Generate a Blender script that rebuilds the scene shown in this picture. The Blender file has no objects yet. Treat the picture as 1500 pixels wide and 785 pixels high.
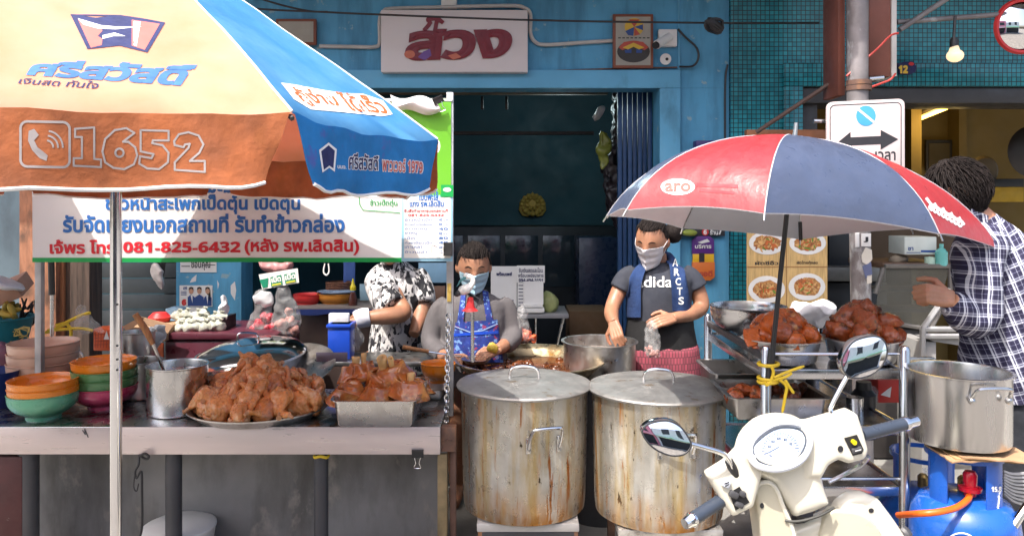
import bpy, bmesh, math, random
import numpy as np
from mathutils import Vector, Matrix, Euler, noise
from mathutils.bvhtree import BVHTree
from mathutils.geometry import tessellate_polygon, delaunay_2d_cdt

S = bpy.context.scene
COL = S.collection
R = math.radians
rnd = random.Random(7)

# ------------------------------------------------------------------ camera
CAMH, F, HOR = 1.65, 1130.0, 300.0          # eye height, focal length in photo pixels, horizon row
cam = bpy.data.cameras.new('camera')
cam.sensor_width = 36.0
cam.lens = 36.0 * F / 1500.0
cam.shift_y = -(392.5 - HOR) / 1500.0
cam.clip_start, cam.clip_end = 0.05, 400.0
camo = bpy.data.objects.new('camera', cam)
camo.location = (0, 0, CAMH)
camo.rotation_euler = (R(90), 0, 0)
COL.objects.link(camo)
S.camera = camo

# ------------------------------------------------------------------ light
LX, LY = 0.36, 0.46                           # sun travel per metre of fall
SUN_ELEV = math.atan2(1.0, math.hypot(LX, LY))
w = bpy.data.worlds.new('World')
S.world = w
w.use_nodes = True
wn = w.node_tree.nodes
sky = wn.new('ShaderNodeTexSky')
sky.sky_type = 'NISHITA'
sky.sun_disc = False
sky.sun_elevation = SUN_ELEV
sky.sun_rotation = math.atan2(-LX, -LY)
sky.dust_density = 5.0
sky.ozone_density = 0.4
sky.air_density = 0.8
w.node_tree.links.new(sky.outputs[0], wn['Background'].inputs[0])
wn['Background'].inputs[1].default_value = 0.15
sl = bpy.data.lights.new('sun', 'SUN')
sl.energy = 2.5
sl.angle = R(0.5)
sl.color = (1.0, 0.955, 0.89)
so = bpy.data.objects.new('sun', sl)
so.rotation_euler = Vector((LX, LY, -1)).to_track_quat('-Z', 'Y').to_euler()
so.location = (-4, -5, 9)
COL.objects.link(so)
S.view_settings.view_transform = 'Standard'
S.view_settings.look = 'None'
S.view_settings.gamma = 1.0
S.view_settings.exposure = 1.52
S.render.engine = 'CYCLES'
S.cycles.max_bounces = 7
S.cycles.diffuse_bounces = 4
S.cycles.glossy_bounces = 4
S.cycles.transmission_bounces = 6
S.cycles.transparent_max_bounces = 12
S.cycles.caustics_reflective = False
S.cycles.caustics_refractive = False
S.cycles.sample_clamp_indirect = 6.0
S.cycles.use_denoising = True

# ------------------------------------------------------------------ helpers
def P(px, py, Y):
    return Vector(((px - 750.0) / F * Y, Y, CAMH - (py - HOR) / F * Y))

def pl(Y):
    return lambda px, py: P(px, py, Y)

def sz(px, Y):
    return px / F * Y

def srgb(r, g, b):
    f = lambda c: (c / 255 / 12.92) if c <= 10 else ((c / 255 + 0.055) / 1.055) ** 2.4
    return (f(r), f(g), f(b))

def empty(name, loc):
    o = bpy.data.objects.new(name, None)
    o.location = loc
    o.empty_display_size = 0.05
    COL.objects.link(o)
    return o

def tag(o, label=None, cat=None, group=None, kind=None):
    if label: o['label'] = label
    if cat: o['category'] = cat
    if group: o['group'] = group
    if kind: o['kind'] = kind
    return o

def thing(name, label, cat, loc, group=None):
    return tag(empty(name, loc), label, cat, group)

class MB:
    """collects geometry in world space; build() links it as one object"""
    def __init__(s):
        s.v, s.f = [], []
    def add(s, vs, fs):
        n = len(s.v)
        s.v += [Vector(p) for p in vs]
        s.f += [tuple(i + n for i in f) for f in fs]
        return s
    def box(s, c, d, rot=None, bev=0.0, seg=2):
        hx, hy, hz = d[0] / 2, d[1] / 2, d[2] / 2
        bm = bmesh.new()
        bmesh.ops.create_cube(bm, size=1.0)
        bmesh.ops.scale(bm, vec=(d[0], d[1], d[2]), verts=bm.verts)
        if bev > 0:
            bmesh.ops.bevel(bm, geom=bm.edges[:], offset=min(bev, 0.45 * min(d)), segments=seg, affect='EDGES', profile=0.5)
        m = Matrix.Translation(Vector(c))
        if rot is not None:
            m = m @ (rot if isinstance(rot, Matrix) else Euler(rot).to_matrix().to_4x4())
        bm.verts.ensure_lookup_table()
        bm.verts.index_update()
        s.add([m @ v.co for v in bm.verts], [[v.index for v in f.verts] for f in bm.faces])
        bm.free()
        return s
    def boxpx(s, x0, y0, x1, y1, Y, dep, bev=0.004):
        """a box whose front face covers a region seen at distance Y, running back by dep"""
        a, b = P(x0, y0, Y), P(x1, y1, Y)
        return s.box(((a.x + b.x) / 2, Y + dep / 2, (a.z + b.z) / 2), (abs(b.x - a.x), dep, abs(b.z - a.z)), bev=bev)
    def tube(s, pts, r, n=8, cap=True, closed=False, jit=0.0, seed=0, squash=None):
        pts = [Vector(p) for p in pts]
        k = len(pts)
        rs = list(r) if isinstance(r, (list, tuple)) else [r] * k
        vs, fs = [], []
        up = None
        for i, p in enumerate(pts):
            a = pts[(i - 1) % k] if (i > 0 or closed) else p
            b = pts[(i + 1) % k] if (i < k - 1 or closed) else p
            t = (b - a)
            t = t.normalized() if t.length > 1e-9 else Vector((0, 0, 1))
            if up is None:
                up = t.orthogonal().normalized()
            up = up - t * up.dot(t)
            up = up.normalized() if up.length > 1e-6 else t.orthogonal().normalized()
            sd = t.cross(up)
            for j in range(n):
                an = 2 * math.pi * j / n
                q = up * math.cos(an) + sd * math.sin(an)
                rr = rs[i]
                if jit:
                    rr *= 1 + jit * noise.noise((p + q * rr) * (0.9 / max(rs)) + Vector((seed * 3.7, seed, 0)))
                vs.append(p + q * rr)
        m = k if closed else k - 1
        for i in range(m):
            for j in range(n):
                a, b = i * n + j, i * n + (j + 1) % n
                c, d = ((i + 1) % k) * n + (j + 1) % n, ((i + 1) % k) * n + j
                fs.append((a, b, c, d))
        if cap and not closed:
            fs.append(tuple(range(n))[::-1])
            fs.append(tuple((k - 1) * n + j for j in range(n)))
        return s.add(vs, fs)
    def lathe(s, prof, base, n=32, m=None, wob=0.0, seed=0):
        """prof: list of (r, z); closed at r=0 ends"""
        base = Vector(base)
        vs, fs, ring = [], [], []
        for (r, z) in prof:
            if r <= 1e-6:
                ring.append([len(vs)])
                vs.append(Vector((0, 0, z)))
            else:
                ids = []
                for j in range(n):
                    a = 2 * math.pi * j / n
                    q = Vector((math.cos(a) * r, math.sin(a) * r, z))
                    if wob:
                        q *= 1 + wob * noise.noise(q * 11 + Vector((seed * 5.1, seed, seed)))
                    ids.append(len(vs))
                    vs.append(q)
                ring.append(ids)
        for a, b in zip(ring, ring[1:]):
            if len(a) == 1 and len(b) == 1: continue
            for j in range(n):
                k = (j + 1) % n
                if len(a) == 1: fs.append((a[0], b[j], b[k]))
                elif len(b) == 1: fs.append((a[j], a[k], b[0]))
                else: fs.append((a[j], a[k], b[k], b[j]))
        if m is not None: vs = [m @ v for v in vs]
        return s.add([v + base for v in vs], fs)
    def ball(s, c, r, n=16, m=None):
        r = (r, r, r) if not isinstance(r, (tuple, list)) else r
        k = max(6, n // 2)
        vs, fs = [], []
        pr = [(math.sin(math.pi * i / k), -math.cos(math.pi * i / k)) for i in range(k + 1)]
        t = MB().lathe([(a if 0 < i < k else 0, b) for i, (a, b) in enumerate(pr)], (0, 0, 0), n)
        q = [Vector((v.x * r[0], v.y * r[1], v.z * r[2])) for v in t.v]
        if m is not None: q = [m @ v for v in q]
        return s.add([v + Vector(c) for v in q], t.f)
    def prism(s, poly, th, axis=None):
        """flat polygon (3D points, in order) given a thickness along axis"""
        poly = [Vector(p) for p in poly]
        if axis is None: axis = Vector((0, 1, 0))
        n = len(poly)
        a = Vector(axis) * th
        return s.add(poly + [p + a for p in poly],
                     [tuple(range(n)), tuple(range(2 * n - 1, n - 1, -1))] +
                     [((i + 1) % n, i, n + i, n + (i + 1) % n) for i in range(n)])
    def pxpoly(s, pts, Y, th):
        return s.prism([P(x, y, Y) for x, y in pts], th)
    def inflate(s, pts, Y, d0, d1, rad=0.012, steps=4, fn=None, base=None):
        """rounded solid with a traced outline: front at Y-d0, back at Y+d1, edges rounded by rad"""
        c = [(base(x, y) if base else P(x, y, Y)) for x, y in pts]
        n = len(c)
        area = sum(c[i].x * c[(i + 1) % n].z - c[(i + 1) % n].x * c[i].z for i in range(n))
        sg = 1 if area > 0 else -1
        nor = []
        for i in range(n):
            e = (c[(i + 1) % n] - c[i - 1]).normalized()
            nor.append(Vector((-e.z, 0, e.x)) * sg)
        prof = [(rad * (1 - math.sin(math.pi / 2 * k / steps)), -d0 + rad * (1 - math.cos(math.pi / 2 * k / steps))) for k in range(steps + 1)]
        prof += [(rad * (1 - math.cos(math.pi / 2 * k / steps)), d1 - rad * (1 - math.sin(math.pi / 2 * k / steps))) for k in range(steps + 1)]
        vs, fs = [], []
        for ins, dy in prof:
            for i in range(n):
                q = c[i] + nor[i] * ins + Vector((0, dy, 0))
                if fn: q = fn(q)
                vs.append(q)
        m = len(prof)
        for k in range(m - 1):
            for i in range(n):
                fs.append((k * n + i, k * n + (i + 1) % n, (k + 1) * n + (i + 1) % n, (k + 1) * n + i))
        fs.append(tuple(range(n))[::-1])
        fs.append(tuple((m - 1) * n + i for i in range(n)))
        return s.add(vs, fs)
    def grid(s, fn, nu, nv):
        """open sheet from fn(u,v), u,v in 0..1"""
        vs = [fn(i / nu, j / nv) for j in range(nv + 1) for i in range(nu + 1)]
        fs = [(j * (nu + 1) + i, j * (nu + 1) + i + 1, (j + 1) * (nu + 1) + i + 1, (j + 1) * (nu + 1) + i) for j in range(nv) for i in range(nu)]
        return s.add(vs, fs)
    def thick(s, fn, nu, nv, th):
        """closed thin slab from fn(u,v); th is a vector offset"""
        th = Vector(th)
        a = MB().grid(fn, nu, nv)
        k = len(a.v)
        s2 = MB().add(a.v, a.f)
        s2.add([v + th for v in a.v], [tuple(reversed(f)) for f in a.f])
        W = nu + 1
        loop = [i for i in range(W)] + [j * W + nu for j in range(1, nv + 1)] + [nv * W + i for i in range(nu - 1, -1, -1)] + [j * W for j in range(nv - 1, 0, -1)]
        for i in range(len(loop)):
            p, q = loop[i], loop[(i + 1) % len(loop)]
            s2.f.append((q, p, p + k, q + k))
        return s.add(s2.v, s2.f)
    def crumple(s, amp, freq, seed=0):
        off = Vector((seed * 1.7, seed * 2.3, seed * 0.9))
        for v in s.v:
            v += noise.noise_vector(v * freq + off) * amp
        return s
    def voxel(s, size, smooth=4, fac=0.5):
        """fuse all the pieces into one skin"""
        me = bpy.data.meshes.new('tmp')
        me.from_pydata([tuple(v) for v in s.v], [], s.f)
        bm = bmesh.new(); bm.from_mesh(me)
        bmesh.ops.recalc_face_normals(bm, faces=bm.faces)
        bm.to_mesh(me); bm.free()
        o = bpy.data.objects.new('tmp', me)
        COL.objects.link(o)
        q = o.modifiers.new('r', 'REMESH'); q.mode = 'VOXEL'; q.voxel_size = size
        if smooth:
            q = o.modifiers.new('s', 'SMOOTH'); q.iterations = smooth; q.factor = fac
        dg = bpy.context.evaluated_depsgraph_get()
        m2 = bpy.data.meshes.new_from_object(o.evaluated_get(dg))
        s.v = [v.co.copy() for v in m2.vertices]
        s.f = [tuple(p.vertices) for p in m2.polygons]
        bpy.data.objects.remove(o); bpy.data.meshes.remove(me); bpy.data.meshes.remove(m2)
        return s
    def build(s, name, mat, parent=None, smooth=True, ang=35, label=None, cat=None, group=None, kind=None, origin=None):
        if parent is not None:
            org = Vector(parent.location)
            pp = parent.parent
            while pp is not None:
                org = org + Vector(pp.location); pp = pp.parent
        else:
            if origin is None:
                xs = [v.x for v in s.v]; ys = [v.y for v in s.v]; zs = [v.z for v in s.v]
                origin = ((min(xs) + max(xs)) / 2, (min(ys) + max(ys)) / 2, min(zs))
            org = Vector(origin)
        me = bpy.data.meshes.new(name)
        me.from_pydata([tuple(v - org) for v in s.v], [], s.f)
        bm = bmesh.new(); bm.from_mesh(me)
        bmesh.ops.recalc_face_normals(bm, faces=bm.faces)
        bm.to_mesh(me); bm.free()
        if smooth:
            me.polygons.foreach_set('use_smooth', [True] * len(me.polygons))
            try: me.set_sharp_from_angle(angle=R(ang))
            except Exception: pass
        me.materials.append(mat)
        o = bpy.data.objects.new(name, me)
        COL.objects.link(o)
        if parent is not None: o.parent = parent
        else: o.location = org
        tag(o, label, cat, group, kind)
        return o
    def tri(s):
        s.f = [t for f in s.f for t in ([f] if len(f) != 4 else [(f[0], f[1], f[2]), (f[0], f[2], f[3])])]
        return s
    def bvh(s):
        return BVHTree.FromPolygons([tuple(v) for v in s.v], s.f)

def on(bvh, eps=0.002):
    """photo-direction lookup onto a real surface, lifted off it by eps"""
    o = Vector((0, 0, CAMH))
    def g(px, py):
        d = (P(px, py, 1.0) - o).normalized()
        h = bvh.ray_cast(o, d)
        for jx, jy in ((.15, .1), (-.15, .12), (.1, -.2), (-.3, -.3), (.5, .4), (-.6, .5)):
            if h[0] is not None: break
            h = bvh.ray_cast(o, (P(px + jx, py + jy, 1.0) - o).normalized())
        if h[0] is None:
            h = min((bvh.find_nearest(P(px, py, 1.0 + 0.1 * k)) for k in range(40)), key=lambda q: q[3])
        n = h[1]
        if n.dot(d) > 0: n = -n
        return h[0] + n * eps
    return g

BOLDMAP = {}
for i in range(10): BOLDMAP[str(i)] = chr(0x1D7EC + i)
_tc = {}
def text_geo(body, bold=0.02):
    key = (body, bold)
    if key in _tc: return _tc[key]
    vs, fs = [], []
    for mode in (0, 1):
        if mode == 1 and bold <= 0: continue
        c = bpy.data.curves.new('tmp', 'FONT')
        c.body = ''.join(BOLDMAP.get(ch, ch) for ch in body)
        c.resolution_u = 3
        c.fill_mode = 'NONE'
        if mode == 1: c.bevel_depth = bold; c.bevel_resolution = 0
        o = bpy.data.objects.new('tmp', c)
        COL.objects.link(o)
        dg = bpy.context.evaluated_depsgraph_get()
        m = bpy.data.meshes.new_from_object(o.evaluated_get(dg))
        n = len(vs)
        if mode == 0:
            v2, _, f2 = delaunay_2d_cdt([Vector((v.co.x, v.co.y)) for v in m.vertices], [tuple(e.vertices) for e in m.edges], [], 0, 1e-6)[:3]
            A = np.array([[*m.vertices[e.vertices[0]].co[:2], *m.vertices[e.vertices[1]].co[:2]] for e in m.edges])
            pv = np.array([v[:] for v in v2])
            keep = []
            for k in range(0, len(f2), 400):          # even-odd test of every triangle's middle
                ce = np.array([pv[list(f)].mean(0) for f in f2[k:k + 400]])
                cx, cy = ce[:, :1], ce[:, 1:]
                cr = (A[:, 1] > cy) != (A[:, 3] > cy)
                with np.errstate(all='ignore'):
                    xi = A[:, 0] + (cy - A[:, 1]) * (A[:, 2] - A[:, 0]) / (A[:, 3] - A[:, 1])
                keep += list(((cr & (xi > cx)).sum(1) % 2) == 1)
            f2 = [f for f, q in zip(f2, keep) if q]
            vs += [(v.x, v.y, 0.0) for v in v2]
            fs += [tuple(f) for f in f2]
        else:
            vs += [(v.co.x, v.co.y, v.co.z / bold) for v in m.vertices]
            fs += [tuple(i + n for i in p.vertices) for p in m.polygons]
        bpy.data.objects.remove(o); bpy.data.curves.remove(c); bpy.data.meshes.remove(m)
    x0 = min(v[0] for v in vs); x1 = max(v[0] for v in vs)
    y0 = min(v[1] for v in vs); y1 = max(v[1] for v in vs)
    vs = [((v[0] - x0) / (x1 - x0), (v[1] - y0) / (y1 - y0), v[2]) for v in vs]
    _tc[key] = (vs, fs)
    return _tc[key]

def write(mb, body, quad, surf, bold=0.02, lift=0.0005, slant=0.0):
    """quad: (x0,y0,x1,y1) or four corners TL TR BR BL in photo pixels; surf maps them to the surface"""
    if len(quad) == 4 and not isinstance(quad[0], (tuple, list)):
        x0, y0, x1, y1 = quad
        quad = ((x0, y0), (x1, y0), (x1, y1), (x0, y1))
    tl, tr, br, bl = quad
    vs, fs = text_geo(body, bold)
    out = []
    for (u, v, z) in vs:
        u2 = u + slant * (v - 0.5)
        px = (bl[0] * (1 - u2) + br[0] * u2) * (1 - v) + (tl[0] * (1 - u2) + tr[0] * u2) * v
        py = (bl[1] * (1 - u2) + br[1] * u2) * (1 - v) + (tl[1] * (1 - u2) + tr[1] * u2) * v
        p = surf(px, py)
        d = (Vector((0, 0, CAMH)) - p).normalized()
        out.append(p + d * (lift * (1.2 + 0.8 * z)))
    mb.add(out, fs)
    return mb

def decal(mb, pts, surf, lift=0.0004, sub=3):
    """flat filled shape lying on a surface; pts are photo pixels"""
    pts = [(p[0], p[1]) for p in pts]
    tris = [[pts[i] for i in t] for t in tessellate_polygon([[Vector((x, y, 0)) for x, y in pts]])]
    idx, vs, fs = {}, [], []
    def vid(p):
        k = (round(p[0], 3), round(p[1], 3))
        if k not in idx:
            q = surf(p[0], p[1])
            idx[k] = len(vs)
            vs.append(q + (Vector((0, 0, CAMH)) - q).normalized() * lift)
        return idx[k]
    def split(t, d):
        a, b, c = t
        L_ = max(math.dist(a, b), math.dist(b, c), math.dist(c, a))
        if L_ < 9 or d > 3:
            fs.append((vid(a), vid(b), vid(c))); return
        ab, bc, ca = [((p[0] + q[0]) / 2, (p[1] + q[1]) / 2) for p, q in ((a, b), (b, c), (c, a))]
        for t2 in ((a, ab, ca), (ab, b, bc), (ca, bc, c), (ab, bc, ca)): split(t2, d + 1)
    for t in tris: split(t, 0)
    mb.add(vs, fs)
    return mb

def line(mb, pts, wpx, surf, lift=0.0004, closed=False):
    """a printed line of width wpx"""
    k = len(pts)
    for i in range(k if closed else k - 1):
        a, b = Vector(pts[i]), Vector(pts[(i + 1) % k])
        d = (b - a)
        if d.length < 1e-6: continue
        d.normalize()
        nn = Vector((-d.y, d.x)) * wpx / 2
        a2, b2 = a - d * wpx * 0.3, b + d * wpx * 0.3
        m = max(1, int((b2 - a2).length / 5))
        q = []
        for k2 in range(m + 1):
            e = a2 + (b2 - a2) * (k2 / m)
            for c in (e + nn, e - nn):
                p = surf(c.x, c.y)
                q.append(p + (Vector((0, 0, CAMH)) - p).normalized() * (lift + 0.00004 * (i % 7)))
        mb.add(q, [(2 * k2, 2 * k2 + 2, 2 * k2 + 3, 2 * k2 + 1) for k2 in range(m)])
    return mb

def ell(cx, cy, rx, ry, n=28, rot=0.0):
    c, s_ = math.cos(rot), math.sin(rot)
    return [(cx + rx * math.cos(t) * c - ry * math.sin(t) * s_, cy + rx * math.cos(t) * s_ + ry * math.sin(t) * c)
            for t in (2 * math.pi * i / n for i in range(n))]

def smoothpts(pts, n=6, closed=False):
    """Catmull-Rom through points (2D tuples or 3D vectors)"""
    pts = [Vector(p) for p in pts]
    k = len(pts)
    out = []
    for i in range(k if closed else k - 1):
        p0 = pts[(i - 1) % k] if (closed or i > 0) else pts[0]
        p1 = pts[i]; p2 = pts[(i + 1) % k]
        p3 = pts[(i + 2) % k] if (closed or i < k - 2) else pts[-1]
        for j in range(n):
            t = j / n
            out.append(0.5 * ((2 * p1) + (p2 - p0) * t + (2 * p0 - 5 * p1 + 4 * p2 - p3) * t * t + (3 * p1 - p0 - 3 * p2 + p3) * t ** 3))
    if not closed: out.append(pts[-1])
    return out

def copy_tree(o, parent=None):
    c = o.copy(); COL.objects.link(c)
    if parent is not None: c.parent = parent
    for ch in list(o.children): copy_tree(ch, c)
    return c

# ------------------------------------------------------------------ materials
def M(name, col, rough=0.55, metal=0.0, var=0.12, vs=7.0, bump=0.0, bs=60.0, spec=0.5, coat=0.0, trans=0.0,
      stain=None, stain2=None, emit=None, sss=0.0, alpha=None, stretch=(1, 1, 1), bstretch=None, rvar=0.12, aniso=0.0, translucent=0.0, ior=None, tcol=None):
    m = bpy.data.materials.new(name)
    m.use_nodes = True
    nt = m.node_tree; N = nt.nodes; L = nt.links
    b = N['Principled BSDF']
    tc = N.new('ShaderNodeTexCoord')
    def mapped(st):
        mp = N.new('ShaderNodeMapping')
        mp.inputs['Scale'].default_value = st
        L.new(tc.outputs['Object'], mp.inputs['Vector'])
        return mp.outputs[0]
    vec = mapped(stretch)
    def nz(scale, detail=5, v=None, rg=0.55):
        n = N.new('ShaderNodeTexNoise')
        n.inputs['Scale'].default_value = scale; n.inputs['Detail'].default_value = detail
        n.inputs['Roughness'].default_value = rg
        L.new(v if v is not None else vec, n.inputs['Vector'])
        return n.outputs['Fac']
    def ramp(fac, a, bb):
        r = N.new('ShaderNodeMapRange')
        r.inputs['From Min'].default_value = a; r.inputs['From Max'].default_value = bb
        L.new(fac, r.inputs['Value'])
        return r.outputs[0]
    def mix(fac, a, bb):
        x = N.new('ShaderNodeMix'); x.data_type = 'RGBA'
        if fac is None: x.inputs[0].default_value = 0.5
        else: L.new(fac, x.inputs[0])
        for i, q in ((6, a), (7, bb)):
            if isinstance(q, tuple): x.inputs[i].default_value = (*q[:3], 1)
            else: L.new(q, x.inputs[i])
        return x.outputs[2]
    lo = tuple(max(0, c * (1 - var)) for c in col); hi = tuple(min(1, c * (1 + var)) for c in col)
    c = mix(ramp(nz(vs), 0.3, 0.7), lo, hi) if var > 0 else None
    if c is None:
        rgb = N.new('ShaderNodeRGB'); rgb.outputs[0].default_value = (*col, 1); c = rgb.outputs[0]
    rbase = None
    for st in (stain, stain2):
        if not st: continue
        scol, sc, lo_, hi_, strch = st
        fac = ramp(nz(sc, 6, mapped(strch), 0.62), lo_, hi_)
        c = mix(fac, c, tuple(scol))
    L.new(c, b.inputs['Base Color'])
    if rvar > 0:
        r = N.new('ShaderNodeMapRange')
        r.inputs['To Min'].default_value = max(0.02, rough - rvar); r.inputs['To Max'].default_value = min(1, rough + rvar)
        r.inputs['From Min'].default_value = 0.3; r.inputs['From Max'].default_value = 0.7
        L.new(nz(vs * 2.3 + 3), r.inputs['Value'])
        L.new(r.outputs[0], b.inputs['Roughness'])
    else:
        b.inputs['Roughness'].default_value = rough
    b.inputs['Metallic'].default_value = metal
    b.inputs['Specular IOR Level'].default_value = spec
    b.inputs['Coat Weight'].default_value = coat
    b.inputs['Coat Roughness'].default_value = 0.08
    b.inputs['Transmission Weight'].default_value = trans
    if ior: b.inputs['IOR'].default_value = ior
    if aniso: b.inputs['Anisotropic'].default_value = aniso
    if sss:
        b.inputs['Subsurface Weight'].default_value = sss
        b.inputs['Subsurface Radius'].default_value = (0.02, 0.008, 0.004)
        b.inputs['Subsurface Scale'].default_value = 0.5
    if bump > 0:
        bp = N.new('ShaderNodeBump'); bp.inputs['Strength'].default_value = bump; bp.inputs['Distance'].default_value = 0.01
        L.new(nz(bs, 4, mapped(bstretch) if bstretch else None), bp.inputs['Height'])
        L.new(bp.outputs[0], b.inputs['Normal'])
    if emit:
        b.inputs['Emission Color'].default_value = (*emit[0], 1); b.inputs['Emission Strength'].default_value = emit[1]
    if alpha is not None: b.inputs['Alpha'].default_value = alpha
    if translucent > 0:
        out = N['Material Output']
        t = N.new('ShaderNodeBsdfTranslucent'); (L.new(c, t.inputs['Color']) if tcol is None else setattr(t.inputs['Color'], 'default_value', (*tcol, 1)))
        ms = N.new('ShaderNodeMixShader'); ms.inputs[0].default_value = translucent
        L.new(b.outputs[0], ms.inputs[1]); L.new(t.outputs[0], ms.inputs[2])
        L.new(ms.outputs[0], out.inputs['Surface'])
    return m

def node_color(m, build):
    """replace a material's base colour by a node output made in build(N, L, objectcoord)"""
    N, L = m.node_tree.nodes, m.node_tree.links
    tc = N.new('ShaderNodeTexCoord')
    L.new(build(N, L, tc.outputs['Object']), N['Principled BSDF'].inputs['Base Color'])
    return m

STEEL = (0.62, 0.61, 0.60)
m_steel = M('brushed_steel', (0.56, 0.56, 0.56), 0.27, 1.0, 0.05, 5, 0.015, 24, stain=((0.36, 0.33, 0.30), 7, 0.56, 0.8, (1, 1, 1)))
m_steelv = M('worn_steel', (0.50, 0.49, 0.48), 0.36, 1.0, 0.15, 9, 0.05, 40, stain=((0.30, 0.27, 0.23), 9, 0.5, 0.75, (1, 1, 0.5)))
m_chrome = M('chrome', (0.75, 0.75, 0.76), 0.12, 1.0, 0.03, 9, rvar=0.05)
m_alu = M('pot_aluminium', (0.57, 0.56, 0.54), 0.38, 1.0, 0.12, 12, 0.08, 70, stain=((0.36, 0.33, 0.29), 14, 0.5, 0.72, (1, 1, 1)))
m_black = M('black_plastic', (0.02, 0.02, 0.022), 0.4)
m_dark = M('dark_grey_paint', (0.05, 0.05, 0.055), 0.5, bump=0.05)
m_white = M('white_paint', (0.78, 0.77, 0.74), 0.45, var=0.06)
m_paper = M('paper', (0.74, 0.73, 0.70), 0.8, var=0.04)
m_ink = M('black_ink', (0.02, 0.02, 0.025), 0.6, var=0)
m_red = M('red_paint', (0.55, 0.03, 0.03), 0.4)
m_wood = M('turned_wood', (0.36, 0.16, 0.06), 0.5, var=0.3, vs=20, stretch=(6, 6, 1))
m_rust = M('rusty_paint', (0.13, 0.07, 0.05), 0.7, var=0.35, vs=9, bump=0.1, bs=40, stain=((0.30, 0.14, 0.06), 8, 0.5, 0.65, (1, 1, 0.4)))
m_orange_p = M('orange_plastic', (0.72, 0.20, 0.02), 0.3, var=0.08, coat=0.3)
m_yellow = M('yellow_ribbon', (0.75, 0.52, 0.03), 0.45)
m_blue_p = M('blue_plastic', (0.015, 0.07, 0.50), 0.35, var=0.1)
m_card = M('cardboard', (0.36, 0.22, 0.12), 0.85, var=0.12)
def clear_plastic(name, col, a, rough=0.18):
    m = M(name, col, rough, var=0.25, vs=40, bump=0.6, bs=28)
    m.node_tree.nodes['Principled BSDF'].inputs['Alpha'].default_value = a
    return m
m_bag = clear_plastic('clear_bag', (0.8, 0.8, 0.8), 0.16, 0.1)
m_bagw = M('white_bag', (0.72, 0.73, 0.75), 0.35, var=0.12, vs=18, bump=0.5, bs=30, translucent=0.25)
# ================================================================== setting
m_asphalt = M('asphalt', (0.175, 0.162, 0.145), 0.9, var=0.3, vs=3, bump=0.3, bs=120)
m_pave = M('pavement_concrete', (0.24, 0.23, 0.21), 0.9, var=0.25, vs=4, bump=0.2, bs=60)
m_blue = M('blue_wall_paint', (0.09, 0.33, 0.53), 0.7, var=0.14, vs=2.5, bump=0.12, bs=22,
           stain=((0.04, 0.16, 0.27), 2.6, 0.48, 0.72, (2.2, 1, 0.35)), stain2=((0.26, 0.40, 0.46), 10, 0.62, 0.66, (1, 1, 1.3)))
m_bluel = M('blue_frame_paint', (0.12, 0.38, 0.58), 0.65, var=0.1, vs=3, bump=0.08, bs=25,
            stain=((0.05, 0.17, 0.25), 4, 0.6, 0.8, (1, 1, 0.4)))
m_greywall = M('grey_blue_plaster', (0.22, 0.30, 0.34), 0.85, var=0.12, vs=3, bump=0.1, bs=25, stain=((0.12, 0.15, 0.17), 3, 0.55, 0.8, (1, 1, 0.4)))
m_shutter = M('dark_grey_metal', (0.10, 0.115, 0.12), 0.55, 0.3, var=0.15, vs=4, stain=((0.05, 0.06, 0.065), 3, 0.5, 0.75, (1, 1, 0.3)))
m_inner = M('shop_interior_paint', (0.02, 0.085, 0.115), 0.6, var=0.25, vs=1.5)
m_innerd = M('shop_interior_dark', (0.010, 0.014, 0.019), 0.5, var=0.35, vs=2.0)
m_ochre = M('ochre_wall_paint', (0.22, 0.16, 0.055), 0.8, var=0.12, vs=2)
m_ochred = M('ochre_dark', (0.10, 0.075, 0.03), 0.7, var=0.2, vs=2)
m_shutterblue = M('blue_folding_shutter', (0.008, 0.045, 0.13), 0.5, var=0.15)
m_soffit = M('awning_underside', (0.16, 0.16, 0.16), 0.8)

m_tile = M('teal_mosaic', (0.02, 0.16, 0.19), 0.25, var=0.0, rvar=0.0)
def _tile(N, L, oc):
    mp = N.new('ShaderNodeMapping'); mp.inputs['Rotation'].default_value = (R(-90), 0, 0)
    L.new(oc, mp.inputs['Vector'])
    br = N.new('ShaderNodeTexBrick')
    br.offset = 0.0; br.squash = 1.0
    br.inputs['Scale'].default_value = 1.0
    br.inputs['Brick Width'].default_value = 0.029; br.inputs['Row Height'].default_value = 0.029
    br.inputs['Mortar Size'].default_value = 0.0026; br.inputs['Mortar Smooth'].default_value = 0.2
    br.inputs['Bias'].default_value = -0.2
    br.inputs['Color1'].default_value = (0.010, 0.21, 0.27, 1); br.inputs['Color2'].default_value = (0.025, 0.33, 0.40, 1)
    br.inputs['Mortar'].default_value = (0.012, 0.03, 0.035, 1)
    L.new(mp.outputs[0], br.inputs['Vector'])
    n = N.new('ShaderNodeTexNoise'); n.inputs['Scale'].default_value = 2.3; n.inputs['Detail'].default_value = 5
    L.new(oc, n.inputs['Vector'])
    r = N.new('ShaderNodeMapRange'); r.inputs[1].default_value = 0.35; r.inputs[2].default_value = 0.7
    r.inputs[3].default_value = 0.65; r.inputs[4].default_value = 1.15
    L.new(n.outputs['Fac'], r.inputs[0])
    mm = N.new('ShaderNodeVectorMath'); mm.operation = 'SCALE'
    L.new(br.outputs['Color'], mm.inputs[0]); L.new(r.outputs[0], mm.inputs['Scale'])
    bp = N.new('ShaderNodeBump'); bp.inputs['Strength'].default_value = 0.5; bp.inputs['Distance'].default_value = 0.003; bp.invert = True
    L.new(br.outputs['Fac'], bp.inputs['Height']); L.new(bp.outputs[0], N['Principled BSDF'].inputs['Normal'])
    return mm.outputs[0]
node_color(m_tile, _tile)

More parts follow.
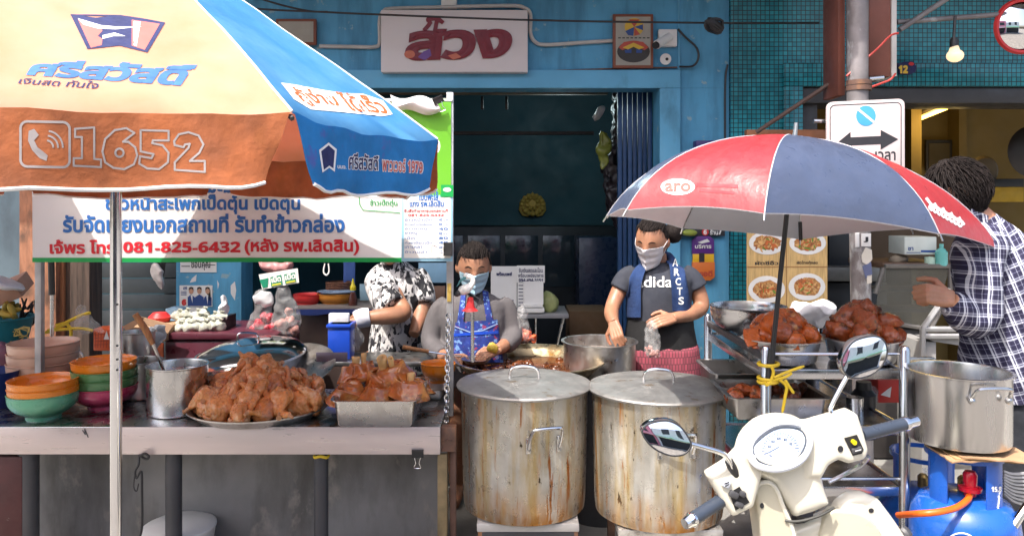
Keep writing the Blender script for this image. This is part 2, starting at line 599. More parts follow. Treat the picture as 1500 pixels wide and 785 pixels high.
g = MB(); g.add([(-60, -60, 0), (60, -60, 0), (60, 60, 0), (-60, 60, 0)], [(0, 1, 2, 3)])
g.build('road', m_asphalt, smooth=False, kind='structure', origin=(0, 0, 0))
g = MB().box((0, 3.72, 0.06), (24, 2.48, 0.12), bev=0.015)
g.build('pavement', m_pave, kind='structure')
g = MB().box((0, 2.40, 0.065), (24, 0.15, 0.13), bev=0.015)
g.build('kerb', M('kerb_paint', (0.5, 0.48, 0.42), 0.8, var=0.25), kind='structure')

def wbox(mb, x0, x1, y0, y1, z0, z1, bev=0.0):
    return mb.box(((x0 + x1) / 2, (y0 + y1) / 2, (z0 + z1) / 2), (abs(x1 - x0), abs(y1 - y0), abs(z1 - z0)), bev=bev)

FY = 5.0
# ---- blue shop
bs_ = thing('shop_building', 'blue painted shophouse front with a wide open doorway under a hanging name board', 'building', (-0.4, FY, 0))
XL, XJ0, XJ1, XR0, XR1 = -6.0, P(260, 0, FY).x, P(355, 0, FY).x, P(965, 0, FY).x, P(1068, 0, FY).x
TOP = 2.405
b = MB()
wbox(b, XL, XR1, FY, FY + 0.2, TOP + 0.001, 4.2)
wbox(b, XR0, XR1, FY, FY + 0.2, 0.12, TOP)
wbox(b, XJ0, XJ1, FY - 0.02, FY + 0.2, 0.12, TOP)
b.build('wall', m_blue, bs_, smooth=False)
b = MB()
wbox(b, XJ1 + 0.002, XR0 + 0.133, FY - 0.035, FY - 0.001, TOP - 0.005, TOP + 0.112, 0.004)
wbox(b, XR0, XR0 + 0.133, FY - 0.035, FY - 0.001, 0.12, TOP - 0.006, 0.004)
b.build('door_frame', m_bluel, bs_)
b = MB()
wbox(b, XL, XJ0 - 0.62, FY, FY + 0.2, 0.12, TOP)
b.build('side_wall', m_greywall, bs_, smooth=False)
b = MB()
nn = 15
x0, x1 = XJ0 - 0.62, XJ0
for i in range(22):
    z = 0.14 + i * 0.103
    wbox(b, x0 + 0.002, x1 - 0.002, FY + 0.07, FY + 0.10, z, z + 0.098, 0.006)
b.build('roller_shutter', m_shutter, bs_)
# interior
b = MB()
wbox(b, XL, XR1 - 0.02, 8.2, 8.3, 0.12, 3.0)
wbox(b, XJ1 - 0.6, XJ1 - 0.5, FY + 0.21, 8.2, 0.12, 3.0)
wbox(b, XR1 - 0.12, XR1 - 0.02, FY + 0.21, 8.2, 0.12, 3.0)
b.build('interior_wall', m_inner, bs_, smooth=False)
b = MB(); wbox(b, XJ1 - 0.6, XR1 - 0.02, FY + 0.2, 8.3, 3.0, 3.1)
b.build('ceiling', M('grey_ceiling', (0.10, 0.10, 0.085), 0.8), bs_, smooth=False)
b = MB(); wbox(b, XJ1 - 0.6, XR1 - 0.02, FY + 0.201, 8.3, 0.11, 0.13)
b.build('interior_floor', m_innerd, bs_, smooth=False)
b = MB()
wbox(b, -1.6, XR0 - 0.22, 5.86, 5.93, 2.49, 2.62, 0.004)
b.build('upper_panel', M('beige_board', (0.16, 0.14, 0.10), 0.8, var=0.3), bs_)
b = MB()
wbox(b, -1.6, XR0 - 0.32, 5.95, 6.0, 2.19, 2.215)
b.build('rail', m_black, bs_)
b = MB()
for i in range(7):
    wbox(b, XR0 - 0.235 + i * 0.034, XR0 - 0.207 + i * 0.034, FY + 0.21 + 0.02 * (i % 2), FY + 0.26, 0.14, TOP + 0.08, 0.004)
b.build('folding_shutter', m_shutterblue, bs_)
b = MB()
b.lathe([(0, 0.0), (0.085, 0.0), (0.09, 0.012), (0.085, 0.03), (0, 0.03)], P(830, 137, 6.4), 28)
b.build('ceiling_lamp', M('lamp_glass', (0.8, 0.85, 0.8), 0.3, emit=((0.8, 1.0, 0.85), 2.5)), bs_)
il = bpy.data.lights.new('ceiling_glow', 'POINT'); il.energy = 5; il.color = (0.75, 0.95, 1.0); il.shadow_soft_size = 0.15
io = bpy.data.objects.new('ceiling_glow', il); io.parent = bs_; io.location = P(830, 137, 6.4) + Vector((0, 0.0, -0.12)) - bs_.location; COL.objects.link(io)
# awning overhead
b = MB()
b.box((-2.3, 4.26, 3.46), (7.4, 1.62, 0.05), rot=(R(4), 0, 0))
b.build('awning', m_soffit, bs_, smooth=False)
for px in (706, 742):
    p = P(px, 150, 5.8); b = MB()
    wbox(b, p.x - 0.010, p.x + 0.010, 5.83, 5.855, p.z - 0.05, p.z + 0.05, 0.003)
    b.build('hook', m_black, bs_)

# ---- tiled shop
ts = thing('shop_building', 'teal mosaic tiled shopfront open to a yellow lit room behind the street pole', 'building', (3.4, FY, 0))
XO = P(1172, 0, FY).x
b = MB()
wbox(b, XR1 + 0.003, 7.5, FY - 0.03, FY + 0.2, TOP + 0.001, 4.2)
wbox(b, XR1 + 0.003, XO, FY - 0.03, FY + 0.2, 0.12, TOP)
b.build('wall', m_tile, ts, smooth=False, ang=30)
b = MB()
zf = P(0, 95, FY).z
wbox(b, XO - 0.125, 7.5, FY - 0.065, FY - 0.031, TOP + 0.005, zf, 0.003)
wbox(b, XO - 0.125, XO - 0.005, FY - 0.065, FY - 0.031, 0.12, TOP + 0.004, 0.003)
b.build('door_frame', m_tile, ts)
b = MB()
wbox(b, XO + 0.003, 7.5, FY - 0.03, FY + 0.3, TOP - 0.10, TOP - 0.002, 0.003)
wbox(b, XO + 0.003, XO + 0.12, FY + 0.02, FY + 0.3, 0.12, TOP - 0.101, 0.003)
b.build('shutter_box', m_dark, ts)
b = MB()
wbox(b, XR1, 7.5, 7.6, 7.7, 0.12, 3.0)
wbox(b, XR1 + 0.0, XR1 + 0.1, FY + 0.3, 7.6, 0.12, 3.0)
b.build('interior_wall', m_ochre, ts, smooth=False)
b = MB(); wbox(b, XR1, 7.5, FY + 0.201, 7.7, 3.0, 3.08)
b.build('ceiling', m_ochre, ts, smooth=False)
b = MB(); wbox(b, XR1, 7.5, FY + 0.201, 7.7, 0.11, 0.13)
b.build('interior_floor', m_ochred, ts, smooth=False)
b = MB()
wbox(b, P(1335, 0, 6.6).x, P(1350, 0, 6.6).x, 6.6, 7.59, 0.13, 2.99)
wbox(b, P(1405, 0, 7.4).x, P(1416, 0, 7.4).x, 7.4, 7.59, 0.13, 2.99)
b.build('pilaster', m_ochre, ts, smooth=False)
b = MB()
b.box((4.65, 4.26, 3.52), (6.7, 1.62, 0.05), rot=(R(4), 0, 0))
b.build('awning', m_soffit, ts, smooth=False)
b = MB()
b.boxpx(1357, 205, 1395, 250, 7.50, 0.03)
b.build('picture_frame', m_dark, ts)
b = MB()
b.boxpx(1361, 210, 1391, 250, 7.49, 0.008, 0)
b.build('picture', m_ochred, ts)
# fluorescent batten (a lit lamp in the photo)
a0, a1 = P(1344, 176, 6.9), P(1407, 150, 5.9)
lt = thing('ceiling_light', 'warm glowing fluorescent tube on its batten high in the yellow room', 'light', a0)
b = MB().tube([a0 + Vector((0, 0, 0.035)), a1 + Vector((0, 0, 0.035))], 0.022, 4)
b.build('batten', m_white, lt)
b = MB().tube([a0, a1], 0.014, 10)
b.build('tube', M('warm_tube', (0.9, 0.7, 0.3), 0.4, emit=((1.0, 0.58, 0.10), 3.5)), lt)
al = bpy.data.lights.new('tube_glow', 'POINT'); al.energy = 3.0; al.color = (1, 0.68, 0.22); al.shadow_soft_size = 0.2
ao = bpy.data.objects.new('tube_glow', al); ao.parent = lt; ao.location = (a1 - a0) / 2 + Vector((0, 0, -0.10)); COL.objects.link(ao)

# ---- opposite side of the street (seen in the chrome and the mirrors)
def opposite(name, label, x0, x1, h, col, band):
    o = thing(name, label, 'building', ((x0 + x1) / 2, -9, 0))
    m1 = M('opposite_wall', col, 0.8)
    q = MB(); wbox(q, x0, x1, -12, -9, 0, h); q.build('wall', m1, o, smooth=False)
    m2 = M('opposite_awning', band, 0.7)
    q = MB(); q.box(((x0 + x1) / 2, -8.4, 2.9), (x1 - x0 - 0.2, 1.2, 0.1), rot=(R(-12), 0, 0)); q.build('awning', m2, o)
    q = MB(); wbox(q, x0 + 0.3, x1 - 0.3, -9.0, -8.97, 0.1, 2.5); q.build('shopfront', m_innerd, o)
    for k in range(2):
        xx = x0 + (x1 - x0) * (0.28 + 0.44 * k)
        q = MB(); wbox(q, xx - 0.55, xx + 0.55, -9.0, -8.96, 3.8, 5.2); q.build('window', m_dark, o)
opposite('opposite_building', 'pale green shophouse across the street, seen only as a reflection', -8, -2.2, 5.5, (0.40, 0.75, 0.48), (0.8, 0.8, 0.8))
opposite('opposite_building', 'pink shophouse across the street, seen only as a reflection', -2.1, 1.6, 6.0, (0.85, 0.30, 0.38), (0.8, 0.8, 0.8))
opposite('opposite_building', 'white shophouse across the street, seen only as a reflection', 1.7, 8, 5.2, (0.85, 0.85, 0.83), (0.3, 0.7, 0.4))
# ================================================================== big market umbrella
UD = 2.3; UR = 0.414 * UD; UX = (170 - 750) / F * UD
UZR = 1.65 + 0.0855 * UD; UZA = UZR + 0.285 * UD; UVAL = 0.066 * UD
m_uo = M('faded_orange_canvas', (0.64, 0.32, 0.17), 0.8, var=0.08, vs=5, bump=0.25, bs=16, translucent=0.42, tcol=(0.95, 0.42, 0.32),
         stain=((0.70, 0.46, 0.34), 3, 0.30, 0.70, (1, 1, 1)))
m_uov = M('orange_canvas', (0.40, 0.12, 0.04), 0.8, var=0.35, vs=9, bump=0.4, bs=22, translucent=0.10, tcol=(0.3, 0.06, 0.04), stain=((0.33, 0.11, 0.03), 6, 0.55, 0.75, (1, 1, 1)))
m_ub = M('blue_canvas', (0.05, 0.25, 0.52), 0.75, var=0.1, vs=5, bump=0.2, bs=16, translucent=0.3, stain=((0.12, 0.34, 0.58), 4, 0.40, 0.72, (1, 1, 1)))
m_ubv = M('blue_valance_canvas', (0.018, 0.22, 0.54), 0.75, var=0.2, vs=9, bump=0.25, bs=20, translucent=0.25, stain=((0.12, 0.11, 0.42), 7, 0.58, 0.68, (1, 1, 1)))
m_piping = M('white_piping', (0.75, 0.75, 0.72), 0.7)

def canopy_fn(cx, cy, R_, zr, za, a0, k, bow=0.1, sag=0.018):
    def pt(a, t):
        z = za + (zr - za) * ((1 - bow) * t + bow * t * t)
        return Vector((cx + R_ * t * math.sin(a), cy - R_ * t * math.cos(a), z))
    def f(u, v):
        t = v
        A, B_ = a0 + k * math.pi / 4, a0 + (k + 1) * math.pi / 4
        p = pt(A, t) * (1 - u) + pt(B_, t) * u
        p = p + Vector((0, 0, -sag * 4 * u * (1 - u) * t * t))
        p += noise.noise_vector(p * 7.0) * 0.008 * t
        p.z += 0.004 * t * t * math.sin(u * 23 + k) * math.sin(v * 8 + 2 * u)
        return p
    return f

def market_umbrella(label, cx, cy, R_, zr, za, val, a0, panels, pole_top, text=True):
    um = thing('market_umbrella', label, 'umbrella', (cx, cy, 0))
    hit = {}
    for k, c in panels:
        f = canopy_fn(cx, cy, R_, zr, za, a0, k)
        mb = MB().thick(lambda u, v: f(u, 0.02 + 0.98 * v), 14, 12, (0, 0, -0.004)).tri()
        hit[k] = mb.bvh()
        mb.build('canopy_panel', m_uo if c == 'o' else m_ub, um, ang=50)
        A, B_ = a0 + k * math.pi / 4, a0 + (k + 1) * math.pi / 4
        mid = (A + B_) / 2
        out = Vector((math.sin(mid), -math.cos(mid), 0))
        side = Vector((math.cos(mid), math.sin(mid), 0))
        def g(u, v, f=f, k=k, out=out, side=side):
            p = f(0.008 + u * 0.984, 1.0) + Vector((0, 0, 0.0))
            # the two ends hang inwards, so neighbouring flaps leave a gap
            e = (abs(2 * u - 1)) ** 3
            p = p + Vector((0, 0, -val * v)) + out * (0.014 * math.sin(9 * u + k) * v + 0.012 * v * noise.noise(Vector((u * 5, v * 2, k)))+0.004)
            p -= side * ((2 * u - 1) * 0.05 * v * e)
            p += noise.noise_vector(p * 11.0) * 0.007 * v
            return p
        mv = MB().thick(g, 18, 6, -out * 0.003).tri()
        hit[('v', k)] = mv.bvh()
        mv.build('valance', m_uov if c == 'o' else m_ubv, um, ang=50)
        MB().tube([g(i / 18, 1.0) for i in range(19)], 0.0042, 6).build('piping', m_piping, um)
    for k in range(8):
        a = a0 + k * math.pi / 4
        q = canopy_fn(cx, cy, R_, zr, za, a0, k)
        MB().tube([q(0, 0.03 + 0.97 * i / 12) + Vector((0, 0, 0.0005)) for i in range(13)], 0.0028, 6).build('seam', m_piping, um)
        MB().tube([q(0, 0.03 + 0.97 * i / 8) + Vector((0, 0, -0.016)) for i in range(9)], 0.006, 6).build('rib', m_dark, um)
        if text:
            s0 = Vector((cx, cy, za - 0.46)); s1 = q(0, 0.48) + Vector((0, 0, -0.02))
            MB().tube([s0, s1], 0.005, 6).build('strut', m_dark, um)
    b = MB().tube([(cx, cy, 0.0), (cx, cy, pole_top)], 0.0165, 20)
    b.build('pole', m_chrome, um)
    if text:
        b = MB()
        for py in (445, 505, 525, 540):
            p = P(175.5, py, cy)
            b.tube([(p.x, cy - 0.0172, p.z), (p.x, cy - 0.012, p.z)], 0.0028, 8)
        b.build('pin_hole', m_black, um)
        b = MB().lathe([(0, 0), (0.03, 0), (0.03, 0.09), (0, 0.09)], (cx, cy, za - 0.5), 16)
        b.build('hub', m_dark, um)
    MB().lathe([(0, 0.03), (0.05, 0.0), (0.03, 0.02), (0.012, 0.05), (0, 0.06)], (cx, cy, za - 0.01), 16).build('finial', m_dark, um)
    MB().lathe([(0, 0), (0.22, 0), (0.22, 0.05), (0.04, 0.09), (0.03, 0.2), (0.0, 0.2)], (cx, cy, 0.0), 24).build('base', m_pave, um)
    return um, hit

UA0 = R(3)
um, hit = market_umbrella('faded orange and blue market umbrella with a phone number on its front flap',
                          UX, UD, UR, UZR, UZA, UVAL, UA0,
                          [(k, 'b' if k in (1, 6, 7) else 'o') for k in range(8)], UZA - 0.01)
# print on the front orange panel and on the flaps
m_pblue = M('print_blue', (0.03, 0.12, 0.32), 0.7, var=0.2, vs=30)
m_pnavy = M('print_navy', (0.010, 0.016, 0.085), 0.7, var=0.2, vs=30)
m_psalmon = M('print_salmon', (0.50, 0.12, 0.10), 0.7, var=0.1)
m_pwhite = M('print_white', (0.72, 0.72, 0.70), 0.7, var=0.1)
m_pgrey = M('print_grey', (0.36, 0.32, 0.31), 0.7, var=0.15)
m_porange = M('print_orange', (0.55, 0.10, 0.02), 0.7, var=0.1)
so_ = on(hit[0], 0.0012)
b = MB()
decal(b, [(103, 22), (140, 27), (176, 23), (210, 28), (242, 34), (216, 78), (175, 68), (128, 73)], so_, 0.0003)
line(b, [(104, 23), (176, 24), (241, 35)], 2, so_, 0.0003)
b.build('printed_emblem', m_pnavy, um)
b = MB()
decal(b, [(114, 29), (146, 39), (150, 46), (143, 54), (150, 58), (149, 67), (133, 71)], so_, 0.0007)
decal(b, [(193, 30), (234, 36), (212, 74), (193, 68)], so_, 0.0007)
b.build('printed_emblem_wings', m_psalmon, um)
b = MB()
decal(b, [(114, 28), (148, 38), (170, 40), (208, 40), (170, 44), (144, 43), (122, 37)], so_, 0.0011)
decal(b, [(150, 53), (168, 49), (184, 54), (166, 54), (150, 58)], so_, 0.0011)
decal(b, [(196, 32), (206, 33), (200, 69), (196, 67)], so_, 0.0011)
b.build('printed_emblem_highlight', m_pwhite, um)
b = MB()
write(b, 'ศรีสวัสดิ์', ((52, 88), (290, 95), (268, 127), (38, 111)), so_, 0.05, 0.0003)
b.build('printed_name', m_pblue, um)
b = MB()
write(b, 'เงินสด ทันใจ', ((32, 114), (148, 120), (142, 131), (26, 123)), so_, 0.012, 0.0003)
b.build('printed_slogan', m_pnavy, um)
sv = on(hit[('v', 0)], 0.0003)
b = MB()
def rrect(x0, y0, x1, y1, r, n=5):
    out = []
    for cx, cy, a in ((x1 - r, y0 + r, -90), (x1 - r, y1 - r, 0), (x0 + r, y1 - r, 90), (x0 + r, y0 + r, 180)):
        for i in range(n + 1):
            t = R(a + 90 * i / n); out.append((cx + r * math.cos(t), cy + r * math.sin(t)))
    return out
line(b, [(x, y + (x - 30) * 0.02) for x, y in rrect(30, 178, 102, 244, 10)], 3.6, sv, 0.0003, True)
decal(b, [(42, 192), (50, 189), (57, 198), (50, 206), (55, 216), (63, 222), (70, 228), (68, 236), (58, 232), (47, 220), (41, 206)], sv, 0.0003)
for r_ in (10, 17, 24):
    line(b, [(68 + r_ * math.cos(R(a)), 216 + r_ * math.sin(R(a))) for a in range(-80, 1, 10)], 2.6, sv, 0.0003)
# outlined digits 1 6 5 2
def outl(pts, closed=True): line(b, pts, 3.0, sv, 0.0003, closed)
outl([(110, 189), (138, 187), (138, 233), (148, 234), (148, 245), (108, 243), (108, 232), (120, 232), (120, 201), (110, 201)])
def ring(cx, cy, rx, ry, a0=0, a1=360, st=12): return [(cx + rx * math.cos(R(a)), cy + ry * math.sin(R(a))) for a in range(a0, a1 + 1, st)]
outl([(197, 195), (185, 188), (168, 191), (154, 204), (150, 222), (154, 238), (166, 246), (182, 248), (196, 241), (201, 228), (198, 216), (188, 208), (180, 208)])
outl(ring(175, 224, 6, 6, 0, 348))
outl([(206, 191), (247, 192), (247, 206), (224, 206), (223, 210), (238, 213), (247, 224), (246, 238), (233, 248), (216, 247), (204, 240), (205, 229), (222, 232), (225, 226), (206, 222)])
outl([(255, 207), (262, 197), (276, 194), (291, 199), (298, 212), (292, 224), (278, 236), (300, 236), (300, 252), (256, 249), (256, 238), (276, 217), (278, 211), (271, 212), (269, 216), (256, 213)])
b.build('printed_phone_number', m_pgrey, um)
sb = on(hit[1], 0.0012)
b = MB()
decal(b, [(411, 122), (428, 124), (470, 132), (500, 137), (531, 138), (561, 148), (575, 168), (560, 171), (510, 166), (455, 161), (430, 146)], sb, 0.0003)
b.build('printed_slogan_backing', m_pwhite, um)
b = MB()
write(b, 'กู้ง่าย', ((421, 127), (484, 135), (503, 163), (450, 156)), sb, 0.03, 0.0012)
write(b, 'ได้เร็ว', ((489, 134), (551, 143), (571, 168), (512, 163)), sb, 0.03, 0.0012)
b.build('printed_slogan', m_porange, um)
sbv = on(hit[('v', 1)], 0.0008)
b = MB()
decal(b, [(481, 209), (493, 219), (490, 252), (482, 246), (472, 253), (467, 220)], sbv, 0.0003)
b.build('printed_pennant_backing', m_pwhite, um)
b = MB()
decal(b, [(481, 213), (490, 221), (488, 247), (482, 243), (474, 249), (470, 222)], sbv, 0.0007)
b.build('printed_pennant', m_pnavy, um)
b = MB()
write(b, 'ศรีสวัสดิ์', ((510, 222), (555, 227), (555, 251), (510, 249)), sbv, 0.07, 0.0003)
write(b, 'พาวเวอร์ 1979', ((559, 228), (620, 236), (620, 255), (559, 252)), sbv, 0.07, 0.0003)
write(b, 'บมจ.', ((494, 242), (507, 243), (507, 248), (494, 247)), sbv, 0.02, 0.0003)
b.build('printed_name_outline', m_pwhite, um)
b = MB()
write(b, 'ศรีสวัสดิ์', ((511, 223), (554, 228), (554, 250), (511, 248)), sbv, 0.02, 0.0011)
b.build('printed_name', m_pnavy, um)
b = MB()
write(b, 'พาวเวอร์ 1979', ((560, 229), (619, 237), (619, 254), (560, 251)), sbv, 0.02, 0.0011)
b.build('printed_number', m_psalmon, um)

# neighbouring umbrella just left of the frame: it throws the shade on the left of the banner
m_uo2 = m_uo
market_umbrella('second orange and blue market umbrella just left of the frame', -2.85, 2.75, 0.92, 2.2, 2.75, 0.16, R(0),
                [(k, 'o' if k % 2 == 0 else 'b') for k in range(8)], 2.74, text=False)

# ================================================================== red and blue sun umbrella on the cart
m_rr = M('red_nylon', (0.47, 0.005, 0.014), 0.38, var=0.08, vs=12, bump=0.3, bs=24, translucent=0.3, tcol=(0.75, 0.70, 0.70), spec=0.6, coat=0.08)
m_rb = M('slate_blue_nylon', (0.055, 0.078, 0.145), 0.36, var=0.12, vs=12, bump=0.35, bs=24, translucent=0.25, tcol=(0.6, 0.62, 0.66), spec=0.7, coat=0.1)
m_silver = M('silver_lining', (0.85, 0.84, 0.86), 0.5, 0.0, var=0.06, vs=9, bump=0.35, bs=14, translucent=0.5, tcol=(0.7, 0.7, 0.74))
su = thing('sun_umbrella', 'red and slate blue golf umbrella with silver lining tied upright to the food cart', 'umbrella', P(1130, 520, 2.74))
def rpt(px, py, Y): return P(px, py, Y)
RY = 2.70
apex = P(1164, 203, RY)
tips = [P(1120, 312, RY - 0.50), P(1376, 342, RY - 0.33), P(1462, 363, RY + 0.15), P(1335, 335, RY + 0.55),
        P(1172, 350, RY + 0.66), P(1000, 334, RY + 0.52), P(889, 316, RY + 0.10), P(918, 307, RY - 0.25)]
ctr = sum(tips, Vector()) / 8
axis = (apex - ctr).normalized()
rise = (apex - ctr).length
def rib(k, t):
    tip = tips[k % 8]
    e = math.sin(t * math.pi / 2)            # arched rib
    h = 1 - t ** 1.9
    return ctr + (tip - ctr) * (0.55 * t + 0.45 * e) + axis * rise * h
hit2 = {}
for k in range(8):
    def f(u, v, k=k):
        t = 0.02 + 0.98 * v
        p = rib(k, t) * (1 - u) + rib(k + 1, t) * u
        bulge = 4 * u * (1 - u)
        out = (p - ctr) - axis * (p - ctr).dot(axis)
        p = p + out * (-0.022 * bulge * t * t) + axis * (0.012 * bulge * t)
        p += (axis * 0.005 * t * math.sin(u * 37 + v * 9 + k) * bulge + noise.noise_vector(p * 9) * 0.006 * t) * (1 - t ** 5)
        return p
    mb = MB().grid(f, 16, 16).tri()
    hit2[k] = mb.bvh()
    mb.build('canopy_panel', m_rb if k % 2 == 0 else m_rr, su, ang=60)
    mb2 = MB().grid(lambda u, v: f(u, v) - axis * 0.003, 16, 16)
    mb2.build('lining', m_silver, su, ang=60)
    MB().tube([rib(k, 0.03 + 0.97 * i / 12) - axis * 0.009 for i in range(13)], 0.003, 6).build('rib', m_steel, su)
    MB().tube([rib(k, 0.02 + 0.98 * i / 16) for i in range(17)], 0.0020, 6).build('seam', m_silver, su)
    MB().tube([rib(k, 1.0), rib(k, 1.0) + (rib(k, 1.0) - rib(k, 0.97)) * 1.3], 0.0032, 8).build('rib_tip', m_steel, su)
foot = P(1127, 560, 2.735)
sdir = (apex - foot).normalized()
b = MB().tube([foot, apex], 0.0085, 12); b.build('shaft', m_black, su)
b = MB().tube([apex - sdir * 0.02, apex + sdir * 0.055], [0.010, 0.006], 10); b.build('ferrule', m_steel, su)
b = MB().tube([P(1127, 556, 2.735), P(1130, 512, 2.735)], [0.017, 0.014], 12); b.build('handle', m_black, su)
b = MB().tube([P(1172, 325, RY + 0.45), P(1173, 352, RY + 0.45)], 0.008, 8); b.build('strap', m_black, su)
sr = on(hit2[7], 0.0008)
b = MB(); decal(b, ell(993, 274, 25, 12), sr, 0.0003); b.build('printed_badge', m_pwhite, su)
b = MB(); write(b, 'aro', (974, 268, 1012, 281), sr, 0.03, 0.0012); b.build('printed_badge_word', m_psalmon, su)
b = MB(); line(b, [(1022, 271), (1080, 273)], 5, sr, 0.0003); line(b, [(1026, 279), (1074, 283)], 4, sr, 0.0003); b.build('printed_stripe', M('print_red', (0.55, 0.02, 0.03), 0.6), su)
sr = on(hit2[1], 0.0008)
b = MB()
for k in range(8):
    x, y = 1363 + k * 6.0, 299 + k * 3.4
    line(b, smoothpts([(x, y - 4 * (k % 2)), (x + 4, y + 5), (x + 1, y + 9), (x - 2, y + 4), (x + 3, y + 1), (x + 7, y + 6)], 3), 3.2, sr, 0.0003 + k * 0.0001)
line(b, [(1357, 291), (1364, 300), (1362, 306)], 4, sr, 0.0004)
b.build('printed_word', m_pwhite, su)
# ================================================================== steel counter, banner and what stands on the counter
TZ, TY0, TY1 = 0.787, 3.0, 3.62
TX0, TX1 = -2.35, P(645, 0, TY0).x
m_top = M('counter_steel', (0.60, 0.59, 0.58), 0.28, 1.0, 0.12, 4, 0.03, 20, stain=((0.30, 0.28, 0.26), 5, 0.5, 0.75, (1, 1, 1)))
m_fascia = M('counter_fascia_steel', (0.60, 0.52, 0.50), 0.36, 0.45, 0.06, 3, 0.02, 14, stretch=(0.6, 1, 6))  # grey steel; the pink light reflected in it is put into the base colour
m_backsheet = M('grey_steel_sheet', (0.24, 0.235, 0.235), 0.55, 0.4, 0.15, 3, 0.05, 10, stain=((0.11, 0.105, 0.10), 4, 0.46, 0.70, (1, 1, 0.3)), stain2=((0.33, 0.30, 0.27), 9, 0.58, 0.72, (1, 1, 0.6)))
ct = thing('counter', 'long stainless steel counter with dark pipe legs and a grey sheet behind them', 'counter', ((TX0 + TX1) / 2, 3.3, 0.12))
wbox(MB(), TX0, TX1, TY0 + 0.002, TY1, TZ - 0.018, TZ, 0.003).build('top', m_top, ct)
xs = P(166, 0, TY0).x
b = MB()
wbox(b, TX0, xs - 0.001, TY0 - 0.004, TY0 + 0.0, TZ - 0.105, TZ - 0.001, 0.0015)
wbox(b, xs + 0.001, TX1, TY0 - 0.006, TY0 + 0.0, TZ - 0.105, TZ + 0.001, 0.0015)
b.build('fascia', m_fascia, ct)
wbox(MB(), TX0, TX1 + 0.0, 3.34, 3.345, 0.14, TZ - 0.02).build('back_sheet', m_backsheet, ct)
for (xa, xb, yy) in ((28, 56, 3.05), (243, 266, 3.05), (460, 481, 3.05)):
    pa, pb = P(xa, 700, yy), P(xb, 700, yy)
    MB().tube([((pa.x + pb.x) / 2, yy, 0.12), ((pa.x + pb.x) / 2, yy, TZ - 0.02)], (pb.x - pa.x) / 2, 16).build('leg', m_dark, ct)
b = MB()
xa = P(641, 0, 3.02).x; xb = P(655, 0, 3.02).x
wbox(b, xa, xb, 3.01, 3.03, 0.12, TZ - 0.11, 0.003); wbox(b, xb - 0.004, xb, 3.031, 3.06, 0.12, TZ - 0.11, 0.002)
b.build('leg', M('yellowed_steel', (0.20, 0.15, 0.08), 0.6, 0.4, 0.4, 12, 0.1, 50), ct, label='rust-stained angle iron leg')
b = MB()
wbox(b, P(659, 0, 3.06).x, P(668, 0, 3.06).x, 3.05, 3.09, 0.12, TZ - 0.02, 0.003)
b.build('leg', m_rust, ct, label='dark rusty square leg')
b = MB()
wbox(b, P(646, 0, 3.02).x, P(668, 0, 3.02).x, 3.01, 3.06, TZ - 0.10, TZ - 0.005, 0.003)
for px, py in ((650, 645), (655, 644), (660, 645), (647, 655)):
    p = P(px, py, 3.008); b.ball(p, 0.004, 8)
b.build('corner_bracket', m_rust, ct)
b = MB(); line(b, [(121, 630), (125, 636), (124, 628), (129, 640)], 1.6, pl(TY0 - 0.005)); 
b.build('scratch', m_dark, ct)
b = MB()
p = P(471, 667, 3.03)
b.tube([p + Vector((0.028 * math.cos(t), 0.02 * math.sin(t), 0.004 * math.sin(3 * t))) for t in (i * 0.4 for i in range(16))], 0.006, 6, closed=True)
b.build('yellow_tie', m_yellow, ct)

# dark red post at the far left
b = MB(); wbox(b, P(-30, 0, 2.98).x, P(25, 0, 2.98).x, 2.98 + 0.03, 3.12, 0.12, TZ - 0.12, 0.004)
b.build('steel_post', M('dark_red_paint', (0.05, 0.010, 0.010), 0.6, var=0.3, stain=((0.4, 0.38, 0.35), 16, 0.66, 0.7, (1, 1, 1))),
        label='dark red painted post under the left end of the counter', cat='post')
# black cord under the counter
b = MB()
b.tube(smoothpts([P(204, 664, 3.0), P(203, 680, 2.99), P(198, 690, 2.99), P(200, 700, 2.99), P(207, 690, 2.99), P(208, 720, 2.99), P(208, 772, 2.99), P(203, 790, 2.99)], 5), 0.0045, 6)
b.tube(smoothpts([P(204, 666, 2.99), P(214, 672, 2.98), P(218, 668, 2.98), P(212, 664, 2.98), P(205, 668, 2.98)], 5), 0.005, 6)
b.tube(smoothpts([P(198, 690, 2.99), P(196, 712, 2.985), P(200, 719, 2.985), P(203, 708, 2.985)], 5), 0.0025, 6)
b.build('cord', m_black, label='knotted black cord hanging under the counter', cat='cord')
# white bucket on the ground
bk = thing('bucket', 'white plastic bucket under the counter by the middle leg', 'bucket', P(263, 830, 3.22))
b = MB().lathe([(0, 0), (0.11, 0), (0.142, 0.225), (0.146, 0.23), (0.146, 0.24), (0.12, 0.252), (0, 0.258)], (P(263, 0, 3.22).x, 3.22, 0.075), 36)
b.build('shell', m_white, bk)
b = MB().tube([(P(263, 0, 3.22).x + 0.148 * math.cos(t), 3.22 - 0.148 * math.sin(t), 0.27 - 0.10 * math.sin(t)) for t in (math.pi * i / 16 for i in range(17))], 0.003, 6)
b.build('handle', m_steel, bk)

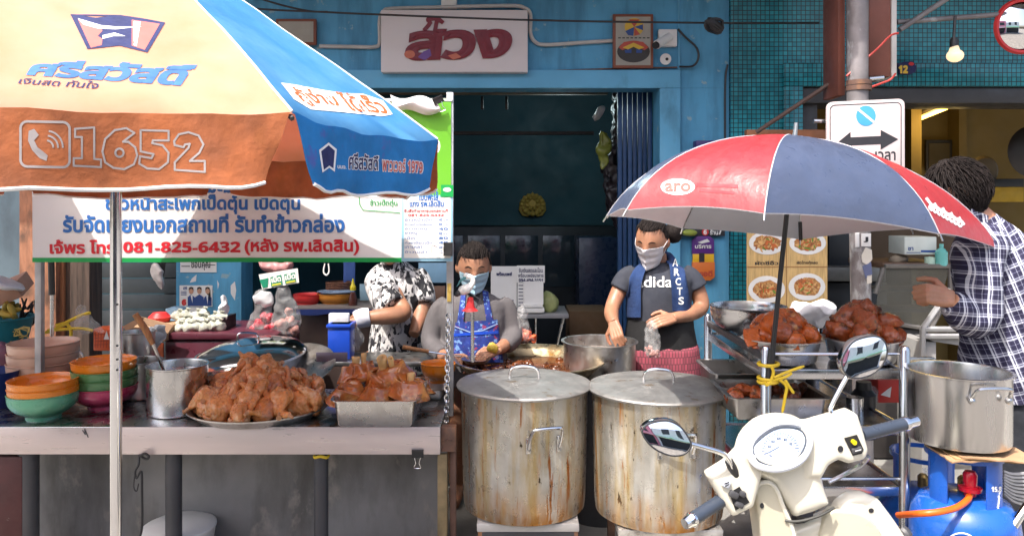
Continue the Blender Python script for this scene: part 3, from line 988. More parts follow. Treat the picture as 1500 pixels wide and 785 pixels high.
# ---- banner frame and banner
BY = 3.28
fr = thing('banner_stand', 'grey steel posts and top bar holding the white banner over the counter', 'frame', P(350, 560, BY + 0.02))
m_post = M('galvanised_post', (0.42, 0.42, 0.43), 0.5, 0.6, 0.2, 12)
b = MB(); wbox(b, P(48, 0, BY).x, P(57.5, 0, BY).x, BY + 0.012, BY + 0.04, TZ + 0.0, 2.12, 0.002); b.build('post', m_post, fr)
RP = 3.225
b = MB(); wbox(b, P(654, 0, RP).x, P(664, 0, RP).x, RP, RP + 0.025, TZ - 0.02, 2.12, 0.002); b.build('post', m_post, fr)
b = MB(); b.tube([P(40, 150, BY + 0.03), P(663, 148, BY - 0.05)], 0.011, 10); b.build('top_bar', m_post, fr)
m_vinyl = M('white_vinyl', (0.80, 0.78, 0.78), 0.5, var=0.05, vs=2, bump=0.12, bs=5, translucent=0.1)
m_vgreen = M('lime_vinyl', (0.16, 0.50, 0.03), 0.5, var=0.1, vs=2, bump=0.1, bs=5, translucent=0.2)
m_vdgreen = M('green_vinyl', (0.0, 0.30, 0.06), 0.5, var=0.06)
bn = thing('banner', 'white vinyl banner with blue and red Thai lettering and a green border above the counter', 'banner', P(330, 383, BY))
def bsurf(px, py):
    t = (px - 48) / (660 - 48)
    Y = BY + 0.0 * (1 - t) - 0.055 * max(0, t) 
    p = P(px, py, Y)
    p.y += 0.006 * noise.noise(Vector((px * 0.012, py * 0.014, 1)))
    return p
def sheet(mb, x0, y0, x1, y1, nu, nv, off, th=0.0012):
    return mb.thick(lambda u, v: bsurf(x0 + (x1 - x0) * u, y0 + (y1 - y0) * v) + Vector((0, off, 0)), nu, nv, (0, th, 0))
b = MB(); sheet(b, 48, 288, 590, 378, 40, 8, 0.0); b.build('white_field', m_vinyl, bn)
b = MB(); sheet(b, 48, 150, 590, 288, 40, 8, 0.001); sheet(b, 590, 145, 661, 300, 8, 12, -0.003); b.build('green_field', m_vgreen, bn)
b = MB(); sheet(b, 48, 377.5, 590, 384, 40, 2, -0.002); b.build('green_border', m_vdgreen, bn)
# white upper field where the big lettering sits (photo shows white right up to the canopy)
b = MB(); sheet(b, 48, 225, 586, 289, 40, 6, -0.0015); b.build('white_field', m_vinyl, bn)
bsf = lambda px, py: bsurf(px, py) + Vector((0, -0.0018, 0))
m_bblue = M('banner_blue', (0.02, 0.13, 0.42), 0.5, var=0.08)
m_bred = M('banner_red', (0.55, 0.005, 0.02), 0.5, var=0.08)
b = MB()
write(b, 'รับทำข้าวเหนียวมะม่วง ข้าวแกง', (150, 253, 452, 283), bsf, 0.035)
write(b, 'ข้าวหน้าสะโพกเป็ดตุ๋น เป็ดตุ๋น', (154, 285, 440, 314), bsf, 0.035)
write(b, 'รับจัดเลี้ยงนอกสถานที่ รับทำข้าวกล่อง', (92, 313, 505, 341), bsf, 0.035)
b.build('blue_lettering', m_bblue, bn)
b = MB()
write(b, 'เจ้พร โทร.', (73, 351, 174, 372), bsf, 0.035)
write(b, '081-825-6432', (181, 354, 352, 370), bsf, 0.02)
write(b, '(หลัง รพ.เลิดสิน)', (358, 349, 526, 374), bsf, 0.035)
b.build('red_lettering', m_bred, bn)
b = MB(); write(b, 'ข้าวเป็ดตุ๋น', (542, 292, 582, 304), bsf, 0.02)
line(b, [(526, 286), (527, 300), (532, 308), (586, 312)], 1.2, bsf); b.build('small_green_lettering', m_vdgreen, bn)
b = MB()
b.thick(lambda u, v: P(572 + 68 * u + 8 * v, 139 + 8 * u + (26 - 8 * u) * v + 4 * math.sin(7 * u + 3 * v), BY - 0.075 - 0.025 * math.sin(math.pi * v)), 14, 6, (0, 0.002, 0))
b.build('curled_edge', m_vinyl, bn)
b = MB(); decal(b, ell(636, 214, 12, 17), bsf, 0.0008); b.build('yellow_disc', M('print_yellow', (0.8, 0.5, 0.02), 0.6), bn)
b = MB(); decal(b, ell(637, 214, 8, 12), bsf, 0.0013); b.build('white_disc', m_pwhite, bn)
b = MB(); decal(b, [(596, 195), (620, 172), (650, 180), (658, 210), (648, 240), (640, 205), (618, 184)], bsf, 0.0004); b.build('printed_leaf', M('pale_lime', (0.35, 0.62, 0.10), 0.5), bn)
# menu card clipped to the right post
mc = thing('menu_card', 'pale blue edged price list card clipped to the right post of the banner', 'menu', P(625, 383, RP - 0.06))
CYP = RP - 0.055
b = MB().boxpx(588, 286, 663, 383, CYP, 0.003, 0.001); b.build('card', M('card_blue_edge', (0.30, 0.55, 0.70), 0.4), mc)
b = MB().boxpx(592, 289, 660, 378, CYP - 0.002, 0.0015, 0); b.build('card_face', m_paper, mc)
cs = pl(CYP - 0.0025)
b = MB(); write(b, 'เป็ดพะโล้', (614, 280, 642, 294), cs, 0.03); write(b, 'แกง รพ.เลิดสิน', (600, 294, 650, 303), cs, 0.03)
items = ['ข้าวหน้าเป็ด', 'ข้าวหน้าเป็ดพิเศษ', 'ข้าวขาหมู', 'ขาหมู', 'เป็ด', 'ก๋วยเตี๋ยวเป็ด', 'เกาเหลา', 'ข้าวเปล่า']
for i, t in enumerate(items):
    y = 320 + i * 6.7
    write(b, t, (593, y, 593 + min(40, 3.6 * len(t)), y + 3.8), cs, 0.0)
    write(b, ['40 บาท', '50 บาท', '40', '60 บาท', '80', '40', '45 บาท', '10 บาท'][i], (643, y, 656, y + 3.6), cs, 0.0)
b.build('blue_lettering', m_bblue, mc)
b = MB(); write(b, 'รับสั่งทำอาหารนอกสถานที่', (592, 306, 656, 311), cs, 0.01); write(b, '081-825-6432', (598, 313.5, 650, 317), cs, 0.0); b.build('red_lettering', m_bred, mc)
b = MB().boxpx(645, 284, 664, 288.5, CYP - 0.004, 0.002, 0); b.boxpx(646, 271, 664, 288, CYP - 0.003, 0.002, 0); b.build('green_badge', m_vdgreen, mc)
b = MB(); decal(b, ell(655, 278, 6, 3.2), pl(CYP - 0.0035)); b.build('badge_disc', m_paper, mc)
def clip(label, px, py, Y, rotz, s=1.0):
    t = thing('binder_clip', label, 'clip', P(px, py, Y))
    m = Matrix.Translation(P(px, py, Y)) @ Matrix.Rotation(R(rotz), 4, 'Y') @ Matrix.Scale(s, 4)
    q = MB().prism([(-0.024, -0.008, 0.0), (0.024, -0.008, 0.0), (0.024, -0.002, -0.03), (-0.024, -0.002, -0.03)], 0.006)
    q.box((0, 0.0, 0.0), (0.048, 0.02, 0.004))
    q.v = [m @ v for v in q.v]; q.build('clamp', m_black, t)
    pts = [(-0.012, -0.009, -0.028), (-0.007, -0.012, -0.05), (-0.014, -0.012, -0.064), (-0.012, -0.012, -0.07), (0.012, -0.012, -0.07), (0.014, -0.012, -0.064), (0.007, -0.012, -0.05), (0.012, -0.009, -0.028)]
    q = MB().tube(pts, 0.0015, 6); q.v = [m @ v for v in q.v]; q.build('wire_lever', m_chrome, t)
clip('black binder clip hanging below the counter edge', 612, 659, 2.992, 0, 0.95)
clip('black binder clip biting the menu card and the post', 662, 365, CYP - 0.012, 90, 1.15)
clip('silver binder clip on the curled top corner of the banner', 640, 143, BY - 0.1, -25, 0.9)

# chain on the right post
ch = MB()
for i in range(21):
    y0 = 465 + i * 7.4
    c = P(657 - 0.15 * i, y0, RP - 0.03)
    rx, rz = (0.0095, 0.0155)
    pts = []
    for k in range(12):
        a = 2 * math.pi * k / 12
        q = Vector((rx * math.cos(a), 0, rz * math.sin(a)))
        if i % 2: q = Matrix.Rotation(R(75), 3, 'Z') @ q
        pts.append(c + q)
    ch.tube(pts, 0.0033, 6, closed=True)
ch.build('chain', m_chrome, label='steel chain hanging down the front of the right banner post', cat='chain')
b = MB(); b.boxpx(655, 415, 661, 442, RP - 0.004, 0.003, 0.001); b.build('sticker', M('brass_plate', (0.5, 0.34, 0.08), 0.4), label='small ochre sticker on the right banner post', cat='sticker')
# stork figurine on a thin rod
fg = thing('figurine', 'white stork figurine on a red foot topping a thin rod beside the chain', 'figurine', P(691, 480, RP + 0.03))
GY = RP + 0.03
b = MB().ball(P(681, 424, GY), (0.033, 0.024, 0.022), 16, Matrix.Rotation(R(-25), 4, 'Y'))
b.tube(smoothpts([P(688, 420, GY), P(693, 413, GY), P(690, 406, GY), P(684, 405, GY)], 4), [0.016, 0.015, 0.013, 0.012, 0.011, 0.011, 0.011, 0.011, 0.011, 0.012, 0.012, 0.012, 0.012][:13], 10)
b.ball(P(683, 404, GY), 0.0135, 12); b.voxel(0.003, 3); b.build('body', m_white, fg)
b = MB().tube([P(683, 405, GY - 0.005), P(674, 412, GY - 0.006), P(669, 420, GY)], [0.007, 0.005, 0.001], 8); b.build('beak', M('teal_grey', (0.10, 0.30, 0.33), 0.4), fg)
b = MB().ball(P(672, 429, GY), (0.022, 0.02, 0.012), 12, Matrix.Rotation(R(-40), 4, 'Y')); b.build('wing_tip', m_dark, fg)
b = MB().lathe([(0, 0), (0.034, 0.0), (0.02, 0.012), (0.012, 0.055), (0, 0.06)], P(689, 455, GY), 14); b.build('red_foot', m_red, fg)
b = MB().tube([P(692, 455, GY), P(692, 530, GY)], 0.0075, 10); b.build('rod', m_steel, fg)

# ---- bowls
def bowl(name, label, cx, Y, zb, r, h, mat, group=None, foot=0.5, thickness=0.006, cat='bowl', curve=3.0):
    prof = [(0, 0.006), (r * foot * 0.9, 0.006), (r * foot * 0.92, 0.0), (r * foot, 0.0), (r * foot, 0.012)]
    for i in range(1, 11):
        t = i / 10
        prof.append((r * (foot + (1 - foot) * (1 - (1 - t) ** curve)), 0.012 + (h - 0.012) * t))
    prof += [(r + 0.003, h + 0.002), (r, h + 0.004)]
    for i in range(9, -1, -1):
        t = i / 10
        prof.append(((r - thickness) * (foot + (1 - foot) * (1 - (1 - t) ** curve)), 0.018 + (h - 0.018) * t))
    prof.append((0, 0.018))
    q = MB().lathe(prof, (cx, Y, zb), 44)
    return q.build(name, mat, label=label, cat=cat, group=group, ang=60)
m_gbowl = M('green_melamine', (0.10, 0.36, 0.22), 0.3, var=0.1, coat=0.4)
m_gbowl2 = M('dark_green_melamine', (0.09, 0.25, 0.09), 0.32, var=0.1, coat=0.4)
m_pbowl = M('pink_melamine', (0.60, 0.06, 0.15), 0.3, var=0.1, coat=0.4)
m_obowl = M('orange_melamine', (0.72, 0.22, 0.015), 0.3, var=0.1, coat=0.4)
m_cbowl = M('peach_melamine', (0.66, 0.42, 0.30), 0.4, var=0.06, coat=0.2)
bx = P(64, 0, 3.14).x
bowl('bowl', 'green bowl holding up two orange bowls at the left end of the counter', bx, 3.14, TZ, 0.130, 0.100, m_gbowl)
bowl('bowl', 'orange bowl nested between the green bowl and the top orange bowl', bx + 0.001, 3.14, TZ + 0.030, 0.129, 0.095, m_obowl)
bowl('bowl', 'top orange bowl of the stack on the green bowl', bx - 0.001, 3.14, TZ + 0.056, 0.128, 0.098, m_obowl)
bx = P(153, 0, 3.30).x
bowl('bowl', 'pink bowl at the bottom of the stack behind the umbrella pole', bx, 3.30, TZ, 0.129, 0.09, m_pbowl)
bowl('bowl', 'lower dark green bowl of the stack on the pink bowl', bx + 0.002, 3.30, TZ + 0.038, 0.128, 0.088, m_gbowl2)
bowl('bowl', 'upper dark green bowl right under an orange bowl', bx, 3.30, TZ + 0.074, 0.128, 0.088, m_gbowl2)
bowl('bowl', 'orange bowl topping the green and pink bowls', bx - 0.001, 3.30, TZ + 0.112, 0.127, 0.086, m_obowl)
for i in range(4):
    bowl('bowl', ['lowest peach bowl of the tilted stack behind the orange bowls', 'second lowest peach bowl of the stack behind the orange bowls', 'second highest peach bowl of the stack behind the orange bowls', 'top peach bowl of the stack behind the orange bowls'][i],
         P(62 + i * 0.8, 0, 3.46).x, 3.46, TZ + 0.0 + i * 0.044, 0.142, 0.115, m_cbowl)
bowl('bowl', 'single orange bowl behind the chain on the right of the counter', P(642, 0, 3.50).x, 3.50, TZ + 0.06, 0.078, 0.085, m_obowl)

# ---- soup pot with ladle
def pot(name, label, cx, Y, z0, r, h, mat, lipr=0.005, cat='pot', n=48, inner=0.004):
    o = thing(name, label, cat, (cx, Y, z0))
    prof = [(0, 0), (r - 0.012, 0), (r - 0.003, 0.004), (r, 0.014), (r, h - 0.004), (r + lipr, h), (r + lipr, h + 0.004), (r - 0.002, h + 0.004), (r - inner, h - 0.004), (r - inner, 0.02), (0, 0.018)]
    MB().lathe(prof, (cx, Y, z0), n).build('shell', mat, o, ang=40)
    return o
px_ = P(260, 0, 3.22)
sp = pot('soup_pot', 'small steel soup pot with a wooden handled ladle standing in it', px_.x, 3.22, TZ, 0.120, 0.195, m_steel)
MB().lathe([(0, 0), (0.115, 0)], (px_.x, 3.22, TZ + 0.165), 40).build('soup', M('brown_broth', (0.20, 0.10, 0.03), 0.08, coat=0.5), sp)
ld = thing('ladle', 'ladle with turned wooden handle leaning in the soup pot', 'ladle', P(240, 545, 3.2))
MB().tube([P(243, 548, 3.20), P(221, 497, 3.15)], [0.007, 0.009], 10).build('shaft', m_steel, ld)
MB().tube([P(224, 504, 3.152), P(214, 484, 3.14), P(198, 460, 3.12)], [0.010, 0.0145, 0.0125], 12).build('handle', m_wood, ld)
MB().ball(P(247, 560, 3.2), 0.03, 16).build('cup', m_steel, ld)
px_ = P(202, 0, 3.48)
pot('steel_pot', 'plain steel pot half hidden behind the soup pot', px_.x, 3.48, TZ, 0.10, 0.16, m_steelv)
px_ = P(190, 0, 3.62)
pot('steel_pot', 'tall steel canister behind the umbrella pole', px_.x + 0.02, 3.66, TZ, 0.075, 0.26, m_steelv)

# ---- duck tray
TRX, TRY = P(382, 0, 3.22).x, 3.22
b = MB().lathe([(0, 0), (0.25, 0), (0.285, 0.028), (0.293, 0.032), (0.293, 0.037), (0.284, 0.036), (0.248, 0.007), (0, 0.007)], (TRX, TRY, TZ), 72)
b.build('round_tray', m_alu, label='large round aluminium tray heaped with roast duck pieces', cat='tray', ang=40)
m_duck = M('roast_duck_skin', (0.70, 0.28, 0.085), 0.25, var=0.25, vs=22, bump=0.5, bs=70, coat=0.25, sss=0.06,
           stain=((0.26, 0.08, 0.03), 22, 0.52, 0.68, (1, 1, 1)), stain2=((0.80, 0.47, 0.24), 30, 0.54, 0.68, (1, 1, 1)))
m_duck2 = M('roast_duck_skin_dark', (0.58, 0.20, 0.055), 0.25, var=0.3, vs=22, bump=0.5, bs=70, coat=0.3, sss=0.06,
           stain=((0.26, 0.09, 0.04), 14, 0.50, 0.68, (1, 1, 1)), stain2=((0.56, 0.30, 0.16), 26, 0.58, 0.72, (1, 1, 1)))
def limb(pts, rr, seed, n=16, jit=0.22):
    pp = smoothpts(pts, 5)
    k = len(pp)
    # radii interpolated on the same spline
    r2 = [v.x for v in smoothpts([Vector((r, 0, 0)) for r in rr], 5)]
    return MB().tube(pp, [max(0.002, r) for r in r2], n, jit=jit, seed=seed)
duck_src = []
def duckmesh(kind, seed):
    """returns (meat, bone tip)"""
    q = MB(); tip = None
    if kind in (0, 4):       # leg quarter, bone up
        q = limb([(0, 0, -0.006), (0.004, 0, 0.010), (0.012, 0, 0.042), (0.004, 0.004, 0.080), (-0.006, 0.004, 0.112), (-0.004, 0.002, 0.142)], [0.014, 0.038, 0.050, 0.036, 0.017, 0.011], seed, jit=0.25)
        for v in q.v: v.y *= 0.75
        q.add(limb([(0.03, 0.01, 0.0), (0.042, 0.012, 0.03), (0.034, 0.01, 0.066), (0.016, 0.006, 0.08)], [0.010, 0.022, 0.022, 0.010], seed + 2).v, limb([(0.03, 0.01, 0.0), (0.042, 0.012, 0.03), (0.034, 0.01, 0.066), (0.016, 0.006, 0.08)], [0.010, 0.022, 0.022, 0.010], seed + 2).f)
        tip = [(-0.004, 0.002, 0.138), (-0.003, 0.002, 0.156), (-0.002, 0.002, 0.166)], [0.0085, 0.008, 0.012]
    elif kind in (1, 5, 7):  # breast half with the drumstick standing off it
        q = limb([(0, 0, -0.006), (0, 0, 0.012), (0.010, 0, 0.050), (0.0, 0, 0.092), (-0.008, 0, 0.118)], [0.016, 0.046, 0.058, 0.044, 0.014], seed, jit=0.35)
        for v in q.v: v.y *= 0.62
        sg = 1 if kind != 5 else -1
        l2 = limb([(0.030 * sg, -0.022, 0.028), (0.044 * sg, -0.026, 0.062), (0.034 * sg, -0.020, 0.105), (0.018 * sg, -0.012, 0.145)], [0.020, 0.030, 0.020, 0.010], seed + 1)
        q.add(l2.v, l2.f)
        l3 = limb([(-0.040 * sg, -0.010, 0.075), (-0.062 * sg, -0.014, 0.050), (-0.058 * sg, -0.010, 0.018), (-0.046 * sg, -0.006, 0.0)], [0.016, 0.018, 0.014, 0.007], seed + 4)
        q.add(l3.v, l3.f)
        tip = [(0.018 * sg, -0.012, 0.142), (0.012 * sg, -0.009, 0.162), (0.011 * sg, -0.009, 0.170)], [0.0085, 0.008, 0.0115]
    elif kind == 2:          # neck, long and bent
        q = limb([(0, 0, 0), (0.005, 0, 0.02), (0.014, 0.01, 0.06), (0.0, 0.012, 0.10), (-0.018, 0.0, 0.135), (-0.024, 0, 0.165)], [0.012, 0.028, 0.025, 0.018, 0.014, 0.010], seed)
        tip = [(-0.024, 0, 0.160), (-0.020, 0, 0.180)], [0.0095, 0.006]
    else:                    # folded wing
        q = limb([(0.03, 0, 0.0), (0.038, 0, 0.03), (0.02, 0.004, 0.080), (-0.012, 0.004, 0.105), (-0.038, 0, 0.075), (-0.042, 0, 0.03), (-0.03, 0, 0.0)], [0.012, 0.022, 0.028, 0.026, 0.022, 0.014, 0.007], seed)
        tip = [(-0.032, 0, 0.004), (-0.026, 0, -0.016)], [0.007, 0.006]
    q.voxel(0.0038, 1)
    q.crumple(0.006, 26, seed).crumple(0.0022, 80, seed + 1).crumple(0.0013, 190, seed + 2)
    return q, tip
m_tip = M('duck_bone_tip', (0.50, 0.25, 0.12), 0.5, var=0.25, vs=60)
for k in range(8):
    q, tip = duckmesh(k if k != 6 else 2, k * 3 + 1)
    o = q.build('roast_duck_piece', m_duck if k % 3 else m_duck2, cat='duck', group='roast duck pieces heaped on the round tray', ang=80, origin=(0, 0, 0))
    t_ = MB().tube(tip[0], tip[1], 8)
    t_.build('bone', m_tip, o)
    duck_src.append(o)
used = set()
def place(src, loc, rot, label, sc=1.0, flag=used):
    if src.name in flag:
        c = copy_tree(src)
    else:
        c = src; flag.add(src.name)
    c.location = loc; c.rotation_euler = rot
    c.scale = (sc, sc, sc)
    c['label'] = label
    return c
NAMES = ['leg', 'breast', 'neck', 'folded wing', 'leg', 'breast', 'neck', 'breast']
def dome(r): return 0.024 + 0.150 * (1 - min(1, r / 0.265) ** 1.5)
spots = [(0.225, 19, 0), (0.200, 15, -0.01), (0.165, 15, 0), (0.125, 12, 0), (0.085, 9, 0.0), (0.045, 5, 0.004), (0.0, 1, 0.02)]
for rr0, n, dz in spots:
    where = 'along the rim of the round tray' if rr0 > 0.19 else ('half way up the heap' if rr0 > 0.1 else 'near the top of the heap')
    for i in range(n):
        a = 2 * math.pi * (i + rnd.uniform(-0.35, 0.35)) / n
        rr = rr0 + rnd.uniform(-0.02, 0.018)
        kind = rnd.choice([0, 0, 1, 1, 4, 5, 7, 3, 2, 2, 6])
        slope = 0.90 if rr > 0.06 else 0.3
        up = Vector((-math.cos(a), -math.sin(a), slope)).normalized()
        nrm_ = Vector((math.cos(a) * slope, math.sin(a) * slope, 1)).normalized()
        d = Matrix.Rotation(R(rnd.choice([rnd.gauss(0, 32), rnd.gauss(0, 32), rnd.uniform(60, 300)])), 3, nrm_) @ up
        d = (d + nrm_ * rnd.uniform(0.05, 0.55)).normalized()
        q_ = Vector((0, 0, 1)).rotation_difference(d).to_matrix() @ Matrix.Rotation(rnd.uniform(0, 6.28), 3, 'Z')
        c = Vector((TRX + rr * math.cos(a), TRY + rr * math.sin(a), TZ + dome(rr) + dz + rnd.uniform(-0.008, 0.012))) - d * 0.055
        c.z = max(c.z, TZ + 0.016)
        place(duck_src[kind], c, q_.to_euler(), 'roast duck %s %s' % (NAMES[kind], where), rnd.uniform(0.78, 1.02))
for k, s_ in enumerate(duck_src):
    if s_.name not in used:
        place(s_, (TRX + 0.03 * k - 0.1, TRY + 0.05, TZ + 0.10), (0.2, 0.1, k), 'roast duck piece near the top of the heap')

# ---- rectangular pan with pork knuckles
pn = thing('steel_pan', 'deep rectangular steel pan full of braised pork knuckles at the counter edge', 'pan', (P(552, 0, 3.15).x, 3.15, TZ))
def rectpan(parent, x0, x1, y0, y1, z0, h, mat, taper=0.012, lip=0.016, rc=0.03, name='shell'):
    def loop(ix, z, lipx=0):
        pts = []
        for cx, cy, a in ((x1 - rc, y1 - rc, 0), (x0 + rc, y1 - rc, 90), (x0 + rc, y0 + rc, 180), (x1 - rc, y0 + rc, 270)):
            for i in range(6):
                t = R(a + 18 * i)
                pts.append(Vector((cx + (rc + ix) * math.cos(t), cy + (rc + ix) * math.sin(t), z)))
        return pts
    rings = [loop(-taper - 0.012, z0), loop(-taper, z0 + 0.012), loop(0, z0 + h - 0.004), loop(lip, z0 + h - 0.002), loop(lip, z0 + h), loop(-0.002, z0 + h - 0.0005), loop(-taper - 0.002, z0 + 0.013), loop(-taper - 0.014, z0 + 0.004)]
    n = len(rings[0]); vs = [p for r in rings for p in r]; fs = []
    for k in range(len(rings) - 1):
        for i in range(n): fs.append((k * n + i, k * n + (i + 1) % n, (k + 1) * n + (i + 1) % n, (k + 1) * n + i))
    fs.append(tuple(range(n))); fs.append(tuple((len(rings) - 1) * n + i for i in range(n)))
    return MB().add(vs, fs).build(name, mat, parent, ang=40)
pxa, pxb = P(487, 0, 2.96).x, P(606, 0, 2.96).x
rectpan(pn, pxa, pxb + 0.005, 2.965, 3.36, TZ + 0.003, 0.108, m_steel)
m_pork = M('braised_pork_skin', (0.44, 0.12, 0.025), 0.16, var=0.35, vs=14, bump=0.3, bs=45, coat=0.5, sss=0.03,
           stain=((0.64, 0.30, 0.08), 11, 0.46, 0.66, (1, 1, 2.0)), stain2=((0.14, 0.035, 0.014), 15, 0.54, 0.70, (1, 1, 2)))
m_bone = M('cooked_bone', (0.62, 0.38, 0.15), 0.5, var=0.25, vs=30)
def knuckle(c, s_, tilt, az, seed, label, bones=True, group='braised pork knuckles in the steel pan', mat=None):
    o = thing('pork_knuckle', label, 'pork', c, group)
    m = Matrix.Rotation(az, 4, 'Z') @ Matrix.Rotation(tilt, 4, 'X') @ Matrix.Scale(s_, 4)
    q = MB().lathe([(0, 0.0), (0.045, -0.004), (0.074, 0.008), (0.084, 0.026), (0.080, 0.044), (0.070, 0.060), (0.060, 0.078), (0.048, 0.094), (0.034, 0.100), (0, 0.098)], (0, 0, 0), 36, wob=0.22, seed=seed)
    # the rind wraps the meat as one thick curling flap
    a0 = seed * 1.3
    def flap(u, v):
        a = a0 + u * 5.3
        flare = 0.030 * math.sin(math.pi * min(1, u * 1.3)) + 0.012
        r = 0.060 + flare * (1 - v) ** 1.5 + 0.016 * (1 - v) + 0.008 * math.sin(3 * a + seed)
        return Vector((r * math.cos(a), r * math.sin(a), 0.014 + 0.088 * v - 0.030 * u + 0.012 * math.sin(2 * a)))
    fl = MB().grid(flap, 40, 8)
    fo = MB().grid(lambda u, v: flap(u, v) * 1.0 + Vector((math.cos(a0 + u * 5.3), math.sin(a0 + u * 5.3), 0.25)) * 0.020, 40, 8)
    k = len(fl.v); W = 41
    loop = list(range(W)) + [r_ * W + 40 for r_ in range(1, 9)] + [8 * W + i for i in range(39, -1, -1)] + [r_ * W for r_ in range(7, 0, -1)]
    q.add(fl.v + fo.v, fl.f + [tuple(x + k for x in reversed(f)) for f in fo.f] + [(loop[(i + 1) % len(loop)], loop[i], loop[i] + k, loop[(i + 1) % len(loop)] + k) for i in range(len(loop))])
    q.voxel(0.0042, 5)
    q.crumple(0.004, 28, seed)
    q.v = [m @ v + Vector(c) for v in q.v]
    q.build('meat', mat or m_pork, o, ang=80)
    if bones:
        for k, (bx_, by_) in enumerate(((-0.016, 0.0), (0.024, 0.008))):
            rr = 0.021 if k == 0 else 0.013
            q = MB().lathe([(rr * 0.8, 0.08), (rr, 0.12), (rr * 1.12, 0.137), (rr * 0.95, 0.142), (rr * 0.62, 0.139), (rr * 0.55, 0.11), (0, 0.105)], (bx_, by_, 0), 16, wob=0.15, seed=seed + k)
            q.v = [m @ v + Vector(c) for v in q.v]; q.build('bone', m_bone, o, ang=70)
    return o
KY = 3.10
for (px, py, Y, s_, tl, az, lab, bo) in (
        (513, 586, 3.11, 0.72, 0.35, 0.5, 'pork knuckle at the front left corner of the pan', False),
        (552, 588, 3.10, 0.70, 0.30, 1.4, 'pork knuckle lying low in the middle front of the pan', False),
        (595, 584, 3.12, 0.76, 0.15, 2.6, 'pork knuckle at the right end of the pan with bones up', True),
        (526, 560, 3.20, 0.80, -0.15, 0.2, 'upper left pork knuckle with two hollow bones showing', True),
        (570, 567, 3.16, 0.90, 0.30, -0.3, 'largest glossy pork knuckle on top in the middle', True),
        (606, 580, 3.28, 0.72, -0.2, 1.0, 'pork knuckle at the back right of the pan', False)):
    knuckle(P(px, py, Y), s_, tl, az, int(px), lab, bo)

# ---- lids, steel trays behind the ducks
def tilted(mb, c, ax, ang):
    m = Matrix.Translation(Vector(c)) @ Matrix.Rotation(R(ang), 4, ax) @ Matrix.Translation(-Vector(c))
    mb.v = [m @ v for v in mb.v]; return mb
LC = P(366, 520, 3.66)
lid = thing('dome_cover', 'big domed steel lid with loop handle behind the heap of duck', 'lid', LC)
b = MB().lathe([(0.262, -0.012), (0.266, 0), (0.255, 0.012), (0.225, 0.034), (0.15, 0.058), (0.06, 0.068), (0, 0.07), ], LC, 60)
tilted(b, LC, 'Y', -5); tilted(b, LC, 'X', 4); b.build('dome', m_chrome, lid, ang=50)
hb = LC + Vector((-0.01, 0, 0.068))
b = MB().tube(smoothpts([hb + Vector((-0.05, 0, 0)), hb + Vector((-0.045, 0, 0.03)), hb + Vector((-0.02, 0, 0.038)), hb + Vector((0.03, 0, 0.036)), hb + Vector((0.048, 0, 0.026)), hb + Vector((0.052, 0, 0.0))], 5), 0.005, 8)
b.build('handle', m_chrome, lid)
px_ = P(368, 0, 3.68)
pot('steel_pot', 'wide steel pot under the domed lid', px_.x, 3.68, TZ, 0.245, 0.15, m_steelv)
b = MB().lathe([(0.0, 0.0), (0.10, 0.006), (0.16, 0.03), (0.165, 0.034), (0.158, 0.034), (0.10, 0.012), (0, 0.006)], P(440, 541, 3.6), 40)
tilted(b, P(440, 541, 3.6), 'X', 25); b.build('wire_strainer', m_steelv, label='dark round strainer leaning behind the ducks', cat='strainer')
b = MB().boxpx(463, 516, 509, 530, 3.62, 0.004, 0.002); b.build('cleaver', M('mauve_steel', (0.28, 0.24, 0.30), 0.4, 0.6), label='flat grey steel slab standing behind the duck tray', cat='cleaver')
pn2 = thing('steel_tray', 'shallow steel tray lying behind the pork pan', 'tray', (P(620, 0, 3.42).x, 3.42, TZ))
rectpan(pn2, P(560, 0, 3.4).x, P(652, 0, 3.4).x, 3.39, 3.58, TZ + 0.001, 0.05, m_steelv)
# ladle resting from the counter to the wok
l2 = thing('ladle', 'long ladle with wooden handle laid across the edge of the wok', 'ladle', P(640, 518, 3.7))
MB().tube([P(590, 508, 3.66), P(628, 515, 3.68)], [0.011, 0.009], 10).build('handle', m_wood, l2)
MB().tube([P(627, 515, 3.68), P(675, 522, 3.72)], 0.0045, 8).build('shaft', m_chrome, l2)
b = MB().lathe([(0, -0.03), (0.05, -0.02), (0.072, 0.0), (0.068, 0.0), (0.046, -0.016), (0, -0.026)], P(697, 525, 3.74), 24); b.build('cup', m_steelv, l2)
# hanging skimmer at the left
sk = thing('skimmer', 'wire skimmer with long steel handle hanging left of the umbrella pole', 'skimmer', P(76, 510, 3.6))
MB().tube([P(75, 384, 3.6), P(76, 432, 3.6)], 0.014, 10).build('grip', m_black, sk)
MB().tube([P(76, 430, 3.6), P(76, 512, 3.6)], 0.008, 10).build('shaft', m_steel, sk)
c = P(96, 521, 3.62)
b = MB().tube([c + Vector((0.078 * math.cos(t), 0.04 * math.sin(t), 0.035 * math.sin(t) - 0.02 * math.cos(t))) for t in (2 * math.pi * i / 28 for i in range(28))], 0.005, 6, closed=True)
b.build('hoop', m_steel, sk)
b = MB()
for k in range(-5, 6):
    h = math.sqrt(max(0, 1 - (k / 6) ** 2))
    b.tube([c + Vector((0.078 * k / 6, -0.04 * h, -0.035 * h - 0.02 * k / 6)), c + Vector((0.078 * k / 6, 0, -0.02)), c + Vector((0.078 * k / 6, 0.04 * h, 0.035 * h - 0.02 * k / 6))], 0.0014, 4)
b.build('mesh', m_steel, sk)
# ================================================================== wall fittings, signs and wires
W0 = FY - 0.001
def flat(name, label, cat, x0, y0, x1, y1, Y, dep, mat, bev=0.003, group=None):
    return MB().boxpx(x0, y0, x1, y1, Y, dep, bev).build(name, mat, label=label, cat=cat, group=group)

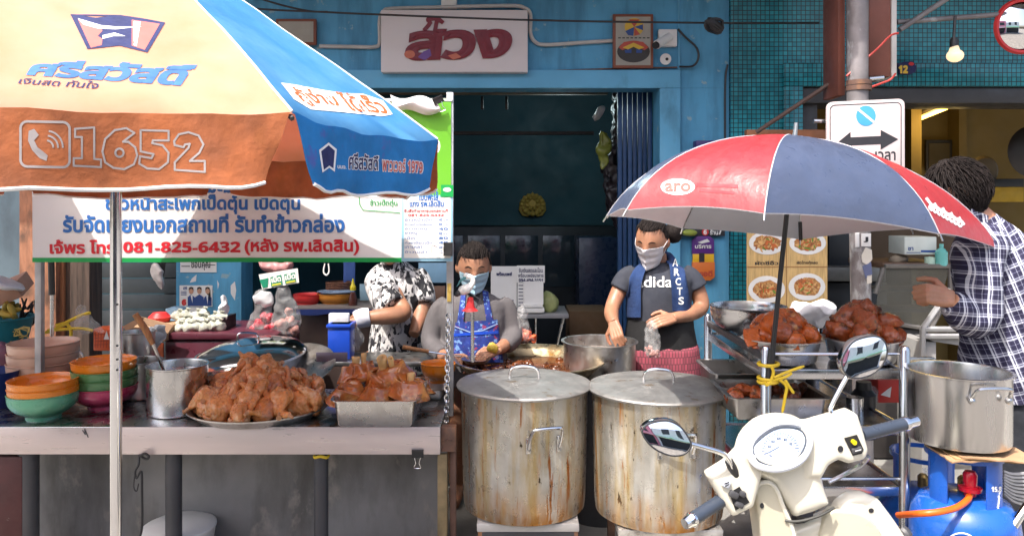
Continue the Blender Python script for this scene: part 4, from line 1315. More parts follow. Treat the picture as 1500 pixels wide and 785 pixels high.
# name board
sg = thing('shop_sign', 'white name board with three dark red Thai letters over the doorway', 'sign', (P(666, 0, 4.9).x, 4.9, P(0, 105, 4.9).z))
MB().boxpx(558, 15, 773, 106, 4.90, 0.09, 0.004).build('board', M('sign_white', (0.66, 0.60, 0.59), 0.5, var=0.05, vs=2, stain=((0.55, 0.45, 0.38), 2.5, 0.6, 0.75, (1, 1, 1))), sg)
ss = pl(4.896)
b = MB()
m_signred = M('sign_red', (0.17, 0.006, 0.016), 0.45, var=0.15, vs=20)
write(b, 'สวง', ((596, 44), (754, 40), (746, 86), (592, 90)), ss, 0.055, 0.004)
line(b, smoothpts([(622, 44), (630, 34), (627, 29), (640, 28), (648, 33)], 3), 6, ss, 0.003)
line(b, [(640, 30), (637, 46), (630, 56)], 6, ss, 0.003)
b.build('red_lettering', m_signred, sg)
b = MB(); decal(b, ell(600, 80, 8, 6, 14), ss, 0.009); decal(b, [(656, 82), (668, 78), (676, 84), (664, 88)], ss, 0.009)
b.build('orange_letter_foot', M('sign_orange', (0.50, 0.13, 0.07), 0.5), sg)
b = MB(); decal(b, [(612, 84), (620, 76), (630, 72), (632, 82), (622, 89)], ss, 0.009); b.build('purple_letter_foot', M('sign_purple', (0.14, 0.06, 0.25), 0.5), sg)
b = MB(); p = P(658, 4, 4.98); b.box((p.x, 4.975, p.z), (0.10, 0.04, 0.09), bev=0.006); b.build('junction_box', m_pwhite, label='grey junction box on the wall above the name board', cat='junction box')
# white conduit
m_pipe = M('white_conduit', (0.52, 0.50, 0.47), 0.5, var=0.15)
b = MB()
r_ = 0.0125
b.tube(smoothpts([P(468, 68, 4.98), P(520, 69, 4.98), P(549, 69, 4.98), P(556, 62, 4.98), P(556, 30, 4.98), P(562, 17, 4.98), P(576, 13, 4.98), P(650, 11, 4.95), P(745, 9, 4.95), P(768, 12, 4.95), P(777, 22, 4.97), P(777, 48, 4.98), P(784, 62, 4.98), P(800, 66, 4.98), P(850, 63, 4.98), P(898, 60, 4.98)], 5), r_, 8)
b.build('conduit', m_pipe, label='bent white electric conduit running around the name board', cat='pipe')
# framed talisman prints
def framed(label, x0, y0, x1, y1, Y, col, group=None):
    o = thing('framed_print', label, 'picture', P((x0 + x1) / 2, y1, Y), group)
    MB().boxpx(x0, y0, x1, y1, Y, 0.03, 0.004).build('frame', m_wood if col else M('brown_frame', (0.20, 0.06, 0.03), 0.5), o)
    MB().boxpx(x0 + 4, y0 + 4, x1 - 4, y1 - 4, Y - 0.002, 0.004, 0).build('sheet', M('aged_sheet', (0.34, 0.32, 0.27), 0.6), o)
    return o
fp = framed('brown framed print of two round colourful emblems beside the camera', 898, 21, 957, 100, 4.95, False)
s2 = pl(4.9475)
def dec(parent, name, mat, shapes, surf, lift=0.0005):
    q = MB()
    for i, sh in enumerate(shapes): decal(q, sh, surf, lift + 0.00003 * i)
    return q.build(name, mat, parent)
m_py = M('print_gold', (0.60, 0.38, 0.03), 0.5); m_pb = M('print_deepblue', (0.02, 0.06, 0.22), 0.5); m_pr = M('print_brick', (0.42, 0.06, 0.03), 0.5); m_pk = M('print_black', (0.03, 0.025, 0.02), 0.5)
dec(fp, 'printed_wheel', m_py, [ell(929, 40, 14, 13)], s2, 0.0004)
dec(fp, 'printed_wheel_red', m_pr, [[(929, 40), (921, 29), (937, 29)], [(929, 40), (938, 51), (929, 53)]], s2, 0.001)
dec(fp, 'printed_wheel_blue', m_pb, [[(929, 40), (916, 46), (920, 52), (928, 53)], [(929, 40), (942, 36), (942, 45)]], s2, 0.001)
dec(fp, 'printed_oval', m_pk, [ell(928, 76, 24, 16)], s2, 0.0004)
dec(fp, 'printed_oval_ring', m_pr, [[(906, 70), (914, 62), (928, 60), (942, 62), (950, 70), (944, 74), (928, 66), (912, 74)]], s2, 0.001)
dec(fp, 'printed_oval_gold', m_py, [[(912, 70), (928, 63), (944, 70), (936, 73), (928, 69), (920, 73)]], s2, 0.0016)
dec(fp, 'printed_oval_blue', m_pb, [[(915, 74), (925, 72), (925, 78), (916, 78)], [(932, 72), (941, 74), (940, 78), (932, 78)]], s2, 0.0016)
q = MB()
for x in range(906, 954, 6):
    line(q, [(x, 56), (x + 3, 56)], 1.6, s2, 0.0005)
q.build('printed_marks', m_pk, fp)
fp2 = framed('brown framed picture half hidden behind the top of the big umbrella', 404, 28, 463, 66, 4.95, False)
# camera, socket
cc = thing('security_camera', 'white bullet security camera on a square box beside the framed print', 'camera', P(978, 55, 4.97))
MB().boxpx(965, 43, 992, 68, 4.955, 0.043, 0.006).build('mount_box', m_white, cc)
MB().tube([P(981, 54, 4.94), P(962, 66, 4.86)], [0.027, 0.029], 14).build('body', m_white, cc)
MB().tube([P(962, 66, 4.862), P(959.5, 67.5, 4.85)], [0.023, 0.022], 14).build('lens', m_black, cc)
b = MB(); b.tube([P(975, 87, 4.998), P(975, 87, 4.972)], 0.036, 20); b.build('socket_plate', m_white, label='small round white socket below the camera', cat='socket')
b = MB(); b.tube([P(977, 87, 4.970), P(977, 87, 4.966)], 0.010, 12); b.build('socket_hole', m_black, label='dark hole in the round white socket', cat='socket')
for o in (bpy.data.objects['socket_hole'],):
    o.parent = bpy.data.objects['socket_plate']; o.location = Vector(o.location) - Vector(o.parent.location)
    del o['category']
# wires
def cable(label, pts, Y, r=0.006, mat=m_black, cat='cable', name='cable'):
    q = MB().tube(smoothpts([P(x, y, Y if not isinstance(Y, (list, tuple)) else Y[i]) for i, (x, y) in enumerate(pts)], 6), r, 6)
    return q.build(name, mat, label=label, cat=cat)
cable('taut black cable crossing in front of the name board', [(330, 10), (400, 15), (470, 18), (560, 22), (780, 30), (1030, 34), (1200, 34)], 4.6, 0.006)
cable('short black cable slanting in from the top left', [(385, 0), (420, 10), (455, 17), (480, 18)], 4.62, 0.006)
cable('twisted wires looping down beside the camera', [(993, 43), (1005, 56), (1020, 70), (1023, 85), (1015, 97), (995, 98)], 4.97, 0.007)
cable('thin cable hanging down the right side of the blue wall', [(1066, 95), (1063, 110), (1062, 140), (1062, 185), (1062, 210)], 4.97, 0.007)
cable('thin pipe running down beside the doorway', [(994, 0), (994.5, 60), (995, 100), (995, 170), (995, 226)], 4.985, 0.006, m_bluel)
cable('rust stained wire along the ledge above the doorway', [(560, 107), (650, 106.5), (770, 105), (900, 101), (992, 99)], 4.985, 0.005, m_rust)
b = MB()
for k in range(9):
    t = k * 0.7
    pts = [P(1046 + 13 * math.cos(a + t) * (1 - 0.06 * k), 38 + 8 * math.sin(a * (1 + 0.2 * (k % 2)) + k) - (a - 3) * 1.2, 4.55 + 0.02 * math.sin(a + k)) for a in (2 * math.pi * i / 14 for i in range(14))]
    b.tube(pts, 0.010, 5, closed=True)
b.build('cable_bundle', m_black, label='black knot of taped cable hanging on the wire by the tiles', cat='cable')

# golden emblem deep inside
ge = MB()
def gold(pts): ge.inflate(pts, 8.18, 0.02, 0.01, 0.012, 3)
gold([(780, 281), (785, 287), (794, 289), (799, 297), (800, 308), (795, 316), (786, 318), (783, 309), (780, 304), (777, 309), (774, 318), (765, 316), (760, 308), (761, 297), (766, 289), (775, 287)])
gold([(780, 306), (783, 311), (782, 317), (778, 317), (777, 311)])
for k in range(16):
    a = 2 * math.pi * k / 16
    ge.ball(P(780 + 15 * math.cos(a), 300 + 13 * math.sin(a) * 1.05, 8.15), 0.028, 8)
    if k % 2: ge.ball(P(780 + 8 * math.cos(a), 298 + 8 * math.sin(a), 8.15), 0.022, 8)
ge.build('gold_emblem', M('gold_relief', (0.62, 0.42, 0.10), 0.4, 0.2), label='gold leaf shaped emblem on the dark back wall of the shop', cat='emblem')
# dark furniture inside
def darkbox(name, label, cat, x0, y0, x1, Y, dep, mat):
    a, c_ = P(x0, y0, Y), P(x1, y0, Y)
    q = MB(); wbox(q, a.x, c_.x, Y, Y + dep, 0.13, a.z, 0.01)
    return q.build(name, mat, label=label, cat=cat)
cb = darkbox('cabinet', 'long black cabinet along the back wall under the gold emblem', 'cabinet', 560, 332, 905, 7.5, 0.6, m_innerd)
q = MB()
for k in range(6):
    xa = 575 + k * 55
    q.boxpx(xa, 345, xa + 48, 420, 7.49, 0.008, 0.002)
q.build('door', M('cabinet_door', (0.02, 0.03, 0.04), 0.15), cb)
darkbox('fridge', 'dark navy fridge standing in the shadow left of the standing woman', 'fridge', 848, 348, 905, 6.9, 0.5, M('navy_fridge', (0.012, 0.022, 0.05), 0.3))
# things hanging inside the doorway
def hangbag(label, pts, Y, mat, amp=0.02, seed=1, dep=0.06, name='hanging_bag'):
    q = MB().inflate(pts, Y, dep / 2, dep / 2, min(0.03, dep / 2.2), 4)
    q2 = MB().add(q.v, q.f).voxel(0.012, 3)
    q2.crumple(amp, 22, seed)
    return q2.build(name, mat, label=label, cat='bag', ang=80)
hangbag('yellow green plastic bag hanging inside the doorway', [(880, 190), (890, 194), (896, 215), (890, 240), (882, 250), (876, 225), (876, 205)], 5.6, M('lime_bag', (0.22, 0.24, 0.04), 0.4, var=0.3), 0.025, 3)
hangbag('pale twisted plastic bag hanging high inside the doorway', [(884, 154), (888, 160), (880, 172), (870, 180), (868, 170), (876, 160)], 5.6, m_bagw, 0.012, 4)
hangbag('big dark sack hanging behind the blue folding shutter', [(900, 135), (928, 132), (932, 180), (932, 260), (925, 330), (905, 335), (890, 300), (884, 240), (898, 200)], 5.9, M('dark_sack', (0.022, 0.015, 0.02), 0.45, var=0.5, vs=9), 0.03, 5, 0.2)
# folding table with papers
ft = thing('folding_table', 'small folding table with crossed steel legs behind the stew wok', 'table', (P(790, 0, 5.4).x, 5.4, 0.13))
a0, a1 = P(735, 460, 5.3), P(833, 460, 5.3)
q = MB(); wbox(q, a0.x, a1.x, 5.3, 5.75, a0.z - 0.03, a0.z, 0.004); q.build('top', M('grey_laminate', (0.22, 0.22, 0.23), 0.4), ft)
for (xa, xb, yy) in ((a0.x + 0.05, a1.x - 0.12, 5.34), (a1.x - 0.03, a0.x + 0.25, 5.37), (a1.x - 0.22, a1.x - 0.22, 5.6)):
    MB().tube([(xa, yy, a0.z - 0.03), (xb, yy, 0.13)], 0.012, 8).build('leg', m_steel, ft)
pp_ = thing('notice', 'white printed sheet standing at the left on the folding table', 'notice', P(738, 458, 5.36))
MB().boxpx(719, 390, 757, 450, 5.36, 0.004, 0).build('sheet', m_paper, pp_)
q = MB()
write(q, 'พร้อมเพย์', (727, 398, 750, 404), pl(5.357), 0.04); line(q, [(727, 440), (752, 440)], 1.5, pl(5.357)); q.build('lettering', m_pnavy, pp_)
q = MB(); decal(q, [(724, 445), (740, 442), (754, 446), (740, 449)], pl(5.357)); q.build('red_mark', m_pr, pp_)
pp_ = thing('notice', 'white sheet with handwritten Thai lines standing at the right on the folding table', 'notice', P(777, 458, 5.34))
MB().boxpx(757, 389, 798, 414, 5.34, 0.004, 0).build('sheet', m_paper, pp_)
MB().boxpx(758, 414, 776, 456, 5.345, 0.003, 0).build('sheet', m_paper, pp_)
MB().boxpx(768, 412, 796, 446, 5.335, 0.003, 0).build('small_sheet', m_white, pp_)
q = MB(); write(q, 'รับเงินสดและโอน', (760, 392, 795, 399), pl(5.337), 0.01); write(q, 'พร้อมเพย์ธนาคาร', (759, 400, 796, 406), pl(5.337), 0.01); write(q, '094-494-3151', (760, 408, 795, 413), pl(5.337), 0.01)
for k in range(7): line(q, [(760, 418 + k * 5), (766, 418 + k * 5)], 1.2, pl(5.343))
q.build('lettering', m_pnavy, pp_)
b = MB().box(P(780, 453, 5.36), (0.16, 0.14, 0.03), bev=0.004); b.box(P(779, 447, 5.36) , (0.15, 0.12, 0.015), bev=0.003); b.build('paper_stack', m_paper, label='stack of white paper under the handwritten sheets', cat='paper')
b = MB().ball(P(806, 444, 5.42), (0.075, 0.06, 0.075), 18).crumple(0.03, 14, 2); b.build('crumpled_bag', M('pale_green_bag', (0.30, 0.33, 0.13), 0.6, var=0.3), label='crumpled pale green bag at the right end of the folding table', cat='bag', ang=80)
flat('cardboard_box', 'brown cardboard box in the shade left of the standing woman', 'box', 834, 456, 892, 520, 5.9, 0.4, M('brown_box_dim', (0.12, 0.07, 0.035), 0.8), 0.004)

# ================================================================== left wall, pillar and clutter behind the counter
flat('poster', 'white election style poster with three people and a red number six', 'poster', 263, 418, 311, 449, FY - 0.026, 0.003, m_paper, 0)
po = bpy.data.objects['poster']
ps = pl(FY - 0.0275)
m_skinp = M('printed_skin', (0.50, 0.28, 0.18), 0.7)
q = MB()
for x in (280, 292, 304): decal(q, ell(x, 426, 3.4, 4.6), ps, 0.0008)
q.build('printed_face', m_skinp, po)
q = MB()
for x in (280, 292, 304): decal(q, [(x - 3.6, 425), (x - 3, 421), (x, 420), (x + 3, 421), (x + 3.6, 425), (x, 422.6)], ps, 0.0012)
decal(q, [(301, 424), (303, 420), (308, 424), (309, 440), (306, 440)], ps, 0.0004)
q.build('printed_hair', m_pk, po)
q = MB()
decal(q, [(272, 448), (274, 436), (280, 431), (286, 436), (287, 448)], ps, 0.0005); decal(q, [(284, 448), (286, 435), (292, 431), (298, 435), (300, 448)], ps, 0.0006); decal(q, [(298, 448), (299, 436), (304, 431), (310, 436), (310, 448)], ps, 0.0004)
q.build('printed_jacket', m_pb, po)
q = MB(); decal(q, [(279, 432), (282, 432), (282, 444)], ps, 0.001); decal(q, [(302, 432), (305, 432), (304, 446)], ps, 0.001); decal(q, [(264, 436), (275, 436), (275, 448), (264, 448)], ps, 0.001); q.build('printed_white', m_pwhite, po)
q = MB(); write(q, '6', (266, 438, 273, 447.5), ps, 0.08, 0.0016); q.build('printed_number', m_red, po)
q = MB(); write(q, 'ส', (268, 420, 274, 424), ps, 0.03); 
for k in range(3): line(q, [(265, 427 + 2.4 * k), (273, 427 + 2.4 * k)], 0.9, ps)
q.build('printed_text', m_pb, po)
for o in list(po.children):
    pass
nt_ = thing('notice', 'white paper with black handwriting high on the blue jamb under the banner', 'notice', P(289, 398, FY - 0.03))
MB().boxpx(264, 383, 317, 399, FY - 0.026, 0.003, 0).build('sheet', m_paper, nt_)
q = MB(); write(q, 'ขอบคุณ', (280, 384, 308, 396), ps, 0.02); line(q, [(266, 390), (278, 390)], 1.2, ps); line(q, [(300, 388), (315, 388)], 1, ps); q.build('handwriting', m_ink, nt_)
flat('notice', 'second sheet of small print below the poster with three people', 'notice', 262, 450, 300, 480, FY - 0.025, 0.003, m_paper, 0)
for lab, pts in (('largest torn white scrap of paper on the blue jamb', [(338, 418), (344, 412), (346, 425), (344, 440), (338, 430)]), ('torn scrap of paper just above the poster with three people', [(281, 408), (288, 402), (287, 412), (278, 414)]), ('small torn scrap of paper right of the poster with three people', [(318, 410), (321, 416), (319, 424)])):
    q = MB(); decal(q, pts, pl(FY - 0.021), 0.0005); q.build('torn_paper', m_pwhite, label=lab, cat='paper')
# wooden boards
m_board = M('reddish_board', (0.30, 0.13, 0.07), 0.75, var=0.35, vs=9, bump=0.15, bs=30, stretch=(3, 3, 0.7), stain=((0.10, 0.05, 0.03), 7, 0.52, 0.68, (2, 2, 0.8)))
q = MB(); wbox(q, P(28, 0, 4.3).x, P(82, 0, 4.3).x, 4.3, 4.36, 0.12, 2.1, 0.004); q.build('board', m_board, label='reddish plywood board standing behind the left banner post', cat='board')
q = MB(); wbox(q, P(82.5, 0, 4.34).x, P(93, 0, 4.34).x, 4.34, 4.42, 0.12, 2.1, 0.004); q.build('timber', M('orange_timber', (0.34, 0.14, 0.06), 0.7, var=0.25, vs=10, stretch=(5, 5, 0.5)), label='narrow orange brown timber beside the plywood board', cat='timber')
q = MB(); wbox(q, P(93.5, 0, 4.36).x, P(131, 0, 4.36).x, 4.36, 4.5, 0.12, 2.1, 0.006); q.build('old_door', M('dark_weathered_wood', (0.075, 0.05, 0.038), 0.8, var=0.5, vs=10, bump=0.25, bs=20, stretch=(5, 5, 0.4)), label='dark weathered wood panel left of the grey shutter', cat='panel')
# yellow ribbons tied across
q = MB()
for pts in ([(82, 476), (95, 473), (118, 462), (132, 458)], [(70, 484), (95, 482), (120, 481), (136, 484)], [(60, 488), (75, 485), (88, 478), (98, 474)], [(98, 474), (104, 484), (103, 500)]):
    q.tube(smoothpts([P(x, y, 3.85) for x, y in pts], 4), 0.008, 6)
q.build('ribbon', m_yellow, label='yellow plastic ribbon knotted around the left banner post', cat='ribbon')
q = MB()
for k in range(14):
    a = rnd.uniform(0, 6.28); c0 = P(24 + rnd.uniform(-12, 10), 490 + rnd.uniform(-7, 8), 3.7)
    q.tube([c0 + Vector((0.03 * math.cos(a + t), 0.02 * math.sin(t * 1.3), 0.022 * math.sin(a + t))) for t in (0, 0.9, 1.8, 2.7, 3.6)], 0.003, 5)
q.build('rubber_bands', M('pale_yellow', (0.70, 0.55, 0.18), 0.5), label='tangle of pale yellow rubber bands at the far left', cat='rubber bands')
# dark dried twigs
q = MB()
for k in range(26):
    c0 = P(rnd.uniform(28, 56), rnd.uniform(450, 515), 3.9 + rnd.uniform(-0.05, 0.05))
    q.tube([c0, c0 + Vector((rnd.uniform(-0.03, 0.03), 0.01, rnd.uniform(0.02, 0.07)))], [0.008, 0.004], 5)
q.build('dried_bundle', M('dark_dried', (0.045, 0.028, 0.025), 0.7, var=0.5), label='dark dried bundle hanging on the plywood board', cat='bundle')
# far left tub etc.
tb = MB().lathe([(0, 0), (0.13, 0), (0.165, 0.15), (0.175, 0.155), (0.17, 0.16), (0.158, 0.155), (0.125, 0.01), (0, 0.01)], P(-8, 512, 3.75), 32)
tb.build('tub', M('teal_plastic', (0.01, 0.16, 0.20), 0.4), label='teal plastic tub at the far left edge', cat='tub')
b = MB()
for k in range(16):
    c0 = P(rnd.uniform(-20, 26), rnd.uniform(445, 466), 3.75 + rnd.uniform(-.08, .08))
    b.ball(c0, (0.035, 0.02, 0.014), 8, Matrix.Rotation(rnd.uniform(0, 3), 4, 'Y'))
b.build('banana_leaves', M('yellow_green_leaf', (0.30, 0.22, 0.03), 0.5, var=0.5), label='yellowing leaves piled in the teal tub', cat='leaves')
b = MB(); m_ = Matrix.Translation(P(6, 428, 3.8)) @ Euler((R(15), R(-24), R(10))).to_matrix().to_4x4()
t_ = MB().box((0, 0, 0), (0.20, 0.2, 0.075), bev=0.004); b.add([m_ @ v for v in t_.v], t_.f); b.build('cardboard_box', M('pinkish_card', (0.42, 0.24, 0.17), 0.8), label='tilted cardboard box above the teal tub at the far left', cat='box')
b = MB().ball(P(6, 414, 3.72), (0.10, 0.07, 0.022), 16, Matrix.Rotation(R(20), 4, 'Y')).crumple(0.012, 20, 3); b.build('plastic_sheet', m_bagw, label='pale plastic sheet draped over the far left cardboard box', cat='plastic', ang=80)
b = MB().ball(P(4, 528, 3.55), (0.06, 0.06, 0.09), 18).crumple(0.02, 12, 8); b.build('sack', M('mauve_sack', (0.20, 0.09, 0.13), 0.6, var=0.3), label='mauve sack at the far left edge of the counter', cat='sack', ang=80)
tb = MB().lathe([(0, 0), (0.07, 0), (0.095, 0.15), (0.10, 0.155), (0.09, 0.15), (0.065, 0.01), (0, 0.01)], (P(-8, 0, 3.3).x, 3.3, TZ), 28)
tb.build('pail', M('navy_plastic', (0.01, 0.03, 0.16), 0.4), label='navy plastic pail at the far left end of the counter', cat='pail')
# orange basket, white bags, carton, canisters
b = MB(); wbox(b, P(136, 0, 3.9).x, P(167, 0, 3.9).x, 3.9, 4.0, P(0, 514, 3.9).z, P(0, 481, 3.9).z, 0.008)
m_lab = M('orange_label', (0.72, 0.12, 0.03), 0.5, var=0)
b.build('orange_basket', m_lab, label='small bright orange printed box left of the umbrella pole', cat='box')
q = MB()
for k in range(6):
    line(q, [(140 + k * 4.2, 487), (139 + k * 4.2, 509)], 0.9, pl(3.898))
for k in range(4): line(q, [(138, 490 + k * 5), (158, 489 + k * 5)], 0.9, pl(3.898))
q.build('printed_lines', m_pr, bpy.data.objects['orange_basket'])
q = MB(); decal(q, [(152, 497), (156, 484), (160, 497)], pl(3.897), 0.0006); decal(q, [(161, 486), (165, 486), (165, 505), (161, 505)], pl(3.897), 0.0006); q.build('printed_white', m_pwhite, bpy.data.objects['orange_basket'])
b = MB().inflate([(112, 452), (122, 444), (128, 462), (140, 470), (152, 486), (140, 490), (128, 484), (118, 494), (112, 480)], 3.86, 0.03, 0.03, 0.025, 4).voxel(0.01, 3).crumple(0.02, 25, 2)
b.build('plastic_bag', m_bag, label='clear plastic bag tied beside the dark wood panel', cat='bag', ang=80)
b = MB(); wbox(b, P(131, 0, 4.6).x, P(144, 0, 4.6).x, 4.6, 4.62, P(0, 478, 4.6).z, P(0, 445, 4.6).z, 0.004); b.build('blue_notice', m_blue_p, label='small blue plastic tray against the grey shutter', cat='tray')
bxo = thing('cardboard_box', 'open cardboard box with raised flaps behind the wooden ladle', 'box', P(218, 498, 4.05))
q = MB(); wbox(q, P(182, 0, 4.0).x, P(242, 0, 4.0).x, 4.0, 4.25, P(0, 500, 4.0).z, P(0, 480, 4.0).z, 0.003); q.build('body', m_card, bxo)
for pts in ([(180, 478), (206, 464), (212, 466), (186, 486)], [(206, 464), (254, 476), (246, 488), (210, 474)]):
    MB().pxpoly(pts, 3.98, 0.006).build('flap', M('card_flap', (0.45, 0.27, 0.16), 0.85), bxo)
b = MB().lathe([(0, 0.0), (0.05, 0.0), (0.06, 0.025), (0.035, 0.05), (0, 0.055)], P(234, 471, 4.2), 24); b.build('plastic_dome', m_red, label='red plastic dome behind the open cardboard box', cat='lid')
b = MB().inflate([(216, 482), (226, 476), (238, 474), (242, 488), (236, 502), (228, 512), (222, 500)], 3.9, 0.03, 0.03, 0.028, 4).voxel(0.009, 2).crumple(0.03, 24, 7); b.build('white_bag', m_bagw, label='knotted white carrier bag in front of the open cardboard box', cat='bag', ang=80)
b = MB(); b.thick(lambda u, v: P(176 + 44 * u, 497 + 6 * v + 3 * math.sin(5 * u), 3.85 + 0.1 * v), 10, 4, (0, 0, -0.004)); b.build('white_tray', m_white, label='white foam tray lying beside the umbrella pole', cat='tray')
b = MB(); p = P(198, 520, 3.95); b.lathe([(0, 0), (0.032, 0), (0.032, 0.09), (0.02, 0.1), (0, 0.1)], p - Vector((0, 0, 0.03)), 20); b.build('steel_canister', m_steelv, label='small steel canister behind the soup pot', cat='canister')
b = MB(); wbox(b, P(205, 0, 3.98).x, P(238, 0, 3.98).x, 3.985, 4.0, P(0, 525, 3.98).z, P(0, 503, 3.98).z, 0.003); b.build('orange_packet', M('orange_packet_print', (0.55, 0.13, 0.05), 0.5, var=0.3, vs=30), label='orange printed packet standing behind the soup pot', cat='packet')
# maroon freezer and black tray with bags
fz = thing('freezer', 'low maroon chest freezer behind the soup pot', 'freezer', (P(300, 0, 4.1).x, 4.3, 0.12))
m_mar = M('maroon_enamel', (0.085, 0.018, 0.03), 0.35, var=0.12)
q = MB(); wbox(q, P(241, 0, 4.05).x, P(405, 0, 4.05).x, 4.05, 4.5, 0.12, P(0, 499, 4.05).z, 0.012); q.build('body', m_mar, fz)
q = MB(); wbox(q, P(240, 0, 4.04).x, P(407, 0, 4.04).x, 4.04, 4.5, P(0, 498, 4.04).z, P(0, 488, 4.04).z, 0.008); q.build('lid', m_mar, fz)
lt_ = MB().inflate([(244, 488), (262, 474), (330, 462), (337, 462), (337, 486), (300, 488)], 4.22, 0.1, 0.1, 0.01, 3); lt_.build('black_tray', m_black, label='black plastic tray of knotted bags on the maroon freezer', cat='tray')
m_knot = M('bagged_greens', (0.50, 0.50, 0.42), 0.35, var=0.35, vs=24, bump=0.4, bs=40, stain=((0.32, 0.33, 0.10), 20, 0.55, 0.66, (1, 1, 1)), stain2=((0.55, 0.25, 0.12), 26, 0.64, 0.72, (1, 1, 1)))
for k in range(16):
    x = 264 + (k % 6) * 12 + rnd.uniform(-3, 3); y = 482 - (k // 6) * 9 - (x - 264) * 0.11 + rnd.uniform(-2, 2)
    b = MB().ball(P(x, y, 4.12 + 0.05 * (k // 6)), (0.034, 0.03, 0.028), 14).crumple(0.016, 40, k)
    c0 = P(x + 1, y - 6, 4.12 + 0.05 * (k // 6)); b.tube([c0, c0 + Vector((0.006, 0, 0.018))], [0.006, 0.014], 8)
    b.build('knotted_bag', m_knot, label='small knotted clear bag of greens piled in the black tray', cat='bag', group='knotted bags of greens in the black tray', ang=80)
b = MB().inflate([(316, 462), (322, 448), (326, 434), (332, 436), (333, 450), (328, 464)], 4.2, 0.03, 0.03, 0.025, 4).voxel(0.009, 2).crumple(0.025, 26, 5); b.build('white_bag', m_bagw, label='white bag standing up at the right of the black tray', cat='bag', ang=80)
flat('document_stack', 'stack of pale blue sheets left of the black tray', 'paper', 242, 452, 265, 482, 4.55, 0.12, M('pale_blue_paper', (0.30, 0.45, 0.58), 0.7, var=0.3, vs=60, stretch=(0.2, 0.2, 3)), 0.003)
hangbag('white plastic bag hanging under the banner beside a bunch of wires', [(219, 386), (232, 386), (240, 396), (243, 412), (238, 424), (228, 418), (222, 405)], 4.5, M('print_bag', (0.50, 0.47, 0.46), 0.45, var=0.3, vs=18), 0.018, 8, 0.04)
q = MB()
for k in range(7): q.tube([P(229 + k * 2.2, 384, 4.55), P(234 + k * 0.9, 404, 4.55)], 0.004, 5)
q.build('wire_bunch', m_black, label='bunch of thin dark wires hanging under the banner', cat='wire')
# hanging clear bags with red and meat
def clearbag(label, pts, fill, Y, cmat, seed):
    o = thing('plastic_bag', label, 'bag', P(*pts[0], Y))
    q = MB().inflate(pts, Y, 0.045, 0.045, 0.04, 5).voxel(0.008, 4).crumple(0.012, 28, seed); q.build('film', m_bag, o, ang=80)
    q = MB()
    ymax = max(p[1] for p in pts); ymin = min(p[1] for p in pts); xm = sum(p[0] for p in fill) / len(fill)
    for (x, y, r0) in fill:
        for k in range(5):
            r1 = r0 * rnd.uniform(0.42, 0.7)
            q.ball(P(x + rnd.uniform(-5, 5), y + rnd.uniform(-4, 3), Y + rnd.uniform(-0.02, 0.02)), (r1, r1 * 0.8, r1 * 0.8), 10, Matrix.Rotation(rnd.uniform(0, 3), 4, 'Y'))
    q.crumple(0.010, 45, seed + 1); q.build('contents', cmat, o, ang=80)
    return o
m_redmeat = M('red_chilli_paste', (0.45, 0.03, 0.05), 0.4, var=0.35, vs=40)
m_pale = M('pinkish_meat', (0.42, 0.20, 0.17), 0.45, var=0.35, vs=40)
clearbag('clear bag of red filling hanging left of a paler bag', [(376, 426), (392, 424), (400, 440), (398, 460), (400, 480), (392, 490), (370, 490), (360, 482), (366, 468), (376, 450), (372, 438)],
         [(380, 476, 0.045), (390, 468, 0.04), (370, 482, 0.03), (394, 480, 0.03), (385, 486, 0.03)], 4.2, m_redmeat, 1)
clearbag('clear bag of pinkish meat hanging right of the red one', [(406, 420), (422, 419), (426, 432), (436, 448), (441, 470), (434, 488), (424, 497), (410, 494), (398, 482), (398, 466), (404, 444)],
         [(410, 478, 0.045), (425, 470, 0.04), (428, 484, 0.04), (415, 488, 0.035), (422, 456, 0.03)], 4.15, m_pale, 2)
# open / open sign
os_ = thing('open_sign', 'small green and white hanging sign reading open twice in Thai', 'sign', P(408, 410, 4.12))
q = MB().pxpoly([(379, 402), (436, 393), (438, 414), (384, 424)], 4.12, 0.004); q.build('board', m_white, os_)
q = MB(); decal(q, [(396, 406), (412, 402.5), (414, 417), (397, 420)], pl(4.118), 0.0006); decal(q, [(416, 402), (432, 399), (434, 413), (418, 416)], pl(4.118), 0.0006); decal(q, [(380, 410), (393, 407), (392, 420), (385, 422)], pl(4.118), 0.0006); q.build('green_panel', M('sign_green', (0.01, 0.22, 0.12), 0.5), os_)
q = MB(); write(q, 'เปิด', ((397, 406), (411, 403), (412, 412), (398, 415)), pl(4.118), 0.05, 0.0012); write(q, 'เปิด', ((417, 402), (432, 399), (433, 408), (418, 411)), pl(4.118), 0.05, 0.0012); q.build('lettering', m_white, os_)
q = MB(); line(q, [(399, 417.5), (411, 415.5)], 2.5, pl(4.118), 0.0012); line(q, [(420, 413.8), (432, 411.5)], 2.5, pl(4.118), 0.0012); q.build('yellow_line', M('sign_yellow', (0.6, 0.55, 0.05), 0.5), os_)
hangbag('pink plastic bundle hanging above the open sign', [(378, 384), (430, 384), (428, 396), (410, 402), (390, 398)], 4.25, M('pink_bag', (0.36, 0.16, 0.16), 0.5, var=0.2), 0.015, 9, 0.06)
hangbag('small silver grey knotted bag beside the open sign', [(370, 430), (382, 424), (398, 430), (402, 444), (390, 450), (374, 446)], 4.22, m_bagw, 0.02, 11, 0.05)
q = MB(); q.tube(smoothpts([P(476, 386, 4.1), P(474, 398, 4.1), P(478, 403, 4.1), P(482, 398, 4.1), P(481, 386, 4.1)], 4), 0.004, 6); q.build('hook', m_white, label='white plastic hook hanging under the banner border', cat='hook')
